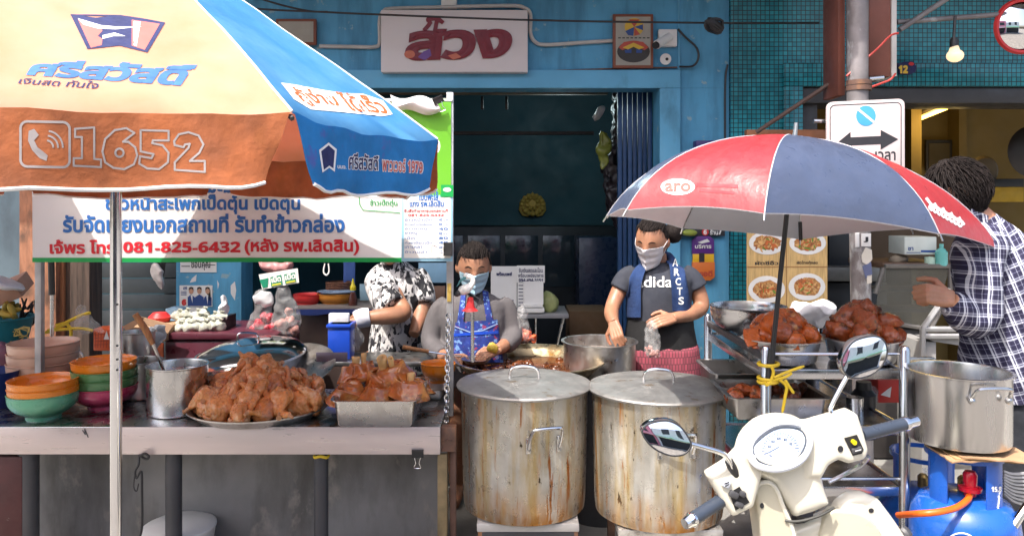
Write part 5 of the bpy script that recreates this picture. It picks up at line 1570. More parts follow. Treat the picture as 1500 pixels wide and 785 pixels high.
# side table with bowls, bottle and baskets
st = thing('side_table', 'dark side table with a navy cloth edge behind the hanging bags', 'table', (P(490, 0, 4.65).x, 4.75, 0.12))
q = MB(); wbox(q, P(432, 0, 4.6).x, P(560, 0, 4.6).x, 4.6, 4.98, P(0, 454, 4.6).z, P(0, 449, 4.6).z, 0.003); q.build('top', M('grey_top', (0.2, 0.18, 0.17), 0.5), st)
q = MB().thick(lambda u, v: P(434 + 124 * u, 453 + (7 + 2 * math.sin(9 * u)) * v, 4.59), 30, 3, (0, 0.003, 0)); q.build('cloth_edge', M('navy_cloth', (0.01, 0.03, 0.16), 0.7), st)
q = MB(); wbox(q, P(436, 0, 4.62).x, P(556, 0, 4.62).x, 4.66, 4.96, 0.12, P(0, 456, 4.6).z, 0.005); q.build('body', M('dark_brown_panel', (0.035, 0.02, 0.017), 0.6, var=0.3), st)
bowl('basin', 'red plastic basin on the dark side table', P(449, 0, 4.72).x, 4.74, P(0, 450, 4.6).z, 0.085, 0.06, m_red, cat='basin', foot=0.75)
bowl('basin', 'yellow orange basin stacked with pale blue rim on the side table', P(490, 0, 4.76).x, 4.78, P(0, 450, 4.6).z, 0.11, 0.06, M('amber_plastic', (0.55, 0.22, 0.03), 0.4), cat='basin', foot=0.75)
b = MB().lathe([(0, 0), (0.10, 0), (0.115, 0.012), (0, 0.016)], (P(491, 0, 4.76).x, 4.78, P(0, 450, 4.6).z + 0.065), 32); b.build('plate', M('pale_blue_plate', (0.30, 0.42, 0.60), 0.3), label='pale blue plate on top of the yellow orange basin', cat='plate')
b = MB()
for k in range(6):
    b.lathe([(0.075, k * 0.011), (0.082, k * 0.011 + 0.005), (0.075, k * 0.011 + 0.010)], (P(497, 0, 4.9).x, 4.88, P(0, 433, 4.76).z + 0.01), 26)
b.build('basket', M('brown_wicker', (0.16, 0.07, 0.04), 0.7, var=0.4, vs=60), label='round brown wicker basket behind the pale blue plate', cat='basket')
bt = thing('sauce_bottle', 'brown sauce bottle with a yellow pointed nozzle on the side table', 'bottle', P(517, 450, 4.66))
MB().lathe([(0, 0), (0.024, 0), (0.026, 0.02), (0.026, 0.06), (0.018, 0.085), (0.014, 0.10), (0, 0.10)], P(517, 452, 4.66), 20).build('body', M('brown_sauce', (0.07, 0.02, 0.015), 0.25), bt)
MB().lathe([(0.018, 0.0), (0.019, 0.02), (0.012, 0.03), (0.004, 0.07), (0, 0.07)], P(517, 425, 4.66), 16).build('nozzle', M('yellow_plastic', (0.65, 0.55, 0.02), 0.4), bt)
# prep table, blue bin, tissue pack
pt_ = thing('prep_table', 'plain steel prep table behind the duck tray and pork pan', 'table', (P(540, 0, 4.0).x, 3.98, 0.12))
q = MB(); wbox(q, P(446, 0, 3.8).x, P(640, 0, 3.8).x, 3.86, 4.12, 0.84, 0.865, 0.004); q.build('top', m_steelv, pt_)
for xx, yy in ((P(450, 0, 3.8).x, 3.9), (P(636, 0, 3.8).x, 3.9), (P(450, 0, 3.8).x, 4.08), (P(636, 0, 3.8).x, 4.08)):
    MB().tube([(xx, yy, 0.12), (xx, yy, 0.84)], 0.015, 8).build('leg', m_steel, pt_)
bb = thing('bin', 'bright blue square plastic bin with a pack of tissue standing in it', 'bin', P(497, 520, 3.97))
q = MB(); a, c_ = P(478, 475, 3.9), P(514, 521, 3.9)
wbox(q, a.x + 0.006, c_.x - 0.004, 3.9, 4.02, 0.866, a.z, 0.008); q.build('body', m_blue_p, bb)
q = MB(); wbox(q, a.x, c_.x, 3.892, 4.028, a.z - 0.018, a.z, 0.005); q.build('rim', m_blue_p, bb)
flat('tissue_pack', 'white pack of tissue sticking out of the blue bin', 'tissue', 481, 459, 511, 480, 3.98, 0.03, M('tissue_print', (0.62, 0.62, 0.66), 0.7, var=0.15, vs=30), 0.006)
flat('white_jar', 'pale jar standing left of the blue bin', 'jar', 471, 511, 480, 522, 3.92, 0.03, m_bagw, 0.008)
flat('notice', 'pale blue sheet hanging behind the stooping cook', 'notice', 613, 385, 655, 414, 4.9, 0.004, M('pale_blue_sheet', (0.22, 0.40, 0.55), 0.6), 0.001)
flat('picture', 'small framed sheet on a brown shelf behind the stooping cook', 'picture', 620, 419, 652, 442, 4.9, 0.02, M('brown_sheet_frame', (0.16, 0.09, 0.06), 0.6), 0.003)
flat('yellow_box', 'small yellow box low behind the stooping cook', 'box', 612, 456, 630, 472, 4.7, 0.1, M('dim_yellow', (0.35, 0.25, 0.02), 0.5), 0.003)
flat('blue_sheet', 'blue hanging cloth strip left of the stooping cook', 'cloth', 503, 384, 520, 430, 4.95, 0.01, M('blue_cloth', (0.04, 0.09, 0.28), 0.8), 0.003)
flat('blue_card', 'pale blue card leaning behind the sauce bottle', 'card', 527, 416, 542, 440, 4.8, 0.006, M('blue_card', (0.22, 0.36, 0.45), 0.6), 0.001)

# ================================================================== sign, poster and fittings on the right
def roundsign(label, x0, y0, x1, y1, Y, shapes, cat='sign', name='sign', base=m_white):
    o = thing(name, label, cat, P((x0 + x1) / 2, y1, Y)); return o
q = thing('shop_tag', 'purple yellow and orange hanging shop tag on the blue wall beside the poster', 'sign', P(1031, 412, 4.96))
MB().inflate([(1014, 352), (1022, 346), (1040, 346), (1046, 352), (1046, 372), (1014, 372)], 4.96, 0.004, 0.02, 0.003, 2).build('purple_top', M('purple_print', (0.10, 0.02, 0.20), 0.5), q)
MB().boxpx(1015, 372, 1046, 384, 4.957, 0.02, 0.001).build('yellow_band', M('yellow_print', (0.70, 0.42, 0.02), 0.5), q)
MB().inflate([(1014, 384), (1047, 384), (1047, 406), (1040, 411), (1020, 411), (1014, 400)], 4.955, 0.004, 0.02, 0.003, 2).build('orange_base', M('orange_print', (0.62, 0.16, 0.03), 0.5), q)
b = MB(); write(b, 'บริการ', (1018, 358, 1042, 364), pl(4.951), 0.03); decal(b, [(1022, 355), (1036, 350), (1040, 354), (1028, 357)], pl(4.951), 0.0005); b.build('white_lettering', m_pwhite, q)
b = MB(); write(b, 'รอดี', (1024, 396, 1044, 405), pl(4.9495), 0.05); b.build('red_lettering', m_pr, q)
b = MB(); line(b, [(1028, 373), (1028, 383)], 8, pl(4.955)); b.build('dark_stamp', m_ink, q)
q = thing('strip_sign', 'narrow black strip sign with a red disc under the red umbrella', 'sign', P(1030, 347, 4.96))
MB().boxpx(998, 334, 1062, 346, 4.96, 0.02, 0.002).build('board', m_ink, q)
b = MB(); decal(b, ell(1033, 340, 5, 5.2), pl(4.958)); b.build('red_disc', m_red, q)
b = MB(); write(b, '6', (1030.5, 336.5, 1035.5, 343.5), pl(4.958), 0.04, 0.001); write(b, 'ร้าน', (1040, 336, 1052, 344), pl(4.958), 0.03); line(b, [(1056, 337), (1054, 343)], 2, pl(4.958)); b.build('white_lettering', m_pwhite, q)
b = MB().ball(P(1010, 341, 4.9), (0.05, 0.03, 0.022), 16); b.build('lime', M('lime_green', (0.25, 0.30, 0.04), 0.5), label='yellow green rounded object below the strip sign', cat='ornament')
flat('purple_box', 'dark purple box on a bracket just above the red umbrella', 'box', 1020, 206, 1052, 222, 4.9, 0.09, M('dark_purple', (0.05, 0.03, 0.16), 0.5), 0.003)
# menu poster with four plates
mp = thing('menu_poster', 'bamboo patterned poster of four noodle dishes hanging behind the cart', 'poster', P(1153, 470, 4.55))
m_bamboo = M('bamboo_print', (0.55, 0.37, 0.15), 0.6, var=0.25, vs=30, stretch=(3, 1, 0.3))
MB().boxpx(1094, 325, 1212, 470, 4.55, 0.006, 0).build('sheet', m_bamboo, mp)
ms_ = pl(4.548)
for cx, cy, kind in ((1124, 356, 0), (1183, 356, 1), (1123, 424, 0), (1182, 420, 2)):
    b = MB(); decal(b, ell(cx, cy, 27, 20 if cy > 400 else 17), ms_, 0.0006); b.build('printed_plate', m_pwhite, mp)
    b = MB(); decal(b, [(x + rnd.uniform(-1.5, 1.5), y + rnd.uniform(-1.5, 1.5)) for x, y in ell(cx, cy, 20, 13 if cy > 400 else 11, 18)], ms_, 0.0009); b.build('printed_noodles', M('print_noodles', (0.40, 0.19, 0.06), 0.6, var=0.5, vs=90), mp)
    for k, (col, n) in enumerate((((0.30, 0.10, 0.03), 26), ((0.58, 0.34, 0.13), 30), ((0.12, 0.24, 0.03), 5 if kind != 1 else 14), ((0.48, 0.12, 0.03), 8))):
        b = MB()
        for i in range(n):
            a = rnd.uniform(0, 6.28); r0 = rnd.uniform(0, 0.72)
            decal(b, ell(cx + 25 * r0 * math.cos(a), cy + 17 * r0 * math.sin(a), rnd.uniform(2, 4.5), rnd.uniform(0.9, 2.0), 8, a * 2), ms_, 0.0012 + 0.0006 * k + 0.00004 * i)
        b.build('printed_food', M('print_food', col, 0.6, var=0.3, vs=60), mp)
b = MB(); write(b, 'ผัดซีอิ๊ว', (1106, 382, 1140, 388), ms_, 0.02, 0.0007); write(b, 'ผัดไทยกุ้งสด', (1167, 382, 1198, 388), ms_, 0.02, 0.0007); write(b, 'ราดหน้า', (1108, 453, 1136, 459), ms_, 0.02, 0.0007); b.build('lettering', m_ink, mp)
b = MB(); line(b, [(1095, 391), (1211, 391)], 1.2, ms_, 0.0005); line(b, [(1152, 342), (1152, 469)], 1.2, ms_, 0.0005); b.build('divider', M('brown_line', (0.3, 0.15, 0.05), 0.6), mp)
flat('lower_poster', 'bright orange and green poster low behind the cart legs', 'poster', 1096, 540, 1190, 575, 4.5, 0.006, M('orange_green_print', (0.60, 0.22, 0.03), 0.6, var=0.3, vs=6, stain=((0.12, 0.26, 0.03), 5, 0.52, 0.58, (1, 1, 1))), 0)
# street pole and brown column
sp_ = thing('street_pole', 'grey steel street pole patched with stickers behind the no parking sign', 'pole', (P(1262, 0, 3.95).x, 3.95, 0.12))
m_gpole = M('weathered_pole', (0.22, 0.20, 0.20), 0.55, 0.3, var=0.3, vs=8, stain=((0.42, 0.42, 0.42), 9, 0.55, 0.62, (1, 1, 0.5)), stain2=((0.10, 0.07, 0.06), 6, 0.55, 0.7, (1, 1, 0.5)))
q = MB().tube([(P(1256, 0, 3.95).x, 3.95, 3.25), P(1256, 140, 3.95), (P(1266, 0, 3.95).x, 3.95, 0.12)], [0.054, 0.052, 0.047], 24); q.build('post', m_gpole, sp_)
b = MB()
cs2 = lambda px, py: P(px, py, 3.895)
q = MB().boxpx(1262, 342, 1276, 361, 3.896, 0.006, 0.001); q.build('sticker', m_paper, sp_)
q = MB().boxpx(1253, 340, 1259, 362, 3.90, 0.006, 0.001); q.build('sticker', m_paper, sp_)
q = MB(); decal(q, [(1262, 374), (1268, 362), (1277, 366), (1278, 380), (1270, 388), (1263, 384)], cs2); decal(q, [(1270, 404), (1277, 402), (1277, 414), (1270, 416)], cs2); q.build('sticker', M('torn_sticker', (0.60, 0.56, 0.48), 0.8), sp_)
q = MB(); decal(q, [(1263, 390), (1276, 384), (1278, 402), (1268, 408)], cs2); q.build('sticker', M('blue_sticker', (0.10, 0.12, 0.22), 0.7), sp_)
q = MB(); write(q, 'J', (1265, 347, 1272, 355), lambda x, y: P(x, y, 3.894), 0.06); q.build('sticker_mark', m_ink, sp_)
q = MB(); 
for zy in (122, 130): 
    p = P(1258, zy, 3.95); q.lathe([(0.056, -0.012), (0.062, -0.012), (0.062, 0.012), (0.056, 0.012)], p, 24)
q.build('clamp', m_rust, sp_)
bc = thing('steel_column', 'brown painted steel channel column with a pale edge beside the street pole', 'column', (P(1270, 0, 4.1).x, 4.1, 2.2))
m_brown = M('brown_steel_paint', (0.17, 0.055, 0.035), 0.5, var=0.25, vs=5, stain=((0.30, 0.16, 0.11), 8, 0.58, 0.66, (1, 1, 0.4)))
zt, zb = 3.3, P(0, 112, 4.05).z
q = MB(); wbox(q, P(1228, 0, 4.05).x, P(1238, 0, 4.05).x, 4.05, 4.25, zb - 0.1, zt, 0.003); wbox(q, P(1273, 0, 4.05).x, P(1305, 0, 4.05).x, 4.05, 4.25, zb, zt, 0.003); q.build('channel', m_brown, bc)
q = MB(); wbox(q, P(1305.3, 0, 4.05).x, P(1313, 0, 4.05).x, 4.045, 4.25, zb, zt, 0.002); q.build('pale_edge', m_pipe, bc)
q = MB().tube([P(1273, 116, 4.04), P(1294, 114, 4.04)], 0.012, 10); q.build('bolt', m_steel, bc)
cable('red wire tied from the pole to the brown column', [(1240, 112), (1262, 92), (1285, 72), (1304, 53), (1316, 49)], 3.93, 0.0055, M('red_wire', (0.5, 0.04, 0.03), 0.5), 'wire', 'red_wire')
cable('red wire sagging below the foot of the brown column', [(1276, 128), (1292, 122), (1304, 117), (1312, 108)], 3.98, 0.0055, bpy.data.materials['red_wire'], 'wire', 'red_wire')
q = MB().tube([P(1314, 33, 4.3), P(1500, 19, 4.3), P(1560, 15, 4.3)], 0.014, 12); q.build('rail_pipe', m_gpole, label='horizontal grey pipe carrying the hanging bulb', cat='pipe')
q = MB().tube([P(1318, 44, 4.28), P(1400, -10, 4.28)], 0.015, 12); q.build('rail_pipe', m_gpole, label='short grey pipe rising to the top edge beside the bulb', cat='pipe')
q = MB().tube([P(1108, 194, 4.4), P(1232, 112, 4.15)], 0.012, 10); q.build('brace', M('brown_pipe', (0.10, 0.06, 0.05), 0.6), label='brown slanting brace left of the street pole', cat='brace')
flat('timber', 'orange brown timber bar just behind the tip of the red umbrella', 'timber', 1094, 190, 1212, 205, 4.5, 0.05, M('orange_brown_bar', (0.26, 0.10, 0.04), 0.6, var=0.3, vs=12), 0.004)
# hanging bulb
hb_ = thing('light_bulb', 'bare glass light bulb hanging from the grey pipe', 'bulb', P(1398, 90, 4.25))
MB().tube([P(1399, 24, 4.27), P(1397, 58, 4.25)], 0.008, 8).build('cord', m_black, hb_)
MB().lathe([(0, 0), (0.021, 0.0), (0.023, 0.03), (0.017, 0.052), (0, 0.054)], P(1397.5, 70, 4.25), 16).build('holder', m_black, hb_)
m_bulb = M('bulb_glass', (0.85, 0.7, 0.5), 0.08, var=0, rvar=0, emit=((1.0, 0.75, 0.45), 0.35)); m_bulb.node_tree.nodes['Principled BSDF'].inputs['Alpha'].default_value = 0.6
MB().ball(P(1399, 82, 4.25), (0.044, 0.044, 0.036), 20).lathe([(0.034, -0.02), (0.021, 0.03)], P(1398, 76, 4.25), 20).build('glass', m_bulb, hb_)
# convex mirror
cm = thing('convex_mirror', 'round convex traffic mirror with a red rim at the top right corner', 'mirror', P(1494, 74, 4.3))
mx = P(1496, 39, 4.3)
q = MB().lathe([(0, -0.03), (0.05, -0.028), (0.10, -0.014), (0.133, 0.0)], mx, 40, Matrix.Rotation(R(-86), 4, 'X') ); q.build('glass', M('mirror_glass', (0.85, 0.85, 0.86), 0.02, 1.0, var=0, rvar=0), cm)
q = MB().lathe([(0.132, -0.012), (0.146, -0.014), (0.155, 0.0), (0.146, 0.016), (0.05, 0.03), (0, 0.03)], mx, 40, Matrix.Rotation(R(-86), 4, 'X')); q.build('rim', m_red, cm)
# house number plate
hn = thing('number_plate', 'dark blue house number plate with yellow digits by the brown column', 'sign', P(1332, 110, 4.9))
MB().inflate([(1314, 94), (1324, 91), (1336, 90), (1342, 97), (1341, 106), (1332, 110), (1318, 109)], 4.9, 0.006, 0.02, 0.004, 2).build('plate', m_pnavy, hn)
b = MB(); write(b, '12', (1316, 96, 1330, 108), pl(4.893), 0.05); b.build('digits', M('plate_yellow', (0.75, 0.5, 0.05), 0.5), hn)
b = MB(); decal(b, ell(1335, 94, 4, 2.6), pl(4.892)); b.build('red_dot', m_red, hn)
# alternate parking sign
ns = thing('parking_sign', 'white square street sign with a blue barred disc and a black double arrow', 'sign', P(1268, 250, 3.62))
SY = 3.60
sk_ = lambda x, y: (x, y + (x - 1210) * -0.045 + 4)
q = MB().inflate([sk_(*p) for p in rrect(1211, 146, 1325, 262, 9)], SY, 0.004, 0.014, 0.003, 2); q.build('plate', M('sign_plate', (0.54, 0.46, 0.45), 0.4, var=0.05), ns)
sgs = pl(SY - 0.0045)
b = MB(); line(b, [sk_(*p) for p in rrect(1216, 151, 1320, 258, 7)], 1.3, sgs, 0.0005, True)
decal(b, [sk_(*p) for p in [(1228, 205), (1246, 191), (1246, 199), (1290, 199), (1290, 190), (1316, 205), (1290, 219), (1290, 211), (1248, 211), (1248, 218)]], sgs, 0.0006)
write(b, 'เวลา', (1282, 222, 1312, 235), sgs, 0.02); b.build('black_print', m_ink, ns)
b = MB(); decal(b, ell(1268.5, 170, 14.5, 15), sgs, 0.0006); b.build('blue_disc', M('sign_blue', (0.06, 0.32, 0.55), 0.45), ns)
b = MB(); line(b, [(1258, 161), (1280, 179)], 3.4, sgs, 0.0012); b.build('white_bar', m_pwhite, ns)
q = MB().tube([P(1192, 178, SY + 0.04), P(1262, 178, SY + 0.04), P(1262, 178, 3.94)], 0.01, 8); q.build('bracket', m_steel, ns)

# glass counter inside the right-hand shop
gc = thing('display_counter', 'old glass fronted display counter inside the tiled shop', 'counter', (P(1330, 0, 4.7).x, 4.7, 0.13))
m_glassd = M('dusty_glass', (0.10, 0.10, 0.085), 0.25, var=0.3, vs=6); m_glassd.node_tree.nodes['Principled BSDF'].inputs['Alpha'].default_value = 0.55
m_gframe = M('dull_aluminium', (0.16, 0.15, 0.14), 0.5, 0.5, var=0.2)
GYc = 4.6
q = MB().pxpoly([(1290, 392), (1392, 392), (1364, 480), (1282, 470)], GYc, 0.01); q.build('glass_front', m_glassd, gc)
q = MB()
for a_, b_ in (((1296, 390), (1394, 390)), ((1294, 392), (1282, 430)), ((1364, 480), (1394, 425)), ((1282, 470), (1364, 482)), ((1392, 392), (1392, 425))): q.tube([P(*a_, GYc), P(*b_, GYc)], 0.014, 6)
q.build('frame', m_gframe, gc)
q = MB(); wbox(q, P(1296, 0, GYc).x, P(1400, 0, GYc).x, GYc + 0.02, GYc + 0.5, P(0, 394, GYc).z, P(0, 386, GYc).z, 0.003); q.build('top', M('brown_counter_top', (0.10, 0.06, 0.04), 0.5), gc)
q = MB(); wbox(q, P(1270, 0, GYc).x, P(1364, 0, GYc).x, GYc + 0.03, GYc + 0.5, 0.13, P(0, 484, GYc).z, 0.004); q.build('base', M('dark_counter_base', (0.035, 0.03, 0.028), 0.5), gc)
q = MB(); wbox(q, P(1282, 0, 4.8).x, P(1366, 0, 4.8).x, 4.75, 5.0, P(0, 456, 4.8).z, P(0, 452, 4.8).z, 0.002); wbox(q, P(1282, 0, 4.8).x, P(1366, 0, 4.8).x, 4.75, 5.0, P(0, 426, 4.8).z, P(0, 423, 4.8).z, 0.002); q.build('shelf', m_gframe, gc)
sc = thing('steel_cabinet', 'grey steel cabinet frame beside the man in the checked shirt', 'cabinet', P(1385, 540, 4.1))
q = MB(); 
for a_, b_ in (((1352, 482), (1420, 482)), ((1352, 492), (1420, 492)), ((1352, 480), (1350, 560)), ((1352, 481), (1392, 424))): q.tube([P(*a_, 4.1), P(*b_, 4.1)], 0.016, 6)
q.build('frame', M('grey_frame', (0.35, 0.35, 0.35), 0.45, 0.4), sc)
q = MB(); q.pxpoly([(1354, 494), (1420, 498), (1420, 508), (1368, 500)], 4.12, 0.1); wbox(q, P(1355, 0, 4.1).x, P(1376, 0, 4.1).x, 4.13, 4.4, 0.13, P(0, 502, 4.1).z, 0.004); q.build('panel', M('grey_panel', (0.30, 0.29, 0.28), 0.5), sc)
flat('box', 'white and pale blue carton on the glass counter', 'box', 1325, 347, 1372, 373, 4.66, 0.2, M('pale_carton', (0.50, 0.55, 0.52), 0.6, var=0.1), 0.003)
b = MB(); write(b, 'ชา', (1330, 362, 1338, 367), pl(4.658), 0.03); line(b, [(1350, 368), (1370, 368)], 3, pl(4.658)); line(b, [(1328, 370), (1348, 370)], 1, pl(4.658)); b.build('lettering', m_pb, bpy.data.objects['box'])
b = MB().lathe([(0, 0), (0.035, 0), (0.035, 0.08), (0.02, 0.10), (0.012, 0.105), (0.012, 0.13), (0, 0.13)], P(1379, 389, 4.62), 18); b.build('soap_bottle', M('teal_liquid', (0.12, 0.38, 0.36), 0.25), label='teal liquid bottle on the glass counter beside the carton', cat='bottle')
b = MB().lathe([(0, 0), (0.03, 0), (0.03, 0.05), (0, 0.055)], P(1362, 389, 4.64), 16); b.build('cup', M('pale_teal_cup', (0.35, 0.50, 0.42), 0.4), label='pale teal cup beside the teal bottle', cat='cup')
b = MB().ball(P(1317, 380, 4.75), (0.06, 0.05, 0.03), 14).crumple(0.02, 20, 4); b.build('rag', M('pale_rag', (0.20, 0.17, 0.13), 0.8, var=0.3), label='crumpled pale rag on the left end of the glass counter', cat='cloth', ang=80)
flat('back_shelf', 'dim steel shelf left of the street pole inside the tiled shop', 'shelf', 1212, 392, 1298, 412, 5.4, 0.4, M('dim_steel', (0.13, 0.135, 0.13), 0.5, 0.3, var=0.3), 0.004)
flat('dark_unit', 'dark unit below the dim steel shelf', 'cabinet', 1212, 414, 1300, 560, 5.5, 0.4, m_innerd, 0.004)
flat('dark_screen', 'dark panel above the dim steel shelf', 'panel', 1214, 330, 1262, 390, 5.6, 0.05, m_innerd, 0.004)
flat('brown_panel', 'brown panel wall behind the carton on the glass counter', 'panel', 1264, 300, 1420, 384, 5.9, 0.05, M('brown_panelling', (0.075, 0.045, 0.022), 0.6, var=0.25, vs=3), 0.004)
flat('maroon_sign', 'small maroon sign on the dark counter base', 'sign', 1320, 492, 1340, 535, 4.55, 0.01, M('maroon_print', (0.14, 0.012, 0.03), 0.5, var=0.3, vs=30), 0.002)
flat('yellow_bunting', 'yellow cloth hanging in the dim right corner of the tiled shop', 'cloth', 1440, 274, 1500, 296, 6.2, 0.03, M('mustard_cloth', (0.45, 0.28, 0.02), 0.7, var=0.2), 0.006)
flat('shelf_board', 'dark shelf board behind the head of the man', 'shelf', 1440, 262, 1500, 274, 6.2, 0.2, m_innerd, 0.003)
b = MB().lathe([(0, -0.02), (0.10, -0.015), (0.12, 0.0), (0.10, 0.02), (0, 0.02)], P(1441, 250, 6.3), 26, Matrix.Rotation(R(90), 4, 'X')); b.build('wall_clock', M('dim_brown_disc', (0.13, 0.10, 0.06), 0.5), label='small round fan hub on the wall by the head of the man', cat='fan')
b = MB().lathe([(0, -0.02), (0.17, -0.015), (0.2, 0.0), (0.17, 0.02), (0, 0.02)], P(1514, 222, 5.9), 30, Matrix.Rotation(R(90), 4, 'X')); b.build('wall_fan', M('dark_fan', (0.025, 0.02, 0.02), 0.4), label='dark round wall fan at the right edge of the picture', cat='fan')
# ================================================================== stock pots
m_stock = M('stained_steel', (0.50, 0.49, 0.45), 0.34, 0.8, var=0.2, vs=10, bump=0.06, bs=60, rvar=0.15,
            stain=((0.38, 0.29, 0.14), 5, 0.44, 0.66, (3.0, 3.0, 0.4)), stain2=((0.42, 0.18, 0.03), 5.5, 0.565, 0.67, (3.4, 3.4, 0.30)))
def _drips(m, seed):
    N, L = m.node_tree.nodes, m.node_tree.links
    b = N['Principled BSDF']
    prev = b.inputs['Base Color'].links[0].from_socket
    tc = N.new('ShaderNodeTexCoord')
    def field(scale, st, lo, hi, off):
        mp = N.new('ShaderNodeMapping'); mp.inputs['Scale'].default_value = st; mp.inputs['Location'].default_value = (off, off, 0)
        n = N.new('ShaderNodeTexNoise'); n.inputs['Scale'].default_value = scale; n.inputs['Detail'].default_value = 7; n.inputs['Roughness'].default_value = 0.65
        r = N.new('ShaderNodeMapRange'); r.inputs[1].default_value = lo; r.inputs[2].default_value = hi
        L.new(tc.outputs['Object'], mp.inputs[0]); L.new(mp.outputs[0], n.inputs['Vector']); L.new(n.outputs['Fac'], r.inputs[0])
        return r.outputs[0]
    def mix(f, a, c):
        x = N.new('ShaderNodeMix'); x.data_type = 'RGBA'
        L.new(f, x.inputs[0]); L.new(a, x.inputs[6]); x.inputs[7].default_value = (*c, 1); return x.outputs[2]
    c = mix(field(24, (1, 1, 0.07), 0.59, 0.625, seed), prev, (0.30, 0.10, 0.015))
    c = mix(field(34, (1, 1, 0.4), 0.64, 0.68, seed + 3), c, (0.05, 0.035, 0.02))
    # brown rim of burnt stock near the foot
    sx = N.new('ShaderNodeSeparateXYZ'); L.new(tc.outputs['Object'], sx.inputs[0])
    r = N.new('ShaderNodeMapRange'); r.inputs[1].default_value = 0.16; r.inputs[2].default_value = 0.0; L.new(sx.outputs['Z'], r.inputs[0])
    mm = N.new('ShaderNodeMath'); mm.operation = 'MULTIPLY'; L.new(r.outputs[0], mm.inputs[0]); L.new(field(7, (2, 2, 0.4), 0.40, 0.60, seed + 9), mm.inputs[1])
    c = mix(mm.outputs[0], c, (0.36, 0.15, 0.02))
    L.new(c, b.inputs['Base Color'])
    # stained places are less metallic
    mr = N.new('ShaderNodeMapRange'); mr.inputs[3].default_value = 0.75; mr.inputs[4].default_value = 0.15
    L.new(field(5.5, (2.6, 2.6, 0.22), 0.45, 0.68, 0), mr.inputs[0]); L.new(mr.outputs[0], b.inputs['Metallic'])
_drips(m_stock, 2.0)
m_lid = M('hammered_lid', (0.34, 0.335, 0.325), 0.48, 0.75, var=0.2, vs=14, bump=0.12, bs=45, stain=((0.20, 0.14, 0.08), 18, 0.6, 0.7, (1, 1, 1)))
def stockpot(label, px, Y, r, zb, zt, hand_az):
    c = Vector((P(px, 0, Y).x, Y, zb))
    o = thing('stock_pot', label, 'pot', c)
    h = zt - zb
    q = MB().lathe([(0, 0), (r * 0.90, 0), (r * 0.945, 0.006), (r * 0.95, 0.018), (r * 0.955, 0.022), (r * 0.965, 0.06), (r * 0.985, h * 0.6), (r, h - 0.006), (r + 0.004, h), (r - 0.003, h), (r - 0.006, h - 0.02), (0, h - 0.02)], c, 96)
    q.build('shell', m_stock, o, ang=40)
    q = MB().lathe([(r - 0.012, h - 0.006), (r + 0.016, h - 0.004), (r + 0.019, h + 0.004), (r + 0.014, h + 0.010), (r - 0.004, h + 0.012), (r * 0.9, h + 0.016), (r * 0.4, h + 0.028), (0, h + 0.032)], c, 96)
    ld = q.build('lid', m_lid, o, ang=50)
    hz = c + Vector((0, 0, h + 0.028))
    q = MB().tube(smoothpts([hz + Vector((-0.06, -0.01, -0.002)), hz + Vector((-0.058, -0.01, 0.028)), hz + Vector((-0.042, -0.012, 0.046)), hz + Vector((0.0, -0.014, 0.052)), hz + Vector((0.042, -0.012, 0.045)), hz + Vector((0.058, -0.01, 0.026)), hz + Vector((0.06, -0.01, -0.002))], 5), 0.0062, 10)
    q.build('lid_handle', m_chrome, ld)
    for az in hand_az:
        a = R(az)
        m = Matrix.Translation(c + Vector((0, 0, h * 0.74))) @ Matrix.Rotation(a, 4, 'Z')
        rr = r * 0.99
        pts = smoothpts([(-0.062, -rr - 0.0, -0.055), (-0.064, -rr - 0.018, -0.02), (-0.058, -rr - 0.045, 0.022), (-0.04, -rr - 0.055, 0.032), (0.04, -rr - 0.055, 0.032), (0.058, -rr - 0.045, 0.022), (0.064, -rr - 0.018, -0.02), (0.062, -rr - 0.0, -0.055)], 5)
        MB().tube([m @ p for p in pts], 0.0068, 10).build('handle', m_chrome, o)
        for sx in (-0.062, 0.062):
            q = MB().box((0, 0, 0), (0.02, 0.006, 0.06), bev=0.002); mm_ = m @ Matrix.Translation((sx, -rr * 0.992, -0.045))
            q.v = [mm_ @ v for v in q.v]; q.build('handle_bracket', m_steel, o)
    return o
ZP = P(0, 558, 3.2).z
sp1 = stockpot('left of the two big stained steel stock pots, in full sun beside the counter', 768, 3.20, 0.262, 0.415, 0.905, (16, 196))
sp2 = stockpot('right of the two big stained steel stock pots, behind the scooter mirror', 964, 3.14, 0.268, 0.415, 0.905, (4, 198))
m_foil = M('crumpled_foil', (0.62, 0.60, 0.57), 0.35, 0.8, var=0.3, vs=14, bump=0.8, bs=24, stain=((0.25, 0.18, 0.1), 9, 0.6, 0.72, (1, 1, 1)))
for lab, px, Y in (('steel burner stand under the left stock pot', 772, 3.2), ('foil wrapped burner stand under the right stock pot', 968, 3.14)):
    c = P(px, 0, Y); o = thing('burner_stand', lab, 'stand', (c.x, Y, 0.12))
    q = MB(); q.box((c.x, Y, 0.395), (0.40, 0.40, 0.034), bev=0.006); q.crumple(0.006 if 'foil' in lab else 0.001, 18, 3); q.build('top', m_foil if 'foil' in lab else m_pipe, o)
    q = MB(); q.box((c.x, Y - 0.19, 0.34), (0.36, 0.012, 0.075), bev=0.003); q.build('apron', m_foil if 'foil' in lab else m_dark, o)
    for sx in (-0.18, 0.18):
        for sy in (-0.18, 0.18):
            MB().box((c.x + sx, Y + sy, 0.25), (0.03, 0.03, 0.26)).build('leg', m_rust, o)
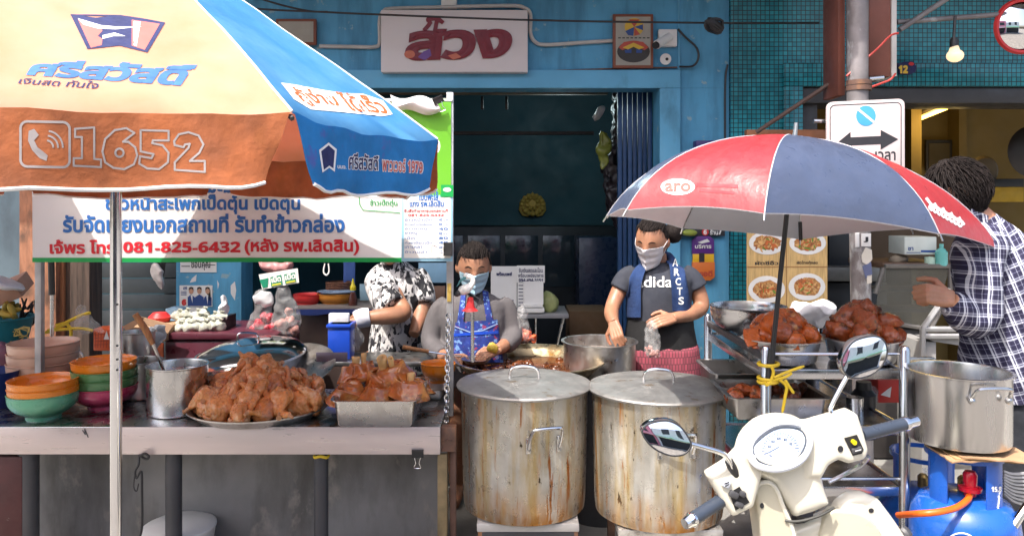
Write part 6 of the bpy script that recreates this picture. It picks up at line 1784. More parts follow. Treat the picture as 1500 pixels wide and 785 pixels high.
# wok of stew on a stand
wk = thing('wok', 'very wide shallow steel wok of brown stew behind the stock pots', 'wok', (P(776, 0, 3.78).x, 3.78, 0.75))
WZ, WR = 0.895, 0.365
wc = Vector((P(776, 0, 3.78).x, 3.78, WZ))
m_wok = M('greasy_wok', (0.50, 0.42, 0.28), 0.35, 0.9, var=0.25, vs=9, stain=((0.24, 0.13, 0.04), 10, 0.5, 0.66, (1, 1, 0.6)))
MB().lathe([(0, -0.15), (0.16, -0.14), (0.28, -0.085), (0.345, -0.02), (WR, 0.0), (WR + 0.012, 0.002), (WR + 0.012, 0.008), (WR, 0.008), (0.340, -0.015), (0.272, -0.08), (0.15, -0.134), (0, -0.144)], wc, 72).build('shell', m_wok, wk, ang=50)
MB().lathe([(0, 0), (0.316, 0)], wc + Vector((0, 0, -0.045)), 60).build('stew', M('brown_stew', (0.15, 0.045, 0.012), 0.12, var=0.4, vs=14, bump=0.3, bs=18, coat=0.5), wk)
m_stewp = M('stew_meat', (0.11, 0.032, 0.01), 0.25, var=0.4, vs=20, coat=0.5)
q = MB()
for k in range(40):
    a, rr = rnd.uniform(0, 6.28), 0.30 * math.sqrt(rnd.random())
    q.ball(wc + Vector((rr * math.cos(a), rr * math.sin(a), -0.046)), (rnd.uniform(0.02, 0.04), rnd.uniform(0.015, 0.03), rnd.uniform(0.010, 0.02)), 10, Matrix.Rotation(rnd.uniform(0, 6), 4, 'Z'))
q.crumple(0.01, 30, 2); q.build('stew_pieces', m_stewp, wk, ang=80, kind='stuff')
o = thing('wok_stand', 'round iron stand carrying the stew wok', 'stand', (wc.x, wc.y, 0.12))
q = MB().lathe([(0.17, 0.0), (0.19, 0.0), (0.20, 0.64), (0.18, 0.64), (0.17, 0.0)], (wc.x, wc.y, 0.12), 32); q.build('drum', m_rust, o)
# shallow pot in front of standing woman
pb = pot('wide_pot', 'wide steel pot the standing woman is stirring', P(878, 0, 3.82).x, 3.82, 0.80, 0.178, 0.175, m_steelv, 0.012)
MB().lathe([(0, 0), (0.172, 0)], (P(878, 0, 3.82).x, 3.82, 0.80 + 0.12), 40).build('broth', M('pale_broth', (0.40, 0.33, 0.27), 0.12, coat=0.5), pb)
o = thing('pot_stand', 'dark metal stand under the wide steel pot', 'stand', (P(878, 0, 3.82).x, 3.82, 0.12))
q = MB().lathe([(0.13, 0), (0.16, 0), (0.17, 0.68), (0.0, 0.68)], (P(878, 0, 3.82).x, 3.82, 0.12), 28); q.build('drum', m_dark, o)
lb = thing('ladle', 'ladle held in the right hand of the standing woman', 'ladle', P(905, 500, 3.84))
MB().tube([P(903, 484, 3.88), P(906, 520, 3.84)], 0.006, 8).build('shaft', m_black, lb)
b = MB().lathe([(0, -0.02), (0.03, -0.012), (0.04, 0.0), (0.036, 0), (0, -0.014)], P(908, 520, 3.82), 18); b.build('cup', m_steel, lb)
# clear red bag hanging by the seated woman
clearbag('clear plastic bag of orange red filling hanging above the wok', [(752, 470), (758, 454), (764, 446), (770, 450), (772, 470), (782, 492), (784, 500), (770, 503), (748, 500), (744, 494)],
         [(757, 494, 0.04), (768, 492, 0.045), (777, 497, 0.03), (763, 484, 0.03)], 4.0, M('orange_red_filling', (0.55, 0.10, 0.03), 0.4, var=0.4, vs=40), 6)

# ================================================================== food cart
CY0, CY1 = 2.75, 3.56
CXL, CXR = P(1122, 0, CY0).x, P(1325, 0, CY0).x
CZ = P(0, 512, CY0).z
cart = thing('food_cart', 'stainless tube food cart with two shelves between the umbrella and the gas cylinders', 'cart', ((CXL + CXR) / 2, (CY0 + CY1) / 2, 0.12))
m_tube = M('steel_tube', (0.55, 0.56, 0.58), 0.22, 1.0, var=0.06, rvar=0.06)
for x, y in ((CXL, CY0), (CXR, CY0), (CXL, CY1), (CXR, CY1)):
    MB().tube([(x, y, 0.14), (x, y, CZ), (x, y, CZ + 0.012)], [0.0185, 0.0185, 0.012], 16).build('post', m_tube, cart)
shz = P(0, 541, CY0).z
def shelf(z, name):
    q = MB()
    wbox(q, CXL + 0.02, CXR - 0.02, CY0 - 0.004, CY0 + 0.012, z - 0.034, z, 0.002); wbox(q, CXL + 0.02, CXR - 0.02, CY1 - 0.012, CY1 + 0.004, z - 0.034, z, 0.002)
    wbox(q, CXL - 0.006, CXL + 0.010, CY0 + 0.02, CY1 - 0.02, z - 0.034, z, 0.002); wbox(q, CXR - 0.010, CXR + 0.006, CY0 + 0.02, CY1 - 0.02, z - 0.034, z, 0.002)
    wbox(q, CXL + 0.011, CXR - 0.011, CY0 + 0.013, CY1 - 0.013, z - 0.012, z - 0.006)
    return q.build(name, m_tube, cart)
shelf(shz, 'shelf'); shelf(P(0, 612, CY0 + 0.1).z - 0.0, 'shelf'); shelf(P(0, 712, CY0).z, 'shelf')
q = MB()
q.tube([(CXL, CY0 + 0.01, P(0, 519, CY0).z), (CXR, CY0 + 0.01, P(0, 519, CY0).z)], 0.006, 8)
q.tube([(CXL, CY0 + 0.01, P(0, 702, CY0).z), (CXR, CY0 + 0.01, P(0, 702, CY0).z)], 0.006, 8)
q.build('rail', m_tube, cart)
q = MB(); wbox(q, CXL - 0.012, CXL + 0.012, CY0 + 0.02, CY1 - 0.02, shz + 0.03, shz + 0.055, 0.003); q.build('side_rail', m_dark, cart)
# yellow ties
q = MB()
for z0, tl in ((P(0, 532, CY0).z, 0.05), (P(0, 553, CY0).z, -0.03), (P(0, 557, CY0).z, 0.1)):
    q.tube([Vector((CXL + 0.006 + 0.034 * math.cos(t), CY0 - 0.008 + 0.036 * math.sin(t), z0 + tl * 0.034 * math.cos(t))) for t in (2 * math.pi * i / 18 for i in range(18))], 0.0065, 6, closed=True)
for pts in ([(1130, 536), (1133, 545), (1130, 556), (1126, 562)], [(1134, 553), (1152, 545), (1178, 536)], [(1136, 556), (1150, 552), (1160, 546)], [(1142, 556), (1152, 566), (1150, 582), (1146, 604)], [(1150, 556), (1156, 566), (1163, 576)], [(1120, 560), (1124, 564), (1130, 556)]):
    q.tube(smoothpts([P(x, y, CY0 - 0.045) for x, y in pts], 4), [0.0055] * (4 * (len(pts) - 1)) + [0.003], 6)
q.build('ribbon', m_yellow, label='yellow plastic ribbon lashing the umbrella handle to the cart post', cat='ribbon')
# pans on the top shelf
def roundpan(label, px, Y, r, z0, h, mat, oval=1.0):
    c = Vector((P(px, 0, Y).x, Y, z0))
    o = thing('steel_pan', label, 'pan', c)
    q = MB().lathe([(0, 0), (r * 0.86, 0), (r * 0.9, 0.006), (r, h - 0.006), (r + 0.014, h - 0.003), (r + 0.014, h), (r - 0.002, h), (r * 0.88, 0.01), (0, 0.008)], (0, 0, 0), 56)
    for v in q.v: v.y *= oval; v += c
    q.build('shell', m_steel, o, ang=40)
    return c
m_kn = M('red_braised_pork', (0.62, 0.13, 0.02), 0.22, var=0.35, vs=15, bump=0.4, bs=60, coat=0.35, sss=0.03, stain=((0.14, 0.03, 0.012), 16, 0.5, 0.64, (1, 1, 1)), stain2=((0.60, 0.26, 0.07), 20, 0.6, 0.72, (1, 1, 1)))
m_fry = M('dark_fried_meat', (0.36, 0.075, 0.02), 0.22, var=0.4, vs=18, bump=0.6, bs=60, coat=0.4, stain=((0.56, 0.22, 0.05), 18, 0.54, 0.66, (1, 1, 1)), stain2=((0.05, 0.014, 0.01), 20, 0.52, 0.66, (1, 1, 1)))
c1 = roundpan('left oval steel pan of red braised meat on the cart top', 1146, 2.92, 0.137, shz, 0.085, m_steel, 0.95)
c2 = roundpan('right oval steel pan of dark fried meat on the cart top', 1262, 2.92, 0.132, shz, 0.085, m_steel, 0.95)
meat_src = []
for k in range(5):
    if k < 3:
        q = limb([(0, 0, -0.05), (0.004, 0, -0.035), (0.008, 0, 0.0), (0.0, 0, 0.04), (0, 0, 0.055)], [0.016, 0.036, 0.045, 0.036, 0.018], 40 + k, jit=0.3)
    else:
        q = limb([(-0.03, 0, -0.05), (-0.02, 0, -0.02), (0.0, 0.004, 0.01), (0.004, 0, 0.05), (-0.006, 0, 0.075)], [0.014, 0.028, 0.032, 0.026, 0.010], 40 + k, jit=0.3)
    q.crumple(0.009, 32, k).crumple(0.004, 80, k + 3)
    meat_src.append(q.build('meat_piece', m_kn if k in (0, 1) else m_fry, cat='meat', ang=80, origin=(0, 0, 0)))
mu = set()
def heap(c, r, h, n, kinds, labels, group):
    for i in range(n):
        t = i / max(1, n - 1)
        rr = r * math.sqrt(1 - t) * (0.95 if i % 2 else 0.65); a = i * 2.4 + rnd.uniform(-0.2, 0.2)
        s_ = meat_src[kinds[i % len(kinds)]]
        o = place(s_, (c.x + rr * math.cos(a), c.y + rr * math.sin(a), c.z + h * (t ** 1.1)), (rnd.uniform(0.9, 1.9), rnd.uniform(-0.5, 0.5), rnd.uniform(0, 6.28)), labels, rnd.uniform(0.85, 1.1), mu)
        o['group'] = group
heap(c1 + Vector((0, 0, 0.07)), 0.115, 0.085, 15, [0, 1, 0, 2], 'chunk of red braised pork heaped in the left cart pan', 'red braised pork in the left cart pan')
heap(c2 + Vector((0, 0, 0.075)), 0.115, 0.12, 22, [2, 3, 4, 3, 4], 'piece of dark fried meat heaped in the right cart pan', 'dark fried meat in the right cart pan')
knuckle(P(1102, 508, 2.90), 0.62, 1.15, 1.3, 3, 'big red pork knuckle end facing left in the left cart pan', False, 'red braised pork in the left cart pan', m_kn)
# big bowl at the back, white bag
bowl('mixing_bowl', 'big plain steel mixing bowl on the rear left of the cart', P(1096, 0, 3.3).x, 3.30, shz + 0.018, 0.158, 0.135, m_steel, foot=0.35)
q = MB().inflate([(1158, 470), (1154, 458), (1160, 446), (1176, 439), (1188, 443), (1200, 438), (1216, 444), (1222, 456), (1216, 474), (1190, 478), (1168, 476)], 3.54, 0.06, 0.06, 0.05, 5).voxel(0.009, 2).crumple(0.028, 18, 3)
q.build('white_bag', M('plain_white_bag', (0.85, 0.86, 0.9), 0.45, var=0.06, bump=0.5, bs=20, translucent=0.2), label='crumpled white carrier bag behind the meat pans on the cart', cat='bag', ang=80)
# lower trays
m_tray = m_steelv
lz = P(0, 612, CY0 + 0.1).z
t1 = thing('steel_tray', 'steel tray with a few meat scraps on the lower left cart shelf', 'tray', (P(1130, 0, 3.0).x, 3.0, lz))
rectpan(t1, CXL + 0.0 - 0.10, CXL + 0.24, 2.80, 3.10, lz + 0.001, 0.085, m_tray, rc=0.02)
t2 = thing('steel_tray', 'deep empty looking steel tray at the back of the lower cart shelf', 'tray', (P(1160, 0, 3.3).x, 3.3, lz))
rectpan(t2, CXL - 0.08, CXL + 0.30, 3.14, 3.42, lz + 0.001, 0.10, m_tray, rc=0.02)
for k in range(9):
    o = place(meat_src[2 + k % 3], (CXL - 0.07 + 0.036 * k, 2.92 + 0.05 * (k % 3), lz + 0.06 + 0.01 * (k % 2)), (1.4, 0.3 * k, k * 1.3), 'meat scrap in the tray on the lower cart shelf', 0.75, mu); o['group'] = 'meat scraps on the lower cart shelf'
q = MB().inflate([(1200, 580), (1204, 564), (1220, 556), (1240, 560), (1262, 558), (1282, 570), (1286, 584), (1262, 592), (1230, 590)], 3.12, 0.06, 0.06, 0.05, 4).voxel(0.01, 2).crumple(0.03, 18, 9); q.build('plastic_bag', m_bag, label='crumpled clear plastic on the lower cart shelf', cat='bag', ang=80)
q = MB(); wbox(q, P(1286, 0, 3.2).x, P(1322, 0, 3.2).x, 3.2, 3.35, P(0, 590, 3.2).z, P(0, 556, 3.2).z, 0.005); q.build('red_packet', M('red_packet_print', (0.50, 0.03, 0.02), 0.4, var=0.2), label='red printed packet on the lower cart shelf', cat='packet')
q = MB(); decal(q, [(1290, 578), (1300, 570), (1306, 566), (1304, 582)], pl(3.199)); q.build('printed_white', m_pwhite, bpy.data.objects['red_packet'])
q = MB(); wbox(q, P(1186, 0, 3.3).x, P(1204, 0, 3.3).x, 3.45, 3.5, 0.2, P(0, 556, 3.3).z, 0.005); q.build('bottle_crate', M('rust_red_crate', (0.28, 0.05, 0.02), 0.5), label='rust red carton standing behind the lower cart shelf', cat='carton')
b = MB().lathe([(0, 0), (0.045, 0.0), (0.047, 0.17), (0.03, 0.19), (0.028, 0.22), (0, 0.22)], P(1265, 640, 3.05), 24); b.build('bottle', m_black, label='black bottle standing on the lower cart shelf', cat='bottle')
b = MB().lathe([(0, 0), (0.03, 0), (0.032, 0.08), (0, 0.08)], P(1252, 612, 2.95), 18); b.build('steel_cup', m_steel, label='small steel cup on the lower cart shelf', cat='cup')
b = MB(); b.box(P(1180, 562, 3.3), (0.05, 0.06, 0.11), bev=0.006); b.build('black_box', m_black, label='small black box on the lower cart shelf', cat='box')

# ================================================================== gas cylinders, cardboard and stock pot at the right
GYY = 2.62
m_gas = M('blue_gas_enamel', (0.012, 0.10, 0.46), 0.3, var=0.12, vs=5, coat=0.4, bump=0.05, bs=20, stain=((0.02, 0.05, 0.16), 7, 0.6, 0.75, (1, 1, 1)))
def cylinder(label, px, Y, zc, txt):
    c = Vector((P(px, 0, Y).x, Y, 0.12)); r = 0.168
    o = thing('gas_cylinder', label, 'gas cylinder', c)
    zs = zc - 0.12
    q = MB().lathe([(0, 0.03), (0.10, 0.03), (0.15, 0.05), (r, 0.10), (r, zs - 0.10), (r * 0.96, zs - 0.06), (r * 0.82, zs - 0.02), (r * 0.5, zs + 0.005), (0, zs + 0.012)], c, 48); q.build('body', m_gas, o, ang=60)
    q = MB().lathe([(0.12, 0.0), (0.13, 0.0), (0.13, 0.06), (0.12, 0.06), (0.12, 0)], c, 32); q.build('foot_ring', m_gas, o)
    # collar: three upright plates
    for a in (-162, -70, 30, 110):
        pts = []
        m = Matrix.Translation(c) @ Matrix.Rotation(R(a + 90), 4, 'Z')
        q = MB().thick(lambda u, v: m @ Vector((0.118 * math.sin((u - 0.5) * 0.60), -0.118 * math.cos((u - 0.5) * 0.60), zs - 0.03 + 0.175 * v)), 8, 1, m.to_3x3() @ Vector((0, 0.004, 0)))
        if a == -70: plate[:] = [q.tri().bvh()]
        q.build('collar_plate', m_gas, o)
    q = MB().lathe([(0.112, zs + 0.132), (0.120, zs + 0.132), (0.120, zs + 0.148), (0.112, zs + 0.148), (0.112, zs + 0.132)], c, 40); q.build('collar_ring', m_gas, o)
    q = MB().lathe([(0, zs), (0.02, zs), (0.02, zs + 0.05), (0.012, zs + 0.06), (0, zs + 0.06)], c, 16); q.build('valve', M('brass_valve', (0.4, 0.28, 0.10), 0.4, 0.8), o)
    return o, c, zs
plate = []
g1, gc1, gz = cylinder('front blue gas cylinder with a red regulator and orange hose', 1412, GYY, P(0, 735, GYY).z + 0.03, '15.8')
b = MB(); write(b, '15.8', (1452, 712, 1467, 720), on(plate[0], 0.0008), 0.03, 0.0006); b.build('white_digits', m_white, g1)
g2, gc2, gz2 = cylinder('rear blue gas cylinder half hidden behind the cart post', 1352, 3.05, P(0, 716, 3.05).z, '15.8')
b = MB(); write(b, '15.8', (1351, 685, 1366, 693), pl(gc2.y - 0.122), 0.03, 0.0008); b.build('white_digits', m_white, g2)
gb = MB().lathe([(0.1695, 0.0), (0.1695, 0.9)], gc1, 96).bvh()
b = MB()
e_ = ell(1408, 798, 22, 18, 36); line(b, e_, 2.2, on(gb, 0.001), 0.0006, True); b.build('white_oval_mark', m_white, g1)
rg = MB()
p0 = P(1421, 716, GYY - 0.06)
rg.lathe([(0, -0.02), (0.018, -0.02), (0.018, -0.005), (0.034, -0.004), (0.036, 0.008), (0.02, 0.012), (0.022, 0.05), (0.016, 0.06), (0, 0.06)], p0, 24)
rg.build('regulator', M('red_regulator', (0.60, 0.01, 0.03), 0.3, coat=0.3), g1)
b = MB().tube(smoothpts([P(1421, 722, GYY - 0.07), P(1416, 733, GYY - 0.10), P(1398, 744, GYY - 0.14), P(1370, 750, GYY - 0.16), P(1342, 752, GYY - 0.12), P(1316, 754, GYY + 0.05)], 6), 0.0105, 12)
b.build('hose', M('orange_rubber', (0.72, 0.12, 0.01), 0.4), label='orange rubber gas hose curving in front of the front cylinder', cat='hose')
b = MB(); p = P(1492, 752, GYY - 0.1); b.tube([p, p + Vector((-0.03, -0.02, -0.03)), p + Vector((0.05, 0, 0.06))], [0.012, 0.014, 0.012], 10); b.tube([p + Vector((0.02, 0, 0.0)), p + Vector((0.03, 0, 0.08))], 0.008, 8); b.build('gas_valve', m_chrome, label='chrome valve at the right edge beside the front gas cylinder', cat='valve')
zc = P(0, 672, GYY - 0.1).z
cb_ = thing('cardboard_sheet', 'layered corrugated cardboard between the gas cylinder and the pot', 'cardboard', (gc1.x, GYY, zc))
for k in range(3):
    q = MB()
    q.thick(lambda u, v: Vector((gc1.x + 0.005 + (u - 0.5) * (0.27 - 0.015 * k) + 0.012 * k, GYY - 0.16 + 0.20 * v + 0.015 * math.sin(3 * u + k), gz + 0.274 + 0.006 * k + 0.006 * math.sin(2.2 * u + 1 + k * 0.4) - 0.005 * math.cos(3 * v) + 0.005 * noise.noise(Vector((u * 6, v * 6, k))))), 16, 12, (0, 0, 0.0045))
    q.build('layer', m_card if k != 1 else M('card_core', (0.42, 0.27, 0.13), 0.85), cb_, ang=60)
PZ = gz + 0.12 + 0.138 + 0.026
PZ = P(0, 668, GYY - 0.17).z
rp = pot('stock_pot', 'clean steel stock pot without a lid on top of the gas cylinder at the right', P(1404, 0, GYY).x, GYY, PZ, 0.157, P(0, 543, GYY).z - PZ, M('clean_steel', (0.60, 0.59, 0.58), 0.24, 1.0, 0.05, 5, stretch=(1, 1, 0.1)), 0.010)
rc_ = Vector((P(1404, 0, GYY).x, GYY, P(0, 543, GYY).z))
MB().lathe([(0, 0), (0.152, 0)], rc_ + Vector((0, 0, -0.06)), 40).build('soup', M('pale_brown_soup', (0.28, 0.18, 0.09), 0.15, coat=0.5), rp)
for sgn in (1, -1):
    m = Matrix.Translation(rc_ + Vector((0, 0, -0.03))) @ Matrix.Rotation(R(2 if sgn > 0 else 190), 4, 'Z')
    pts = smoothpts([(-0.06, -0.157, -0.03), (-0.058, -0.178, -0.005), (-0.045, -0.188, 0.012), (0.045, -0.188, 0.012), (0.058, -0.178, -0.005), (0.06, -0.157, -0.03)], 5)
    if sgn < 0: pts = [p + Vector((0, -0.0, 0.022)) for p in pts]
    MB().tube([m @ p for p in pts], 0.006, 10).build('handle', m_steel, rp)
    q = MB()
    for sx in (-0.06, 0.06): q.ball(m @ Vector((sx, -0.165, -0.03)), 0.012, 10)
    q.build('rivet', m_steel, rp)
q = MB()
for k in range(9): q.tube(smoothpts([P(1470, 690 + k * 4, 2.75), P(1485, 694 + k * 5, 2.75), P(1510, 692 + k * 6, 2.78)], 4), 0.006, 5)
q.build('cable_bundle', M('pale_cable', (0.30, 0.30, 0.30), 0.5, var=0.4), label='coiled pale cables at the right edge behind the gas cylinder', cat='cable')
# ================================================================== people
m_skin = M('skin_brown', (0.32, 0.155, 0.09), 0.5, var=0.2, vs=16, stain=((0.36, 0.13, 0.085), 9, 0.52, 0.75, (1, 1, 1)), sss=0.12, bump=0.05, bs=80)
m_skinl = M('skin_tan', (0.42, 0.21, 0.125), 0.5, var=0.18, vs=16, stain=((0.46, 0.17, 0.11), 12, 0.52, 0.75, (1, 1, 1)), sss=0.12, bump=0.05, bs=80)
m_hair = M('black_hair', (0.014, 0.010, 0.009), 0.75, var=0.4, vs=30, bump=0.5, bs=60, spec=0.2, bstretch=(3, 3, 0.5))
m_hairb = M('dark_brown_hair', (0.045, 0.022, 0.015), 0.42, var=0.4, vs=30, bump=0.5, bs=60, bstretch=(3, 3, 0.5))
m_eye = M('eye_dark', (0.02, 0.015, 0.012), 0.3)

def hp(az, el, h):
    """point on a head: az from the face round, el up; local x right, -y forward"""
    x = math.sin(az) * math.cos(el) * 0.345 * h
    y = -math.cos(az) * math.cos(el) * 0.41 * h
    z = math.sin(el) * 0.5 * h
    t = max(0.0, -z / (0.5 * h))
    x *= 1 - 0.30 * t ** 1.6
    if y < 0: y *= 1 - 0.10 * t
    else: y *= 1 - 0.28 * t
    f = max(0.0, math.cos(az)) ** 6
    def gs(zc, s): return math.exp(-((z / h - zc) / s) ** 2)
    nz = math.exp(-(az / 0.16) ** 2)
    y -= h * 0.085 * nz * gs(-0.09, 0.075) * (1 if math.cos(az) > 0 else 0)
    y -= h * 0.040 * nz * gs(-0.01, 0.07) * (1 if math.cos(az) > 0 else 0)
    y -= h * 0.02 * math.exp(-(az / 0.3) ** 2) * gs(-0.27, 0.05)
    y += h * 0.014 * (math.exp(-((abs(az) - 0.42) / 0.2) ** 2)) * gs(0.02, 0.05)
    y -= h * 0.012 * f * gs(0.10, 0.05)
    y -= h * 0.02 * math.exp(-(az / 0.3) ** 2) * gs(-0.43, 0.06)
    return Vector((x, y, z))

class Head:
    def __init__(s, c, h, yaw, pitch, roll=0):
        s.h = h
        s.m = Matrix.Translation(Vector(c)) @ Matrix.Rotation(R(yaw), 4, 'Z') @ Matrix.Rotation(R(roll), 4, 'Y') @ Matrix.Rotation(R(pitch), 4, 'X')
    def w(s, v): return s.m @ Vector(v)
    def skin(s, mb):
        nu, nv = 56, 36
        vs, fs = [], []
        for j in range(nv + 1):
            el = -math.pi / 2 + math.pi * j / nv
            for i in range(nu):
                vs.append(s.w(hp(-math.pi + 2 * math.pi * i / nu, el, s.h)))
        for j in range(nv):
            for i in range(nu):
                k = (i + 1) % nu
                fs.append((j * nu + i, j * nu + k, (j + 1) * nu + k, (j + 1) * nu + i))
        mb.add(vs, fs)
        for sx in (-1, 1):
            mb.ball(s.w((sx * 0.345 * s.h, 0.03 * s.h, -0.03 * s.h)), (0.022 * s.h / 0.24 * 0.6, 0.07 * s.h, 0.12 * s.h), 14, s.m.to_3x3().to_4x4() @ Matrix.Rotation(R(-20 * sx), 4, 'Z'))
        return mb
    def hair(s, line, thick=1.075, low=-0.35, wob=0.02, side=1.0):
        nu, nv = 64, 40
        vs, fs = [], []
        for j in range(nv + 1):
            el = -math.pi / 2 + math.pi * j / nv
            for i in range(nu):
                az = -math.pi + 2 * math.pi * i / nu
                p = hp(az, el, s.h)
                z = p.z / s.h
                ca = math.cos(az)
                hl = line if ca > 0.25 else (low if ca < -0.15 else low + (line - low) * (ca + 0.15) / 0.40 * side)
                t = max(0, min(1, (z - hl) / 0.05))
                k = 0.86 + (thick - 0.86) * t
                k += wob * noise.noise(Vector((p.x * 40, p.y * 40, p.z * 14)))* t
                q = p * k
                if t > 0 and ca > 0: q.y = p.y * (1 + (k - 1) * 0.6)
                vs.append(s.w(q))
        for j in range(nv):
            for i in range(nu):
                k = (i + 1) % nu
                fs.append((j * nu + i, j * nu + k, (j + 1) * nu + k, (j + 1) * nu + i))
        return MB().add(vs, fs)
    def strands(s, mb, n, line, back, k0=1.10, rad=0.0022, seed=1, jit=0.05):
        """combed hair: thin locks drawn from the hairline over the skull to a gathering point"""
        rg = random.Random(seed)
        B = Vector(back)
        for i in range(n):
            az = rg.uniform(-1.9, 1.9)
            el = math.asin(min(0.95, max(-0.3, (line + rg.uniform(-0.04, 0.22)) / 0.5 * (1.0 if abs(az) < 1.0 else 1.3 - 0.3 * abs(az)))))
            a = hp(az, el, s.h) * k0
            pts = []
            for t in range(7):
                u = t / 6
                q = a.lerp(B, u)
                # push out on to the skull
                L_ = Vector((q.x / 0.345, q.y / 0.41, q.z / 0.5)).length / s.h
                if L_ < k0 + 0.02: q = q * ((k0 + 0.02 + rg.uniform(0, 0.02)) / max(0.2, L_))
                pts.append(s.w(q + Vector((rg.uniform(-1, 1), rg.uniform(-1, 1), rg.uniform(-1, 1))) * 0.002))
            mb.tube(pts, [rad * 0.5, rad, rad * 1.2, rad * 1.2, rad * 1.1, rad, rad * 0.5], 5)
        return mb
    def shag(s, mb, n, line, low, k0=1.12, ln=0.06, seed=1):
        rg = random.Random(seed)
        for i in range(n):
            az = rg.uniform(-3.14, 3.14); el = math.asin(rg.uniform(-0.75, 0.98))
            p = hp(az, el, s.h)
            if p.z / s.h < (line if math.cos(az) > 0.2 else low): continue
            d = Vector((p.x, p.y, 0)).normalized() * 0.4 + Vector((rg.uniform(-.4, .4), rg.uniform(-.4, .4), -0.9))
            d.normalize(); nn = p.normalized()
            d = (d - nn * d.dot(nn) * 0.9)
            pts = [p * (k0 - 0.02), p * k0 + d * ln * 0.35 + nn * 0.004, p * k0 + d * ln * 0.7 + nn * 0.004, p * k0 + d * ln - nn * 0.002]
            mb.tube([s.w(q) for q in pts], [0.002, 0.0024, 0.0019, 0.0005], 4)
        return mb
    def mask(s, wid=1.12, top=0.02, bot=-0.50):
        def f(u, v):
            az = (u - 0.5) * 2 * wid
            z = bot + (top - bot) * v
            # measure the head at this height
            el = math.asin(max(-0.96, min(0.96, z / 0.5)))
            p = hp(az, el, s.h)
            p0 = hp(az, -0.25, s.h)
            r = 1.07 + 0.04 * math.sin(v * 21) * (1 - abs(2 * u - 1))
            q = Vector((p0.x * 0.55 + p.x * 0.45, min(p.y, p0.y * 0.93), z * s.h))
            e = abs(2 * u - 1)
            q = Vector((q.x * r, q.y * r - 0.02 * s.h * (1 - e), q.z * (1 - 0.12 * e * e) + (-0.02 * s.h * e)))
            return s.w(q)
        return MB().thick(f, 26, 16, s.m.to_3x3() @ Vector((0, 0.002, 0)))
    def face(s, parent, brow=True):
        q = MB()
        for sx in (-1, 1):
            q.tube(smoothpts([s.w(hp(sx * a, e, s.h) * 1.012) for a, e in ((0.22, 0.24), (0.42, 0.29), (0.66, 0.22))], 4), [0.0018, 0.002, 0.0024, 0.0026, 0.0026, 0.0026, 0.0022, 0.0018, 0.001], 6)
        q.build('eyebrow', m_hair, parent)
        q = MB()
        for sx in (-1, 1):
            q.tube(smoothpts([s.w(hp(sx * a, e, s.h) * 1.006) for a, e in ((0.26, 0.02), (0.43, 0.00), (0.60, 0.04))], 4), [0.0008, 0.001, 0.0014, 0.0016, 0.0016, 0.0016, 0.0014, 0.001, 0.0006], 6)
        q.build('eyelashes', m_eye, parent)

def interp(pts, rr, n=6):
    return smoothpts(pts, n), [max(0.003, v.x) for v in smoothpts([Vector((r, 0, 0)) for r in rr], n)]
def arm(mb, pts, rr, n=16):
    p, r = interp(pts, rr); mb.tube(p, r, n); return mb
def loft(mb, rings, n=36, cap=True):
    """rings: (centre, half width, half depth)"""
    vs, fs = [], []
    for (c, rx, ry) in rings:
        for j in range(n):
            a = 2 * math.pi * j / n
            ca, sa = math.cos(a), math.sin(a)
            e = 0.85
            vs.append(Vector(c) + Vector((math.copysign(abs(ca) ** e, ca) * rx, math.copysign(abs(sa) ** e, sa) * ry, 0)))
    for i in range(len(rings) - 1):
        for j in range(n):
            fs.append((i * n + j, i * n + (j + 1) % n, (i + 1) * n + (j + 1) % n, (i + 1) * n + j))
    if cap:
        fs.append(tuple(range(n))[::-1]); fs.append(tuple((len(rings) - 1) * n + j for j in range(n)))
    return mb.add(vs, fs)
HM = MB()
def hand(mb, wrist, d, nrm, thumb, curl=(35, 45, 30), s=1.0, spread=0.0):
    """wrist point, finger direction d, back-of-hand normal nrm, thumb = +1/-1 side along d x nrm"""
    mb = HM
    d = Vector(d).normalized(); nrm = Vector(nrm); nrm = (nrm - d * nrm.dot(d)).normalized()
    sd = d.cross(nrm) * thumb
    W = Vector(wrist)
    pb_ = W + d * 0.085 * s
    for k, off in enumerate((-0.026, -0.009, 0.009, 0.026)):
        mb.tube([W - d * 0.01 * s + sd * off * 0.55 * s, W + d * 0.045 * s + sd * off * 0.9 * s, pb_ + sd * off * s], [0.017 * s, 0.0155 * s, 0.0115 * s], 10)
    L_ = ((0.026, 0.043, 0.025, 0.022), (0.009, 0.048, 0.029, 0.024), (-0.009, 0.045, 0.027, 0.023), (-0.026, 0.035, 0.021, 0.020))
    for k, (off, a, b, c) in enumerate(L_):
        p = pb_ + sd * off * s; dd = d.copy(); pts = [p - d * 0.015 * s, p]
        fl = k * 3
        for seg, ang in zip((a, b, c), curl):
            dd = Matrix.Rotation(R(ang + fl * 0.6), 3, d.cross(nrm)) @ dd if False else (Matrix.Rotation(R(-(ang + fl)), 3, d.cross(nrm).normalized()) @ dd)
            p = p + dd * seg * s; pts.append(p.copy())
        mb.tube(pts, [0.0105 * s, 0.0105 * s, 0.0095 * s, 0.0088 * s, 0.0068 * s], 10)
    t0 = W + d * 0.022 * s + sd * 0.026 * s
    t1 = t0 + (d * 0.55 + sd * 0.75 - nrm * 0.25).normalized() * 0.04 * s
    t2 = t1 + (d * 0.85 + sd * 0.15 - nrm * 0.45).normalized() * 0.032 * s
    t3 = t2 + (d * 0.9 - sd * 0.2 - nrm * 0.4).normalized() * 0.026 * s
    mb.tube([t0 - sd * 0.012 * s, t0, t1, t2, t3], [0.016 * s, 0.0155 * s, 0.0125 * s, 0.0105 * s, 0.0078 * s], 10)
    return mb
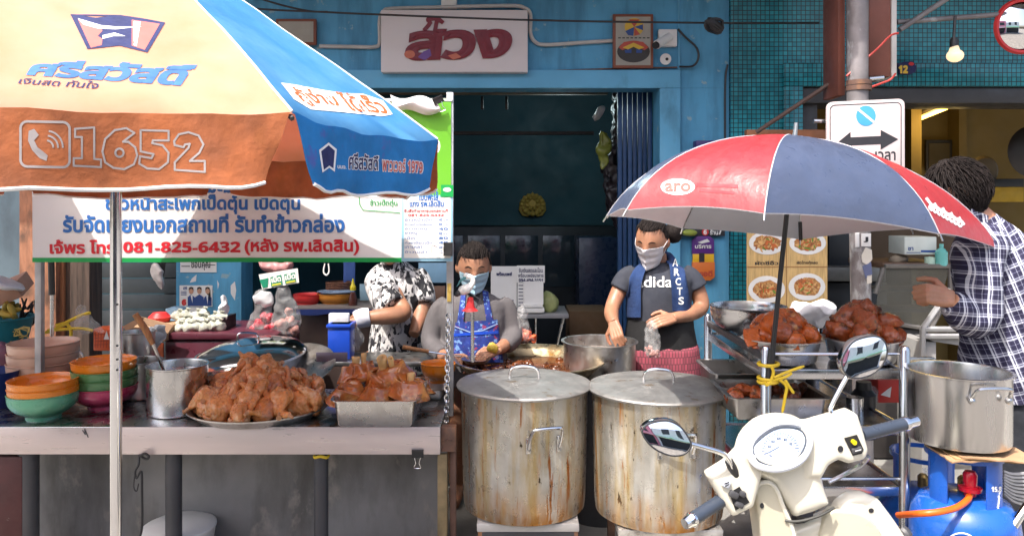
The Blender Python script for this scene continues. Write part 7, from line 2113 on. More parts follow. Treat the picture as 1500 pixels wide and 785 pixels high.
def legs(mb, x, Y, zh, dx=0.09):
    for s_ in (-1, 1):
        arm(mb, [(x + s_ * dx, Y, zh), (x + s_ * dx, Y - 0.02, zh * 0.55 + 0.05), (x + s_ * dx, Y, 0.20)], [0.085, 0.06, 0.04])
        arm(mb, [(x + s_ * dx, Y + 0.03, 0.165), (x + s_ * dx, Y - 0.06, 0.16), (x + s_ * dx, Y - 0.16, 0.145)], [0.04, 0.038, 0.022])

# ------------------------------------------------------------------ standing woman stirring the pot
YB = 4.10
wb = thing('person', 'standing woman in slate grey T shirt and white mask stirring a wide steel pot', 'person', (P(965, 0, YB).x, YB, 0.12))
hb_ = Head(P(955, 353, YB - 0.06), 0.238, -30, 22, 4)
b = MB(); hb_.skin(b)
arm(b, [P(962, 372, YB), P(964, 388, YB), P(965, 402, YB + 0.01)], [0.05, 0.053, 0.07])
loft(b, [(P(965, y, YB + 0.01), sz(rx, YB), ry) for y, rx, ry in ((540, 42, 0.11), (500, 40, 0.10), (450, 40, 0.10), (412, 44, 0.09), (398, 30, 0.07))])
arm(b, [P(921, 404, YB), P(908, 424, YB - 0.01), P(897, 450, YB - 0.06), P(896, 462, YB - 0.12), P(900, 474, YB - 0.19)], [0.052, 0.044, 0.039, 0.037, 0.026])
hand(b, P(899, 474, YB - 0.20), P(904, 492, YB - 0.24) - P(899, 474, YB - 0.20), (-0.35, -0.85, 0.1), 1, (40, 55, 40), 0.92)
arm(b, [P(1009, 404, YB), P(1021, 425, YB - 0.01), P(1027, 449, YB - 0.03), P(1010, 460, YB - 0.09), P(984, 466, YB - 0.16)], [0.054, 0.046, 0.041, 0.038, 0.026])
hand(b, P(985, 466, YB - 0.16), P(962, 471, YB - 0.19) - P(985, 466, YB - 0.16), (0.1, -0.75, 0.55), 1, (30, 40, 35), 0.92)
legs(b, P(970, 0, YB).x, YB + 0.03, 0.84)
b.voxel(0.0052, 3); HM.voxel(0.0028, 3); b.add(HM.v, HM.f); HM.v, HM.f = [], []
b.build('body', m_skin, wb, ang=80)
hb_.face(wb)
hb_.strands(hb_.hair(0.315, 1.08, -0.30, 0.03), 170, 0.325, (0.03, 0.42 * 0.238, 0.06), 1.07, 0.0024, 3).build('hair', m_hair, wb, ang=80)
b = MB().ball(P(986, 341, YB + 0.05), (0.048, 0.05, 0.058), 20).crumple(0.008, 40, 2); b.build('hair_bun', m_hair, wb, ang=80)
m_maskw = M('white_mask', (0.72, 0.70, 0.72), 0.8, var=0.05, translucent=0.1)
mk = hb_.mask().build('mask', m_maskw, wb, ang=70)
q = MB()
for sx in (-1, 1):
    q.tube(smoothpts([hb_.w(hp(sx * 1.12, -0.08, 0.238) * 1.05), hb_.w(hp(sx * 1.4, 0.05, 0.238) * 1.04), hb_.w((sx * 0.37 * 0.238, 0.04 * 0.238, 0.03 * 0.238)), hb_.w(hp(sx * 1.35, -0.45, 0.238) * 1.05), hb_.w(hp(sx * 1.1, -0.7, 0.238) * 1.06)], 4), 0.0016, 5)
q.build('ear_loop', m_maskw, mk)
m_tee = M('slate_tee', (0.030, 0.034, 0.048), 0.85, var=0.15, vs=9, bump=0.6, bs=11)
b = MB()
loft(b, [(P(xc, y, YB), sz(rx, YB), ry) for y, xc, rx, ry in ((512, 966, 46, 0.135), (480, 966, 46, 0.13), (450, 966, 46, 0.13), (425, 966, 48, 0.13), (408, 965, 50, 0.118), (399, 964, 45, 0.10), (392, 963, 34, 0.085), (387, 963, 22, 0.07), (384, 963, 19, 0.066))])
arm(b, [P(930, 400, YB), P(918, 407, YB - 0.005), P(907, 425, YB - 0.015)], [0.052, 0.056, 0.058])
arm(b, [P(1000, 400, YB), P(1011, 407, YB - 0.005), P(1021, 423, YB - 0.015)], [0.053, 0.057, 0.060])
b.voxel(0.008, 4).crumple(0.006, 9, 3)
tee = b.build('t_shirt', m_tee, wb, ang=80); tb_ = b.bvh()
b = MB(); write(b, 'adidas', (932, 405, 994, 421), on(tb_, 0.003), 0.015, 0.0005); b.build('white_lettering', m_pwhite, tee)
# towel round the neck
m_towel = M('blue_towel', (0.012, 0.035, 0.115), 0.95, var=0.2, vs=20, bump=0.4, bs=70)
b = MB()
def towel(pts, w0, w1):
    sp_ = smoothpts([Vector((x, y, 0)) for x, y in pts], 5)
    k = len(sp_)
    srf = on(tb_, 0.010)
    def f(u, v):
        p = sp_[min(k - 1, int(v * (k - 1) + 0.5))]
        wd = w0 + (w1 - w0) * v
        q = srf(p.x + (u - 0.5) * wd, p.y)
        return q + Vector((0, -0.006 * math.sin(u * 7 + v * 3), 0))
    return f
b.thick(towel([(947, 388), (936, 398), (929, 420), (928, 445), (927, 464)], 15, 25), 8, 20, (0, -0.010, 0))
b.thick(towel([(983, 384), (989, 392), (992, 410), (995, 435), (997, 455)], 17, 27), 8, 20, (0, -0.010, 0))
b.tube(smoothpts([P(948, 390, YB - 0.05), P(944, 380, YB), P(958, 374, YB + 0.08), P(976, 374, YB + 0.07), P(984, 381, YB), P(982, 388, YB - 0.04)], 5), 0.022, 10)
tw = b.build('towel', m_towel, wb, ang=70); twb = b.bvh()
b = MB()
for i, ch in enumerate('ARCTS'):
    write(b, ch, (985 + i * 2.2, 379 + i * 14, 993 + i * 2.2, 390 + i * 14), on(twb, 0.001), 0.02, 0.0008)
b.build('white_lettering', m_pwhite, tw)
m_apb = M('black_apron', (0.007, 0.007, 0.008), 0.8, bump=0.15, bs=12)
b = MB(); loft(b, [(P(967, y, YB), sz(rx, YB), ry) for y, rx, ry in ((516, 53, 0.155), (500, 52, 0.15), (478, 49, 0.143), (466, 47, 0.139))], cap=True); b.crumple(0.006, 12, 1); b.build('waist_apron', m_apb, wb, ang=80)
m_skirt = M('patterned_skirt', (0.30, 0.05, 0.07), 0.85, var=0.2, vs=14)
def _skirt(N, L, oc):
    mp = N.new('ShaderNodeMapping'); mp.inputs['Rotation'].default_value = (R(-90), 0, 0); L.new(oc, mp.inputs[0])
    br = N.new('ShaderNodeTexBrick'); br.inputs['Scale'].default_value = 1; br.inputs['Brick Width'].default_value = 0.016; br.inputs['Row Height'].default_value = 0.034; br.inputs['Mortar Size'].default_value = 0.0025
    br.inputs['Color1'].default_value = (0.33, 0.06, 0.09, 1); br.inputs['Color2'].default_value = (0.20, 0.04, 0.06, 1); br.inputs['Mortar'].default_value = (0.12, 0.03, 0.04, 1)
    L.new(mp.outputs[0], br.inputs['Vector']); return br.outputs['Color']
node_color(m_skirt, _skirt)
b = MB(); loft(b, [(P(969, y, YB), sz(rx, YB), ry) for y, rx, ry in ((690, 62, 0.17), (600, 60, 0.17), (540, 57, 0.162), (510, 53.5, 0.157), (503, 52, 0.15))]); b.crumple(0.008, 9, 4); b.build('skirt', m_skirt, wb, ang=80)
# her clear bag
hb2 = clearbag('small clear bag held open by the standing woman', [(948, 474), (956, 470), (962, 476), (966, 494), (967, 512), (962, 524), (948, 522), (942, 508), (944, 488)], [(954, 516, 0.022), (960, 518, 0.02), (950, 512, 0.018)], YB - 0.24, m_pale, 15)

# ------------------------------------------------------------------ woman behind the figurine
YA = 4.0
wa = thing('person', 'woman in grey cardigan, blue apron and pale blue mask looking down behind the chain', 'person', (P(694, 0, YA).x, YA, 0.12))
ha = Head(P(694, 391, YA - 0.05), 0.238, 6, 16, 0)
b = MB(); ha.skin(b)
arm(b, [P(694, 410, YA), P(694, 426, YA), P(694, 440, YA + 0.01)], [0.05, 0.053, 0.07])
loft(b, [(P(694, y, YA + 0.01), sz(rx, YA), ry) for y, rx, ry in ((560, 44, 0.11), (500, 42, 0.10), (455, 44, 0.09), (440, 30, 0.07))])
arm(b, [P(652, 452, YA), P(634, 495, YA - 0.02), P(648, 520, YA - 0.14), P(660, 525, YA - 0.2)], [0.040, 0.034, 0.032, 0.026])
hand(b, P(660, 525, YA - 0.2), (0.8, -0.4, -0.1), (0.1, -0.5, 0.8), -1, (40, 50, 30), 0.92)
arm(b, [P(736, 452, YA), P(748, 490, YA - 0.02), P(738, 506, YA - 0.12), P(728, 512, YA - 0.18)], [0.040, 0.034, 0.032, 0.026])
hand(b, P(728, 512, YA - 0.18), (-0.7, -0.5, -0.2), (-0.1, -0.5, 0.8), 1, (40, 50, 30), 0.92)
legs(b, P(694, 0, YA).x, YA + 0.03, 0.80)
b.voxel(0.0052, 3); HM.voxel(0.0028, 3); b.add(HM.v, HM.f); HM.v, HM.f = [], []
b.build('body', m_skin, wa, ang=80)
ha.face(wa)
ha.strands(ha.hair(0.265, 1.10, -0.28, 0.03, 0.9), 170, 0.28, (0, 0.44 * 0.238, 0.0), 1.09, 0.0024, 5).build('hair', m_hair, wa, ang=80)
m_maskb = M('pale_blue_mask', (0.36, 0.55, 0.66), 0.8, var=0.06)
mk = ha.mask(1.08, 0.0, -0.46).build('mask', m_maskb, wa, ang=70)
m_card_g = M('grey_cardigan', (0.105, 0.095, 0.098), 0.9, var=0.12, vs=12, bump=0.7, bs=13)
b = MB()
loft(b, [(P(694, y, YA), sz(rx, YA), ry) for y, rx, ry in ((560, 50, 0.14), (510, 48, 0.135), (480, 48, 0.13), (460, 50, 0.125), (450, 49, 0.115), (441, 43, 0.10), (434, 32, 0.085), (429, 21, 0.075), (424, 18, 0.066))])
arm(b, [P(657, 444, YA), P(644, 455, YA), P(633, 485, YA - 0.01), P(632, 505, YA - 0.05), P(648, 520, YA - 0.14)], [0.046, 0.050, 0.050, 0.049, 0.043])
arm(b, [P(731, 444, YA), P(744, 455, YA), P(751, 482, YA - 0.01), P(750, 496, YA - 0.05), P(740, 507, YA - 0.11)], [0.046, 0.050, 0.050, 0.049, 0.043])
b.voxel(0.008, 4).crumple(0.008, 10, 8)
b.build('cardigan', m_card_g, wa, ang=80); cb2 = b.bvh()
q = MB(); decal(q, [(683, 429), (694, 425), (704, 429), (700, 446), (696, 452), (690, 444)], on(cb2, 0.003), 0.001); q.build('inner_shirt', m_ink, wa)
q = MB(); line(q, [(691, 446), (694, 475)], 2, on(cb2, 0.002), 0.001); q.build('zip', m_steel, wa)
m_ap = M('blue_patterned_apron', (0.015, 0.035, 0.22), 0.85, var=0.3, vs=30, stain=((0.16, 0.30, 0.58), 40, 0.56, 0.60, (1, 1, 1)), stain2=((0.30, 0.04, 0.10), 32, 0.60, 0.63, (1, 1, 1)))
srf = on(cb2, 0.006)
def quadsheet(tl, tr, br, bl, nu=14, nv=12, eps=0.006):
    def f(u, v):
        x = (tl[0] * (1 - u) + tr[0] * u) * (1 - v) + (bl[0] * (1 - u) + br[0] * u) * v
        y = (tl[1] * (1 - u) + tr[1] * u) * (1 - v) + (bl[1] * (1 - u) + br[1] * u) * v
        return srf(x, y)
    return f
b = MB(); b.thick(quadsheet((668, 472), (728, 468), (736, 530), (660, 530)), 16, 14, (0, -0.005, 0)); b.thick(quadsheet((706, 426), (714, 428), (722, 470), (712, 470)), 4, 12, (0, -0.005, 0)); b.thick(quadsheet((676, 430), (683, 427), (679, 472), (670, 472)), 4, 12, (0, -0.005, 0))
ap = b.build('apron', m_ap, wa, ang=80)
b = MB(); b.thick(quadsheet((666, 488), (729, 484), (729, 488), (666, 492)), 10, 2, (0, -0.008, 0)); b.build('apron_band', m_blue_p, ap)
b = MB(); line(b, [(668, 478), (688, 486), (706, 484), (727, 474)], 1.4, on(b.bvh() if b.f else cb2, 0.013), 0.002); b.build('apron_stitching', M('pale_stitch', (0.3, 0.4, 0.6), 0.8), ap)
b = MB().ball(P(722, 510, YA - 0.22), (0.03, 0.02, 0.028), 12).crumple(0.008, 40, 3); b.build('yellow_pouch', M('yellow_pouch_print', (0.55, 0.38, 0.05), 0.5, var=0.3, vs=40), wa, ang=80)

# ------------------------------------------------------------------ stooping cook in the patterned shirt
YC = 4.35
wc_ = thing('person', 'stooping cook in black and white collage print shirt with the head hidden behind the banner', 'person', (P(580, 0, YC).x, YC, 0.12))
hc = Head(P(572, 357, YC - 0.10), 0.235, 170, 10, 0)
b = MB(); hc.skin(b)
arm(b, [P(574, 370, YC - 0.06), P(577, 384, YC), P(580, 400, YC)], [0.05, 0.055, 0.07])
loft(b, [(P(581, y, YC), sz(rx, YC), ry) for y, rx, ry in ((540, 36, 0.11), (470, 34, 0.10), (410, 32, 0.09), (395, 22, 0.07))])
arm(b, [P(566, 412, YC - 0.08), P(580, 440, YC - 0.16), P(590, 458, YC - 0.22), P(565, 463, YC - 0.27), P(532, 466, YC - 0.30)], [0.06, 0.052, 0.047, 0.045, 0.032])
hand(b, P(532, 466, YC - 0.30), (-0.9, -0.2, -0.45), (-0.1, -0.6, 0.6), 1, (30, 35, 30), 0.9)
arm(b, [P(612, 412, YC), P(618, 450, YC - 0.05), P(606, 490, YC - 0.18)], [0.06, 0.05, 0.03])
legs(b, P(581, 0, YC).x, YC + 0.03, 0.82)
b.voxel(0.0055, 3); HM.voxel(0.0028, 3); b.add(HM.v, HM.f); HM.v, HM.f = [], []
b.build('body', m_skin, wc_, ang=80)
hc.hair(0.3, 1.08, -0.3, 0.03).build('hair', m_hair, wc_, ang=80)
m_coll = M('collage_print', (0.5, 0.5, 0.5), 0.85, var=0, bump=0.5, bs=11)
def _coll(N, L, oc):
    def vor(sc, rot):
        mp = N.new('ShaderNodeMapping'); mp.inputs['Rotation'].default_value = (0, rot, 0.4); mp.inputs['Scale'].default_value = (1, 1, 0.55); L.new(oc, mp.inputs[0])
        n0 = N.new('ShaderNodeTexNoise'); n0.inputs['Scale'].default_value = 26; L.new(mp.outputs[0], n0.inputs['Vector'])
        ad = N.new('ShaderNodeMix'); ad.data_type = 'RGBA'; ad.blend_type = 'ADD'; ad.inputs[0].default_value = 0.045
        L.new(mp.outputs[0], ad.inputs[6]); L.new(n0.outputs['Color'], ad.inputs[7])
        v = N.new('ShaderNodeTexVoronoi'); v.inputs['Scale'].default_value = sc; L.new(ad.outputs[2], v.inputs['Vector'])
        s_ = N.new('ShaderNodeSeparateColor'); L.new(v.outputs['Color'], s_.inputs[0]); return s_.outputs[0]
    a = vor(30, 0.5); b2 = vor(62, -0.6)
    mm = N.new('ShaderNodeMath'); mm.operation = 'MULTIPLY_ADD'; L.new(a, mm.inputs[0]); mm.inputs[1].default_value = 0.62; 
    m2 = N.new('ShaderNodeMath'); m2.operation = 'MULTIPLY'; L.new(b2, m2.inputs[0]); m2.inputs[1].default_value = 0.38; L.new(m2.outputs[0], mm.inputs[2])
    cr = N.new('ShaderNodeValToRGB'); cr.color_ramp.interpolation = 'CONSTANT'
    e = cr.color_ramp.elements; e[0].position = 0; e[0].color = (0.012, 0.012, 0.016, 1); e[1].position = 0.40; e[1].color = (0.16, 0.155, 0.16, 1)
    x = e.new(0.47); x.color = (0.58, 0.56, 0.55, 1); x = e.new(0.74); x.color = (0.30, 0.29, 0.30, 1); x = e.new(0.80); x.color = (0.03, 0.028, 0.035, 1); x = e.new(0.86); x.color = (0.60, 0.58, 0.57, 1)
    L.new(mm.outputs[0], cr.inputs[0]); return cr.outputs[0]
node_color(m_coll, _coll)
b = MB()
loft(b, [(P(xc, y, YC), sz(rx, YC), ry) for y, xc, rx, ry in ((545, 582, 42, 0.15), (520, 581, 42, 0.15), (480, 583, 38, 0.14), (440, 585, 37, 0.135), (412, 583, 36, 0.125), (396, 580, 30, 0.11), (386, 578, 20, 0.09), (380, 577, 14, 0.07))])
arm(b, [P(566, 402, YC - 0.05), P(558, 415, YC - 0.10), P(566, 438, YC - 0.16), P(576, 452, YC - 0.20)], [0.075, 0.088, 0.088, 0.082])
arm(b, [P(604, 402, YC), P(616, 420, YC), P(619, 446, YC - 0.05)], [0.07, 0.075, 0.07])
b.voxel(0.009, 4).crumple(0.010, 9, 12); b.build('printed_shirt', m_coll, wc_, ang=80)
b = MB(); arm(b, [P(541, 464, YC - 0.29), P(530, 466, YC - 0.30), P(520, 469, YC - 0.31)], [0.050, 0.052, 0.046]); b.crumple(0.006, 30, 2); b.build('white_cuff', M('white_cuff', (0.60, 0.60, 0.66), 0.8), wc_, ang=80)
b = MB().inflate([(514, 472), (526, 476), (532, 492), (528, 512), (514, 516), (508, 496)], YC - 0.33, 0.04, 0.04, 0.035, 4).voxel(0.01, 2).crumple(0.016, 26, 4); b.build('plastic_bag', m_bag, label='clear plastic bag under the hand of the stooping cook', cat='bag', ang=80)

# ------------------------------------------------------------------ man in the checked shirt
YD = 3.05
wd = thing('person', 'man in navy and white checked shirt leaning in from the right behind the red umbrella', 'person', (P(1490, 0, YD).x, YD, 0.12))
hd = Head(P(1404, 279, YD), 0.232, -112, 24, 0)
b = MB(); hd.skin(b)
arm(b, [P(1410, 292, YD), P(1424, 312, YD), P(1440, 335, YD)], [0.055, 0.058, 0.075])
arm(b, [P(1478, 560, YD), P(1468, 470, YD), P(1456, 400, YD), P(1445, 345, YD)], [0.13, 0.13, 0.13, 0.08])
arm(b, [P(1432, 362, YD - 0.12), P(1436, 420, YD - 0.17), P(1432, 462, YD - 0.19), P(1412, 455, YD - 0.22), P(1392, 440, YD - 0.24)], [0.06, 0.052, 0.045, 0.042, 0.031])
hand(b, P(1391, 437, YD - 0.24), (-1, -0.12, 0.22), (0.1, -0.9, 0.35), 1, (66, 84, 60), 1.06)
arm(b, [P(1450, 362, YD + 0.16), P(1445, 430, YD + 0.20), P(1400, 440, YD + 0.16)], [0.06, 0.05, 0.035])
legs(b, P(1500, 0, YD).x, YD, 0.86, 0.08)
b.voxel(0.005, 3); HM.voxel(0.0028, 3); b.add(HM.v, HM.f); HM.v, HM.f = [], []
b.build('body', m_skinl, wd, ang=80)
hr = hd.hair(0.10, 1.14, -0.42, 0.10, 0.8)
hr.voxel(0.006, 2).crumple(0.004, 45, 3)
hd.shag(hr, 1700, 0.12, -0.40, 1.13, 0.065, 4)
hr.build('hair', m_hair, wd, ang=80)
m_plaid = M('checked_cotton', (0.05, 0.05, 0.1), 0.85, var=0, bump=0.6, bs=11)
def _plaid(N, L, oc):
    mp = N.new('ShaderNodeMapping'); mp.inputs['Rotation'].default_value = (0, R(8), R(22)); L.new(oc, mp.inputs[0])
    sx = N.new('ShaderNodeSeparateXYZ'); L.new(mp.outputs[0], sx.inputs[0])
    def band(src, period, lo, hi, soft=0.0):
        d = N.new('ShaderNodeMath'); d.operation = 'DIVIDE'; L.new(src, d.inputs[0]); d.inputs[1].default_value = period
        f = N.new('ShaderNodeMath'); f.operation = 'FRACT'; L.new(d.outputs[0], f.inputs[0])
        a = N.new('ShaderNodeMath'); a.operation = 'GREATER_THAN'; L.new(f.outputs[0], a.inputs[0]); a.inputs[1].default_value = lo
        c = N.new('ShaderNodeMath'); c.operation = 'LESS_THAN'; L.new(f.outputs[0], c.inputs[0]); c.inputs[1].default_value = hi
        e = N.new('ShaderNodeMath'); e.operation = 'MULTIPLY'; L.new(a.outputs[0], e.inputs[0]); L.new(c.outputs[0], e.inputs[1]); return e.outputs[0]
    def add(lst):
        cur = None
        for o_, wgt in lst:
            m_ = N.new('ShaderNodeMath'); m_.operation = 'MULTIPLY_ADD'; L.new(o_, m_.inputs[0]); m_.inputs[1].default_value = wgt
            if cur is None: m_.inputs[2].default_value = 0.0
            else: L.new(cur, m_.inputs[2])
            cur = m_.outputs[0]
        return cur
    per = 0.050
    v = add([(band(sx.outputs['X'], per, 0.05, 0.18), 0.60), (band(sx.outputs['X'], per, 0.28, 0.34), 0.5), (band(sx.outputs['X'], per, 0.20, 0.42), 0.14), (band(sx.outputs['X'], per, 0.72, 0.76), 0.35),
             (band(sx.outputs['Z'], per, 0.05, 0.17), 0.45), (band(sx.outputs['Z'], per, 0.26, 0.31), 0.38), (band(sx.outputs['Z'], per, 0.17, 0.40), 0.10), (band(sx.outputs['Z'], per, 0.70, 0.74), 0.25)])
    cr = N.new('ShaderNodeValToRGB'); e = cr.color_ramp.elements
    e[0].position = 0.0; e[0].color = (0.016, 0.014, 0.045, 1); e[1].position = 1.0; e[1].color = (0.66, 0.67, 0.72, 1)
    x = e.new(0.28); x.color = (0.11, 0.11, 0.19, 1); x = e.new(0.55); x.color = (0.42, 0.44, 0.52, 1)
    L.new(v, cr.inputs[0]); return cr.outputs[0]
node_color(m_plaid, _plaid)
b = MB()
p_, r_ = interp([P(1482, 575, YD), P(1476, 540, YD), P(1470, 470, YD), P(1460, 405, YD), P(1450, 360, YD), P(1440, 335, YD), P(1432, 320, YD)], [0.175, 0.172, 0.162, 0.16, 0.128, 0.088, 0.066])
b.tube(p_, r_, 30)
b.voxel(0.008, 4).crumple(0.012, 8, 22).crumple(0.005, 22, 4)
sh = b.build('checked_shirt', m_plaid, wd, ang=80)
def turn(o, e):
    """lay the cloth's own grain at an angle without moving the part"""
    c = Vector([sum(v.co[i] for v in o.data.vertices) / len(o.data.vertices) for i in range(3)])
    r = Euler(e).to_matrix().to_4x4()
    o.data.transform(r.inverted() @ Matrix.Translation(-c)); o.rotation_euler = e; o.location = Vector(o.location) + c
turn(sh, (0, R(-14), 0))
b = MB()
arm(b, [P(1442, 352, YD - 0.08), P(1431, 375, YD - 0.14), P(1434, 420, YD - 0.175), P(1436, 452, YD - 0.185), P(1424, 468, YD - 0.20), P(1404, 452, YD - 0.225), P(1391, 441, YD - 0.24)], [0.085, 0.092, 0.078, 0.075, 0.072, 0.056, 0.045])
arm(b, [P(1456, 352, YD + 0.08), P(1450, 380, YD + 0.16), P(1446, 430, YD + 0.20), P(1410, 442, YD + 0.17)], [0.085, 0.085, 0.07, 0.05])
b.voxel(0.007, 4).crumple(0.010, 10, 27).crumple(0.005, 24, 8)
turn(b.build('sleeve', m_plaid, wd, ang=80), (0, R(12), R(30)))
b = MB(); 
for sgn in (1,):
    b.thick(lambda u, v: P(1424 + 24 * u, 306 + 10 * u + (10 + 6 * u) * v, YD - 0.085 + 0.02 * math.sin(3 * u)) , 8, 4, (0, 0.14, 0))
b.build('collar', m_plaid, wd, ang=60)
m_jean = M('black_denim', (0.016, 0.018, 0.024), 0.85, var=0.3, vs=12, bump=0.3, bs=30)
b = MB()
loft(b, [((P(1490, 0, YD).x, YD, z), rx, 0.15) for z, rx in ((0.60, 0.16), (0.80, 0.165), (0.90, 0.165), (P(0, 560, YD).z, 0.16))])
for s_ in (-1, 1): arm(b, [(P(1500, 0, YD).x + s_ * 0.08, YD, 0.84), (P(1500, 0, YD).x + s_ * 0.085, YD - 0.01, 0.5), (P(1500, 0, YD).x + s_ * 0.085, YD, 0.19)], [0.10, 0.082, 0.072])
b.voxel(0.009, 4).crumple(0.008, 12, 5); b.build('jeans', m_jean, wd, ang=80)
b = MB(); loft(b, [((P(1490, 0, YD).x, YD, z), 0.168, 0.158) for z in (P(0, 574, YD).z, P(0, 568, YD).z)]); b.build('red_belt', m_red, wd)
# ================================================================== motor scooter in the foreground
SC = 1.95
sco = thing('motor_scooter', 'cream white motor scooter seen from the saddle with chrome mirrors and round dash', 'scooter', (P(1170, 0, SC).x, 1.9, 0.0))
m_cream = M('cream_white_paint', (0.62, 0.595, 0.50), 0.22, var=0.03, vs=4, coat=0.8, rvar=0.05)
m_cream2 = M('cream_inner_plastic', (0.48, 0.45, 0.35), 0.35, var=0.05, vs=4, coat=0.2)
m_gripr = M('grey_grip_rubber', (0.035, 0.045, 0.065), 0.35, var=0.1)
m_bezel = M('pale_grey_bezel', (0.55, 0.58, 0.64), 0.3, var=0.04, coat=0.3)
zr = P(0, 655, SC).z
def dash(off, k=0.55):
    """the sloping dash plane, off metres in front of its middle"""
    def g(px, py):
        d = P(px, py, 1.0) - Vector((0, 0, CAMH))      # per metre of distance
        Y = (SC - off + k * (CAMH - zr)) / (1 - k * d.z)
        return Vector((0, 0, CAMH)) + d * Y
    return g
pod = smoothpts([(1084, 660), (1092, 639), (1111, 620), (1132, 612), (1153, 611), (1175, 616), (1188, 631), (1192, 649), (1188, 671), (1175, 687), (1153, 695), (1127, 691), (1105, 681), (1089, 673)], 4, True)
def poly(pts, n=3): return [(p.x, p.y) for p in smoothpts(pts, n, True)]
b = MB()
b.inflate([(p.x, p.y) for p in pod], SC, 0.0, 0.065, 0.022, 5, base=dash(0.045))
b.inflate([(1036, 699), (1066, 680), (1092, 655), (1120, 690), (1106, 744), (1075, 759), (1056, 733)], SC - 0.045, 0.002, 0.060, 0.016, 4)
b.inflate([(1175, 622), (1190, 620), (1249, 603), (1259, 608), (1268, 635), (1275, 661), (1269, 675), (1245, 681), (1230, 675), (1216, 683), (1206, 702), (1180, 700)], SC - 0.03, 0.002, 0.060, 0.016, 4)
b.inflate([(1092, 670), (1200, 655), (1206, 690), (1213, 720), (1220, 742), (1196, 754), (1167, 762), (1152, 740), (1134, 712), (1108, 700)], SC - 0.022, 0.002, 0.085, 0.03, 5)
b.voxel(0.0045, 7)
cow = b.build('handlebar_cowl', m_cream, sco, ang=80); cbv = b.bvh()
# crease under the pod: a raised lip
b = MB().inflate(poly([(1103, 657), (1111, 644), (1132, 629), (1153, 625), (1172, 629), (1180, 641), (1178, 656), (1168, 670), (1153, 679), (1132, 682), (1111, 674)]), SC, 0.0, 0.05, 0.004, 3, base=dash(0.050))
outer = [Vector(p) for p in poly([(1098, 659), (1106, 640), (1130, 623), (1154, 619), (1176, 624), (1186, 639), (1184, 657), (1173, 674), (1154, 684), (1131, 687), (1106, 679)], 4)]
lens = b.build('dial_face', M('pale_dial', (0.50, 0.58, 0.68), 0.12, var=0.1, vs=20, coat=1.0), sco, ang=60)
q = MB().tube([dash(0.047)(p.x, p.y) for p in outer], 0.0085, 10, closed=True); q.build('dial_rim', m_bezel, sco)
q = MB().tube([dash(0.051)(p.x, p.y) for p in [Vector(x) for x in poly([(1103, 657), (1111, 644), (1132, 629), (1153, 625), (1172, 629), (1180, 641), (1178, 656), (1168, 670), (1153, 679), (1132, 682), (1111, 674)], 4)]], 0.002, 6, closed=True); q.build('dial_gasket', M('dark_gasket', (0.05, 0.06, 0.08), 0.4), sco)
ds = on(b.bvh(), 0.0008)
q = MB()
for k in range(22):
    a = R(195 - k * 9.5); r0, r1 = (22, 26) if k % 2 else (20, 26)
    line(q, [(1143 + r0 * 1.05 * math.cos(a), 658 - r0 * math.sin(a)), (1143 + r1 * 1.05 * math.cos(a), 658 - r1 * math.sin(a))], 1.3, ds, 0.0006)
line(q, [(1143, 653), (1119, 666)], 1.6, ds, 0.001)
decal(q, ell(1128, 669, 3.6, 3.4, 14), ds, 0.001)
for k, t in enumerate(('20', '40', '60', '80', '100')):
    a = R(170 - k * 36); write(q, t, (1143 + 16 * math.cos(a) - 3, 656 - 14 * math.sin(a) - 2, 1143 + 16 * math.cos(a) + 3, 656 - 14 * math.sin(a) + 2), ds, 0.02, 0.0006)
q.build('dial_print', M('dial_grey', (0.10, 0.13, 0.20), 0.4), sco)
q = MB(); decal(q, [(1140, 672), (1166, 660), (1172, 664), (1162, 674), (1148, 678)], ds, 0.0005); decal(q, ell(1142, 651, 3.5, 3.5, 14), ds, 0.0014); q.build('dial_window', M('pale_lcd', (0.68, 0.74, 0.74), 0.2), sco)
# grips
def grip(a, b2, c, Ya, Yb, nm):
    A, B_, C_ = P(*a, Ya), P(*b2, Yb), P(*c, Yb + (Yb - Ya) * 0.2)
    q = MB(); n = 22
    q.tube([A + (B_ - A) * (i / n) for i in range(n + 1)], [0.0160 + 0.0007 * (i % 2) for i in range(n + 1)], 18); q.build('grip', m_gripr, sco)
    q = MB().tube([B_ - (B_ - A) * 0.06, B_, B_ + (C_ - B_) * 0.25, C_], [0.0175, 0.019, 0.015, 0.013], 18); q.build('bar_end', m_chrome, sco)
grip((1062, 729), (1013, 761), (1003, 767), 1.93, 1.87, 'l')
grip((1262, 637), (1327, 620), (1343, 616), 1.965, 2.01, 'r')
# switches
q = MB(); decal(q, [(1068, 721), (1083, 712), (1098, 735), (1077, 747)], on(cbv, 0.001), 0.001); q.build('switch_panel', m_black, sco)
q = MB()
c0 = on(cbv, 0.004)
for (x, y, w_, h_) in ((1074, 723, 0.024, 0.016), (1087, 722, 0.016, 0.014), (1082, 738, 0.022, 0.013)):
    q.box(c0(x, y), (w_, 0.014, h_), rot=(0, R(24), 0), bev=0.004)
q.build('switch', m_dark, sco)
q = MB(); q.box(c0(1063, 707), (0.020, 0.010, 0.018), rot=(0, R(24), 0), bev=0.003); q.build('switch', m_bezel, sco)
q = MB(); line(q, [(1060, 706), (1066, 704)], 2, on(cbv, 0.010), 0.0015); line(q, [(1061, 710), (1066, 707)], 1.4, on(cbv, 0.010), 0.0015); q.build('switch_mark', m_ink, sco)
q = MB(); decal(q, [(1236, 641), (1255, 636), (1265, 658), (1262, 664), (1249, 667)], on(cbv, 0.001), 0.001); q.build('switch_panel', m_black, sco)
q = MB(); p = c0(1249, 646); q.tube([p + Vector((0, 0.006, 0)), p + Vector((0, -0.008, 0))], 0.006, 16); q.build('starter_button', M('yellow_button', (0.55, 0.46, 0.01), 0.3), sco)
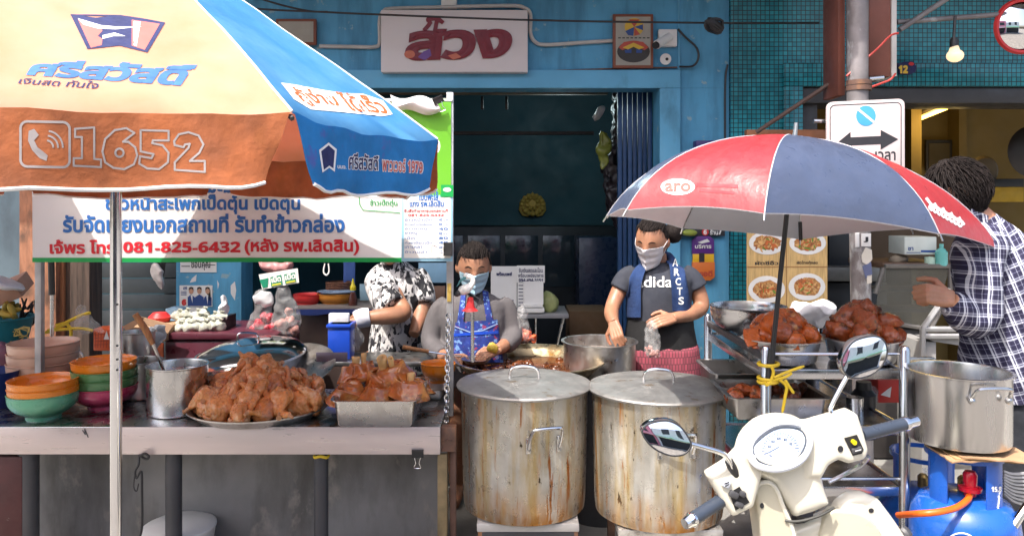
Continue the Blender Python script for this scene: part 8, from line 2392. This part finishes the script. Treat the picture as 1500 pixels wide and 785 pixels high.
q = MB(); q.box(c0(1254, 658), (0.026, 0.012, 0.014), rot=(0, R(-16), 0), bev=0.004); q.build('switch', m_dark, sco)
q = MB(); line(q, [(1250, 658), (1258, 656)], 1.3, on(cbv, 0.012), 0.0015); q.build('switch_mark', m_pwhite, sco)
q = MB(); decal(q, ell(1231, 657, 4.2, 4.8, 14), on(cbv, 0.001), 0.001); decal(q, ell(1151, 747, 2.6, 4.2, 12), on(cbv, 0.001), 0.001); q.build('screw_hole', m_ink, sco)
# brake lever
q = MB().tube(smoothpts([P(1272, 668, 2.0), P(1262, 680, 2.03), P(1238, 694, 2.05), P(1214, 706, 2.05)], 5), 0.006, 8); q.build('brake_lever', m_steel, sco)
# mirrors
m_mir = M('mirror_silver', (0.88, 0.88, 0.89), 0.015, 1.0, var=0, rvar=0)
def mirror(pts, Y, armpts, tilt, yawt):
    pl_ = poly(pts, 4)
    cx = sum(p[0] for p in pl_) / len(pl_); cy = sum(p[1] for p in pl_) / len(pl_); C_ = P(cx, cy, Y)
    def tf(q):
        d = q - C_
        return q + Vector((0, d.z * tilt + d.x * yawt, 0))
    q = MB().inflate(pl_, Y, 0.004, 0.026, 0.004, 3, tf)
    sh = q.build('mirror_shell', m_chrome, sco, ang=60)
    inner = [(cx + (x - cx) * 0.94, cy + (y - cy) * 0.94) for x, y in pl_]
    n = len(inner); q = MB()
    vs = []
    for k in range(7):
        s_ = 1 - k / 6.0
        for (x, y) in inner:
            p = P(cx + (x - cx) * s_, cy + (y - cy) * s_, Y)
            vs.append(tf(p) + Vector((0, -0.0052 - 0.004 * (1 - s_ * s_), 0)))
    fs = [(k * n + i, k * n + (i + 1) % n, (k + 1) * n + (i + 1) % n, (k + 1) * n + i) for k in range(6) for i in range(n)]
    q.add(vs, fs); q.build('mirror_glass', m_mir, sh, ang=180)
    q = MB().tube([tf(P(x, y, Y)) + Vector((0, -0.005, 0)) for x, y in [(cx + (x - cx) * 0.965, cy + (y - cy) * 0.965) for x, y in pl_]], 0.0022, 6, closed=True); q.build('mirror_gasket', m_black, sh)
    q = MB().tube(smoothpts([P(x, y, yy) for x, y, yy in armpts], 5), 0.0062, 12); q.build('mirror_arm', m_chrome, sco)
mirror([(939, 631), (946, 622), (960, 617), (980, 616), (997, 624), (1008, 638), (1013, 650), (1007, 660), (996, 665), (980, 665), (960, 657), (946, 645)], 1.86,
       [(1011, 650, 1.865), (1035, 656, 1.87), (1057, 663, 1.88), (1066, 671, 1.89), (1072, 684, 1.90)], 0.22, 0.04)
mirror([(1231, 536), (1234, 521), (1249, 501), (1269, 493), (1287, 492), (1297, 500), (1299, 516), (1290, 534), (1274, 547), (1254, 553), (1238, 550)], 1.98,
       [(1240, 552, 1.98), (1229, 572, 1.97), (1217, 596, 1.96), (1217, 602, 1.955), (1223, 619, 1.95)], 0.17, -0.05)
q = MB().tube([P(1068, 675, 1.90), P(1077, 694, 1.915)], [0.011, 0.0135], 14); q.build('mirror_boot', m_black, sco)
q = MB().tube([P(1221, 612, 1.945), P(1226, 626, 1.945)], [0.011, 0.0135], 14); q.build('mirror_boot', m_black, sco)
# leg shield and inner panels
b = MB()
b.inflate([(1160, 768), (1190, 756), (1219, 744), (1224, 733), (1241, 721), (1262, 719), (1285, 729), (1306, 757), (1324, 784), (1334, 830), (1320, 900), (1270, 960), (1150, 960), (1110, 880), (1112, 800)], SC + 0.06, 0.03, 0.03, 0.022, 5)
b.voxel(0.006, 5); b.build('leg_shield', m_cream, sco, ang=80); lbv = b.bvh()
b = MB().inflate(poly([(1212, 752), (1232, 746), (1258, 750), (1280, 766), (1296, 800), (1300, 880), (1250, 920), (1200, 900), (1196, 800)], 3), SC + 0.028, 0.008, 0.03, 0.007, 4); b.build('inner_panel', m_cream2, sco, ang=60)
b = MB(); b.inflate(poly([(1104, 722), (1106, 710), (1116, 703), (1128, 704), (1140, 716), (1150, 742), (1162, 770), (1174, 830), (1180, 900), (1140, 920), (1120, 830), (1110, 760)], 3), SC - 0.005, 0.012, 0.08, 0.011, 4)
b.build('inner_panel', m_cream2, sco, ang=60); ib = b.bvh()
b = MB().tube(smoothpts([P(x, y, SC - 0.016) for x, y in ((1106, 722), (1109, 711), (1118, 706), (1128, 707), (1138, 718), (1148, 744), (1160, 772), (1170, 810))], 4), 0.006, 8); b.build('panel_lip', m_cream, sco)
b = MB(); decal(b, ell(1116, 740, 3, 4.2, 12), on(ib, 0.001), 0.001); b.build('screw_hole', m_ink, sco)
b = MB(); decal(b, ell(1276, 747, 4, 3.4, 12), on(lbv, 0.001), 0.001); b.build('screw_hole', m_ink, sco)
b = MB().tube(smoothpts([P(1222, 743, SC + 0.0), P(1200, 755, SC - 0.02), P(1170, 763, SC - 0.025), P(1150, 762, SC - 0.02)], 4), 0.0035, 6); b.build('seam', M('dark_seam', (0.05, 0.05, 0.045), 0.6), sco)
b = MB().tube(smoothpts([P(1322, 776, SC + 0.06), P(1328, 782, SC + 0.05), P(1326, 792, SC + 0.05)], 3), 0.014, 10); b.build('edge_trim', m_dark, sco)
# lower body (below the frame)
x0 = P(1190, 0, SC).x
b = MB(); b.box((x0, 1.62, 0.36), (0.30, 0.5, 0.07), bev=0.03); b.build('floorboard', m_cream2, sco)
b = MB(); b.box((x0, 1.12, 0.50), (0.30, 0.62, 0.30), bev=0.1, seg=4); b.build('rear_body', m_cream, sco)
b = MB(); b.box((x0, 1.15, 0.70), (0.27, 0.60, 0.09), bev=0.04, seg=4); b.build('saddle', m_black, sco)
for yy in (2.22, 0.95):
    q = MB().lathe([(0.13, -0.04), (0.2, -0.045), (0.235, -0.03), (0.245, 0), (0.235, 0.03), (0.2, 0.045), (0.13, 0.04), (0.13, -0.04)], (x0, yy, 0.245), 40, Matrix.Rotation(R(90), 4, 'Y')); wl = q.build('wheel', m_black, sco)
    q = MB().lathe([(0, -0.03), (0.13, -0.03), (0.13, 0.03), (0, 0.03)], (x0, yy, 0.245), 24, Matrix.Rotation(R(90), 4, 'Y')); q.build('rim', m_steel, wl)
b = MB().tube([(x0, 2.22, 0.245), (x0, 2.10, 0.55), (x0, 2.02, 0.85)], 0.028, 10); b.build('fork', m_dark, sco)
b = MB(); b.box((x0, 1.95, 0.45), (0.26, 0.12, 0.22), bev=0.05); b.build('lower_shield', m_cream, sco)
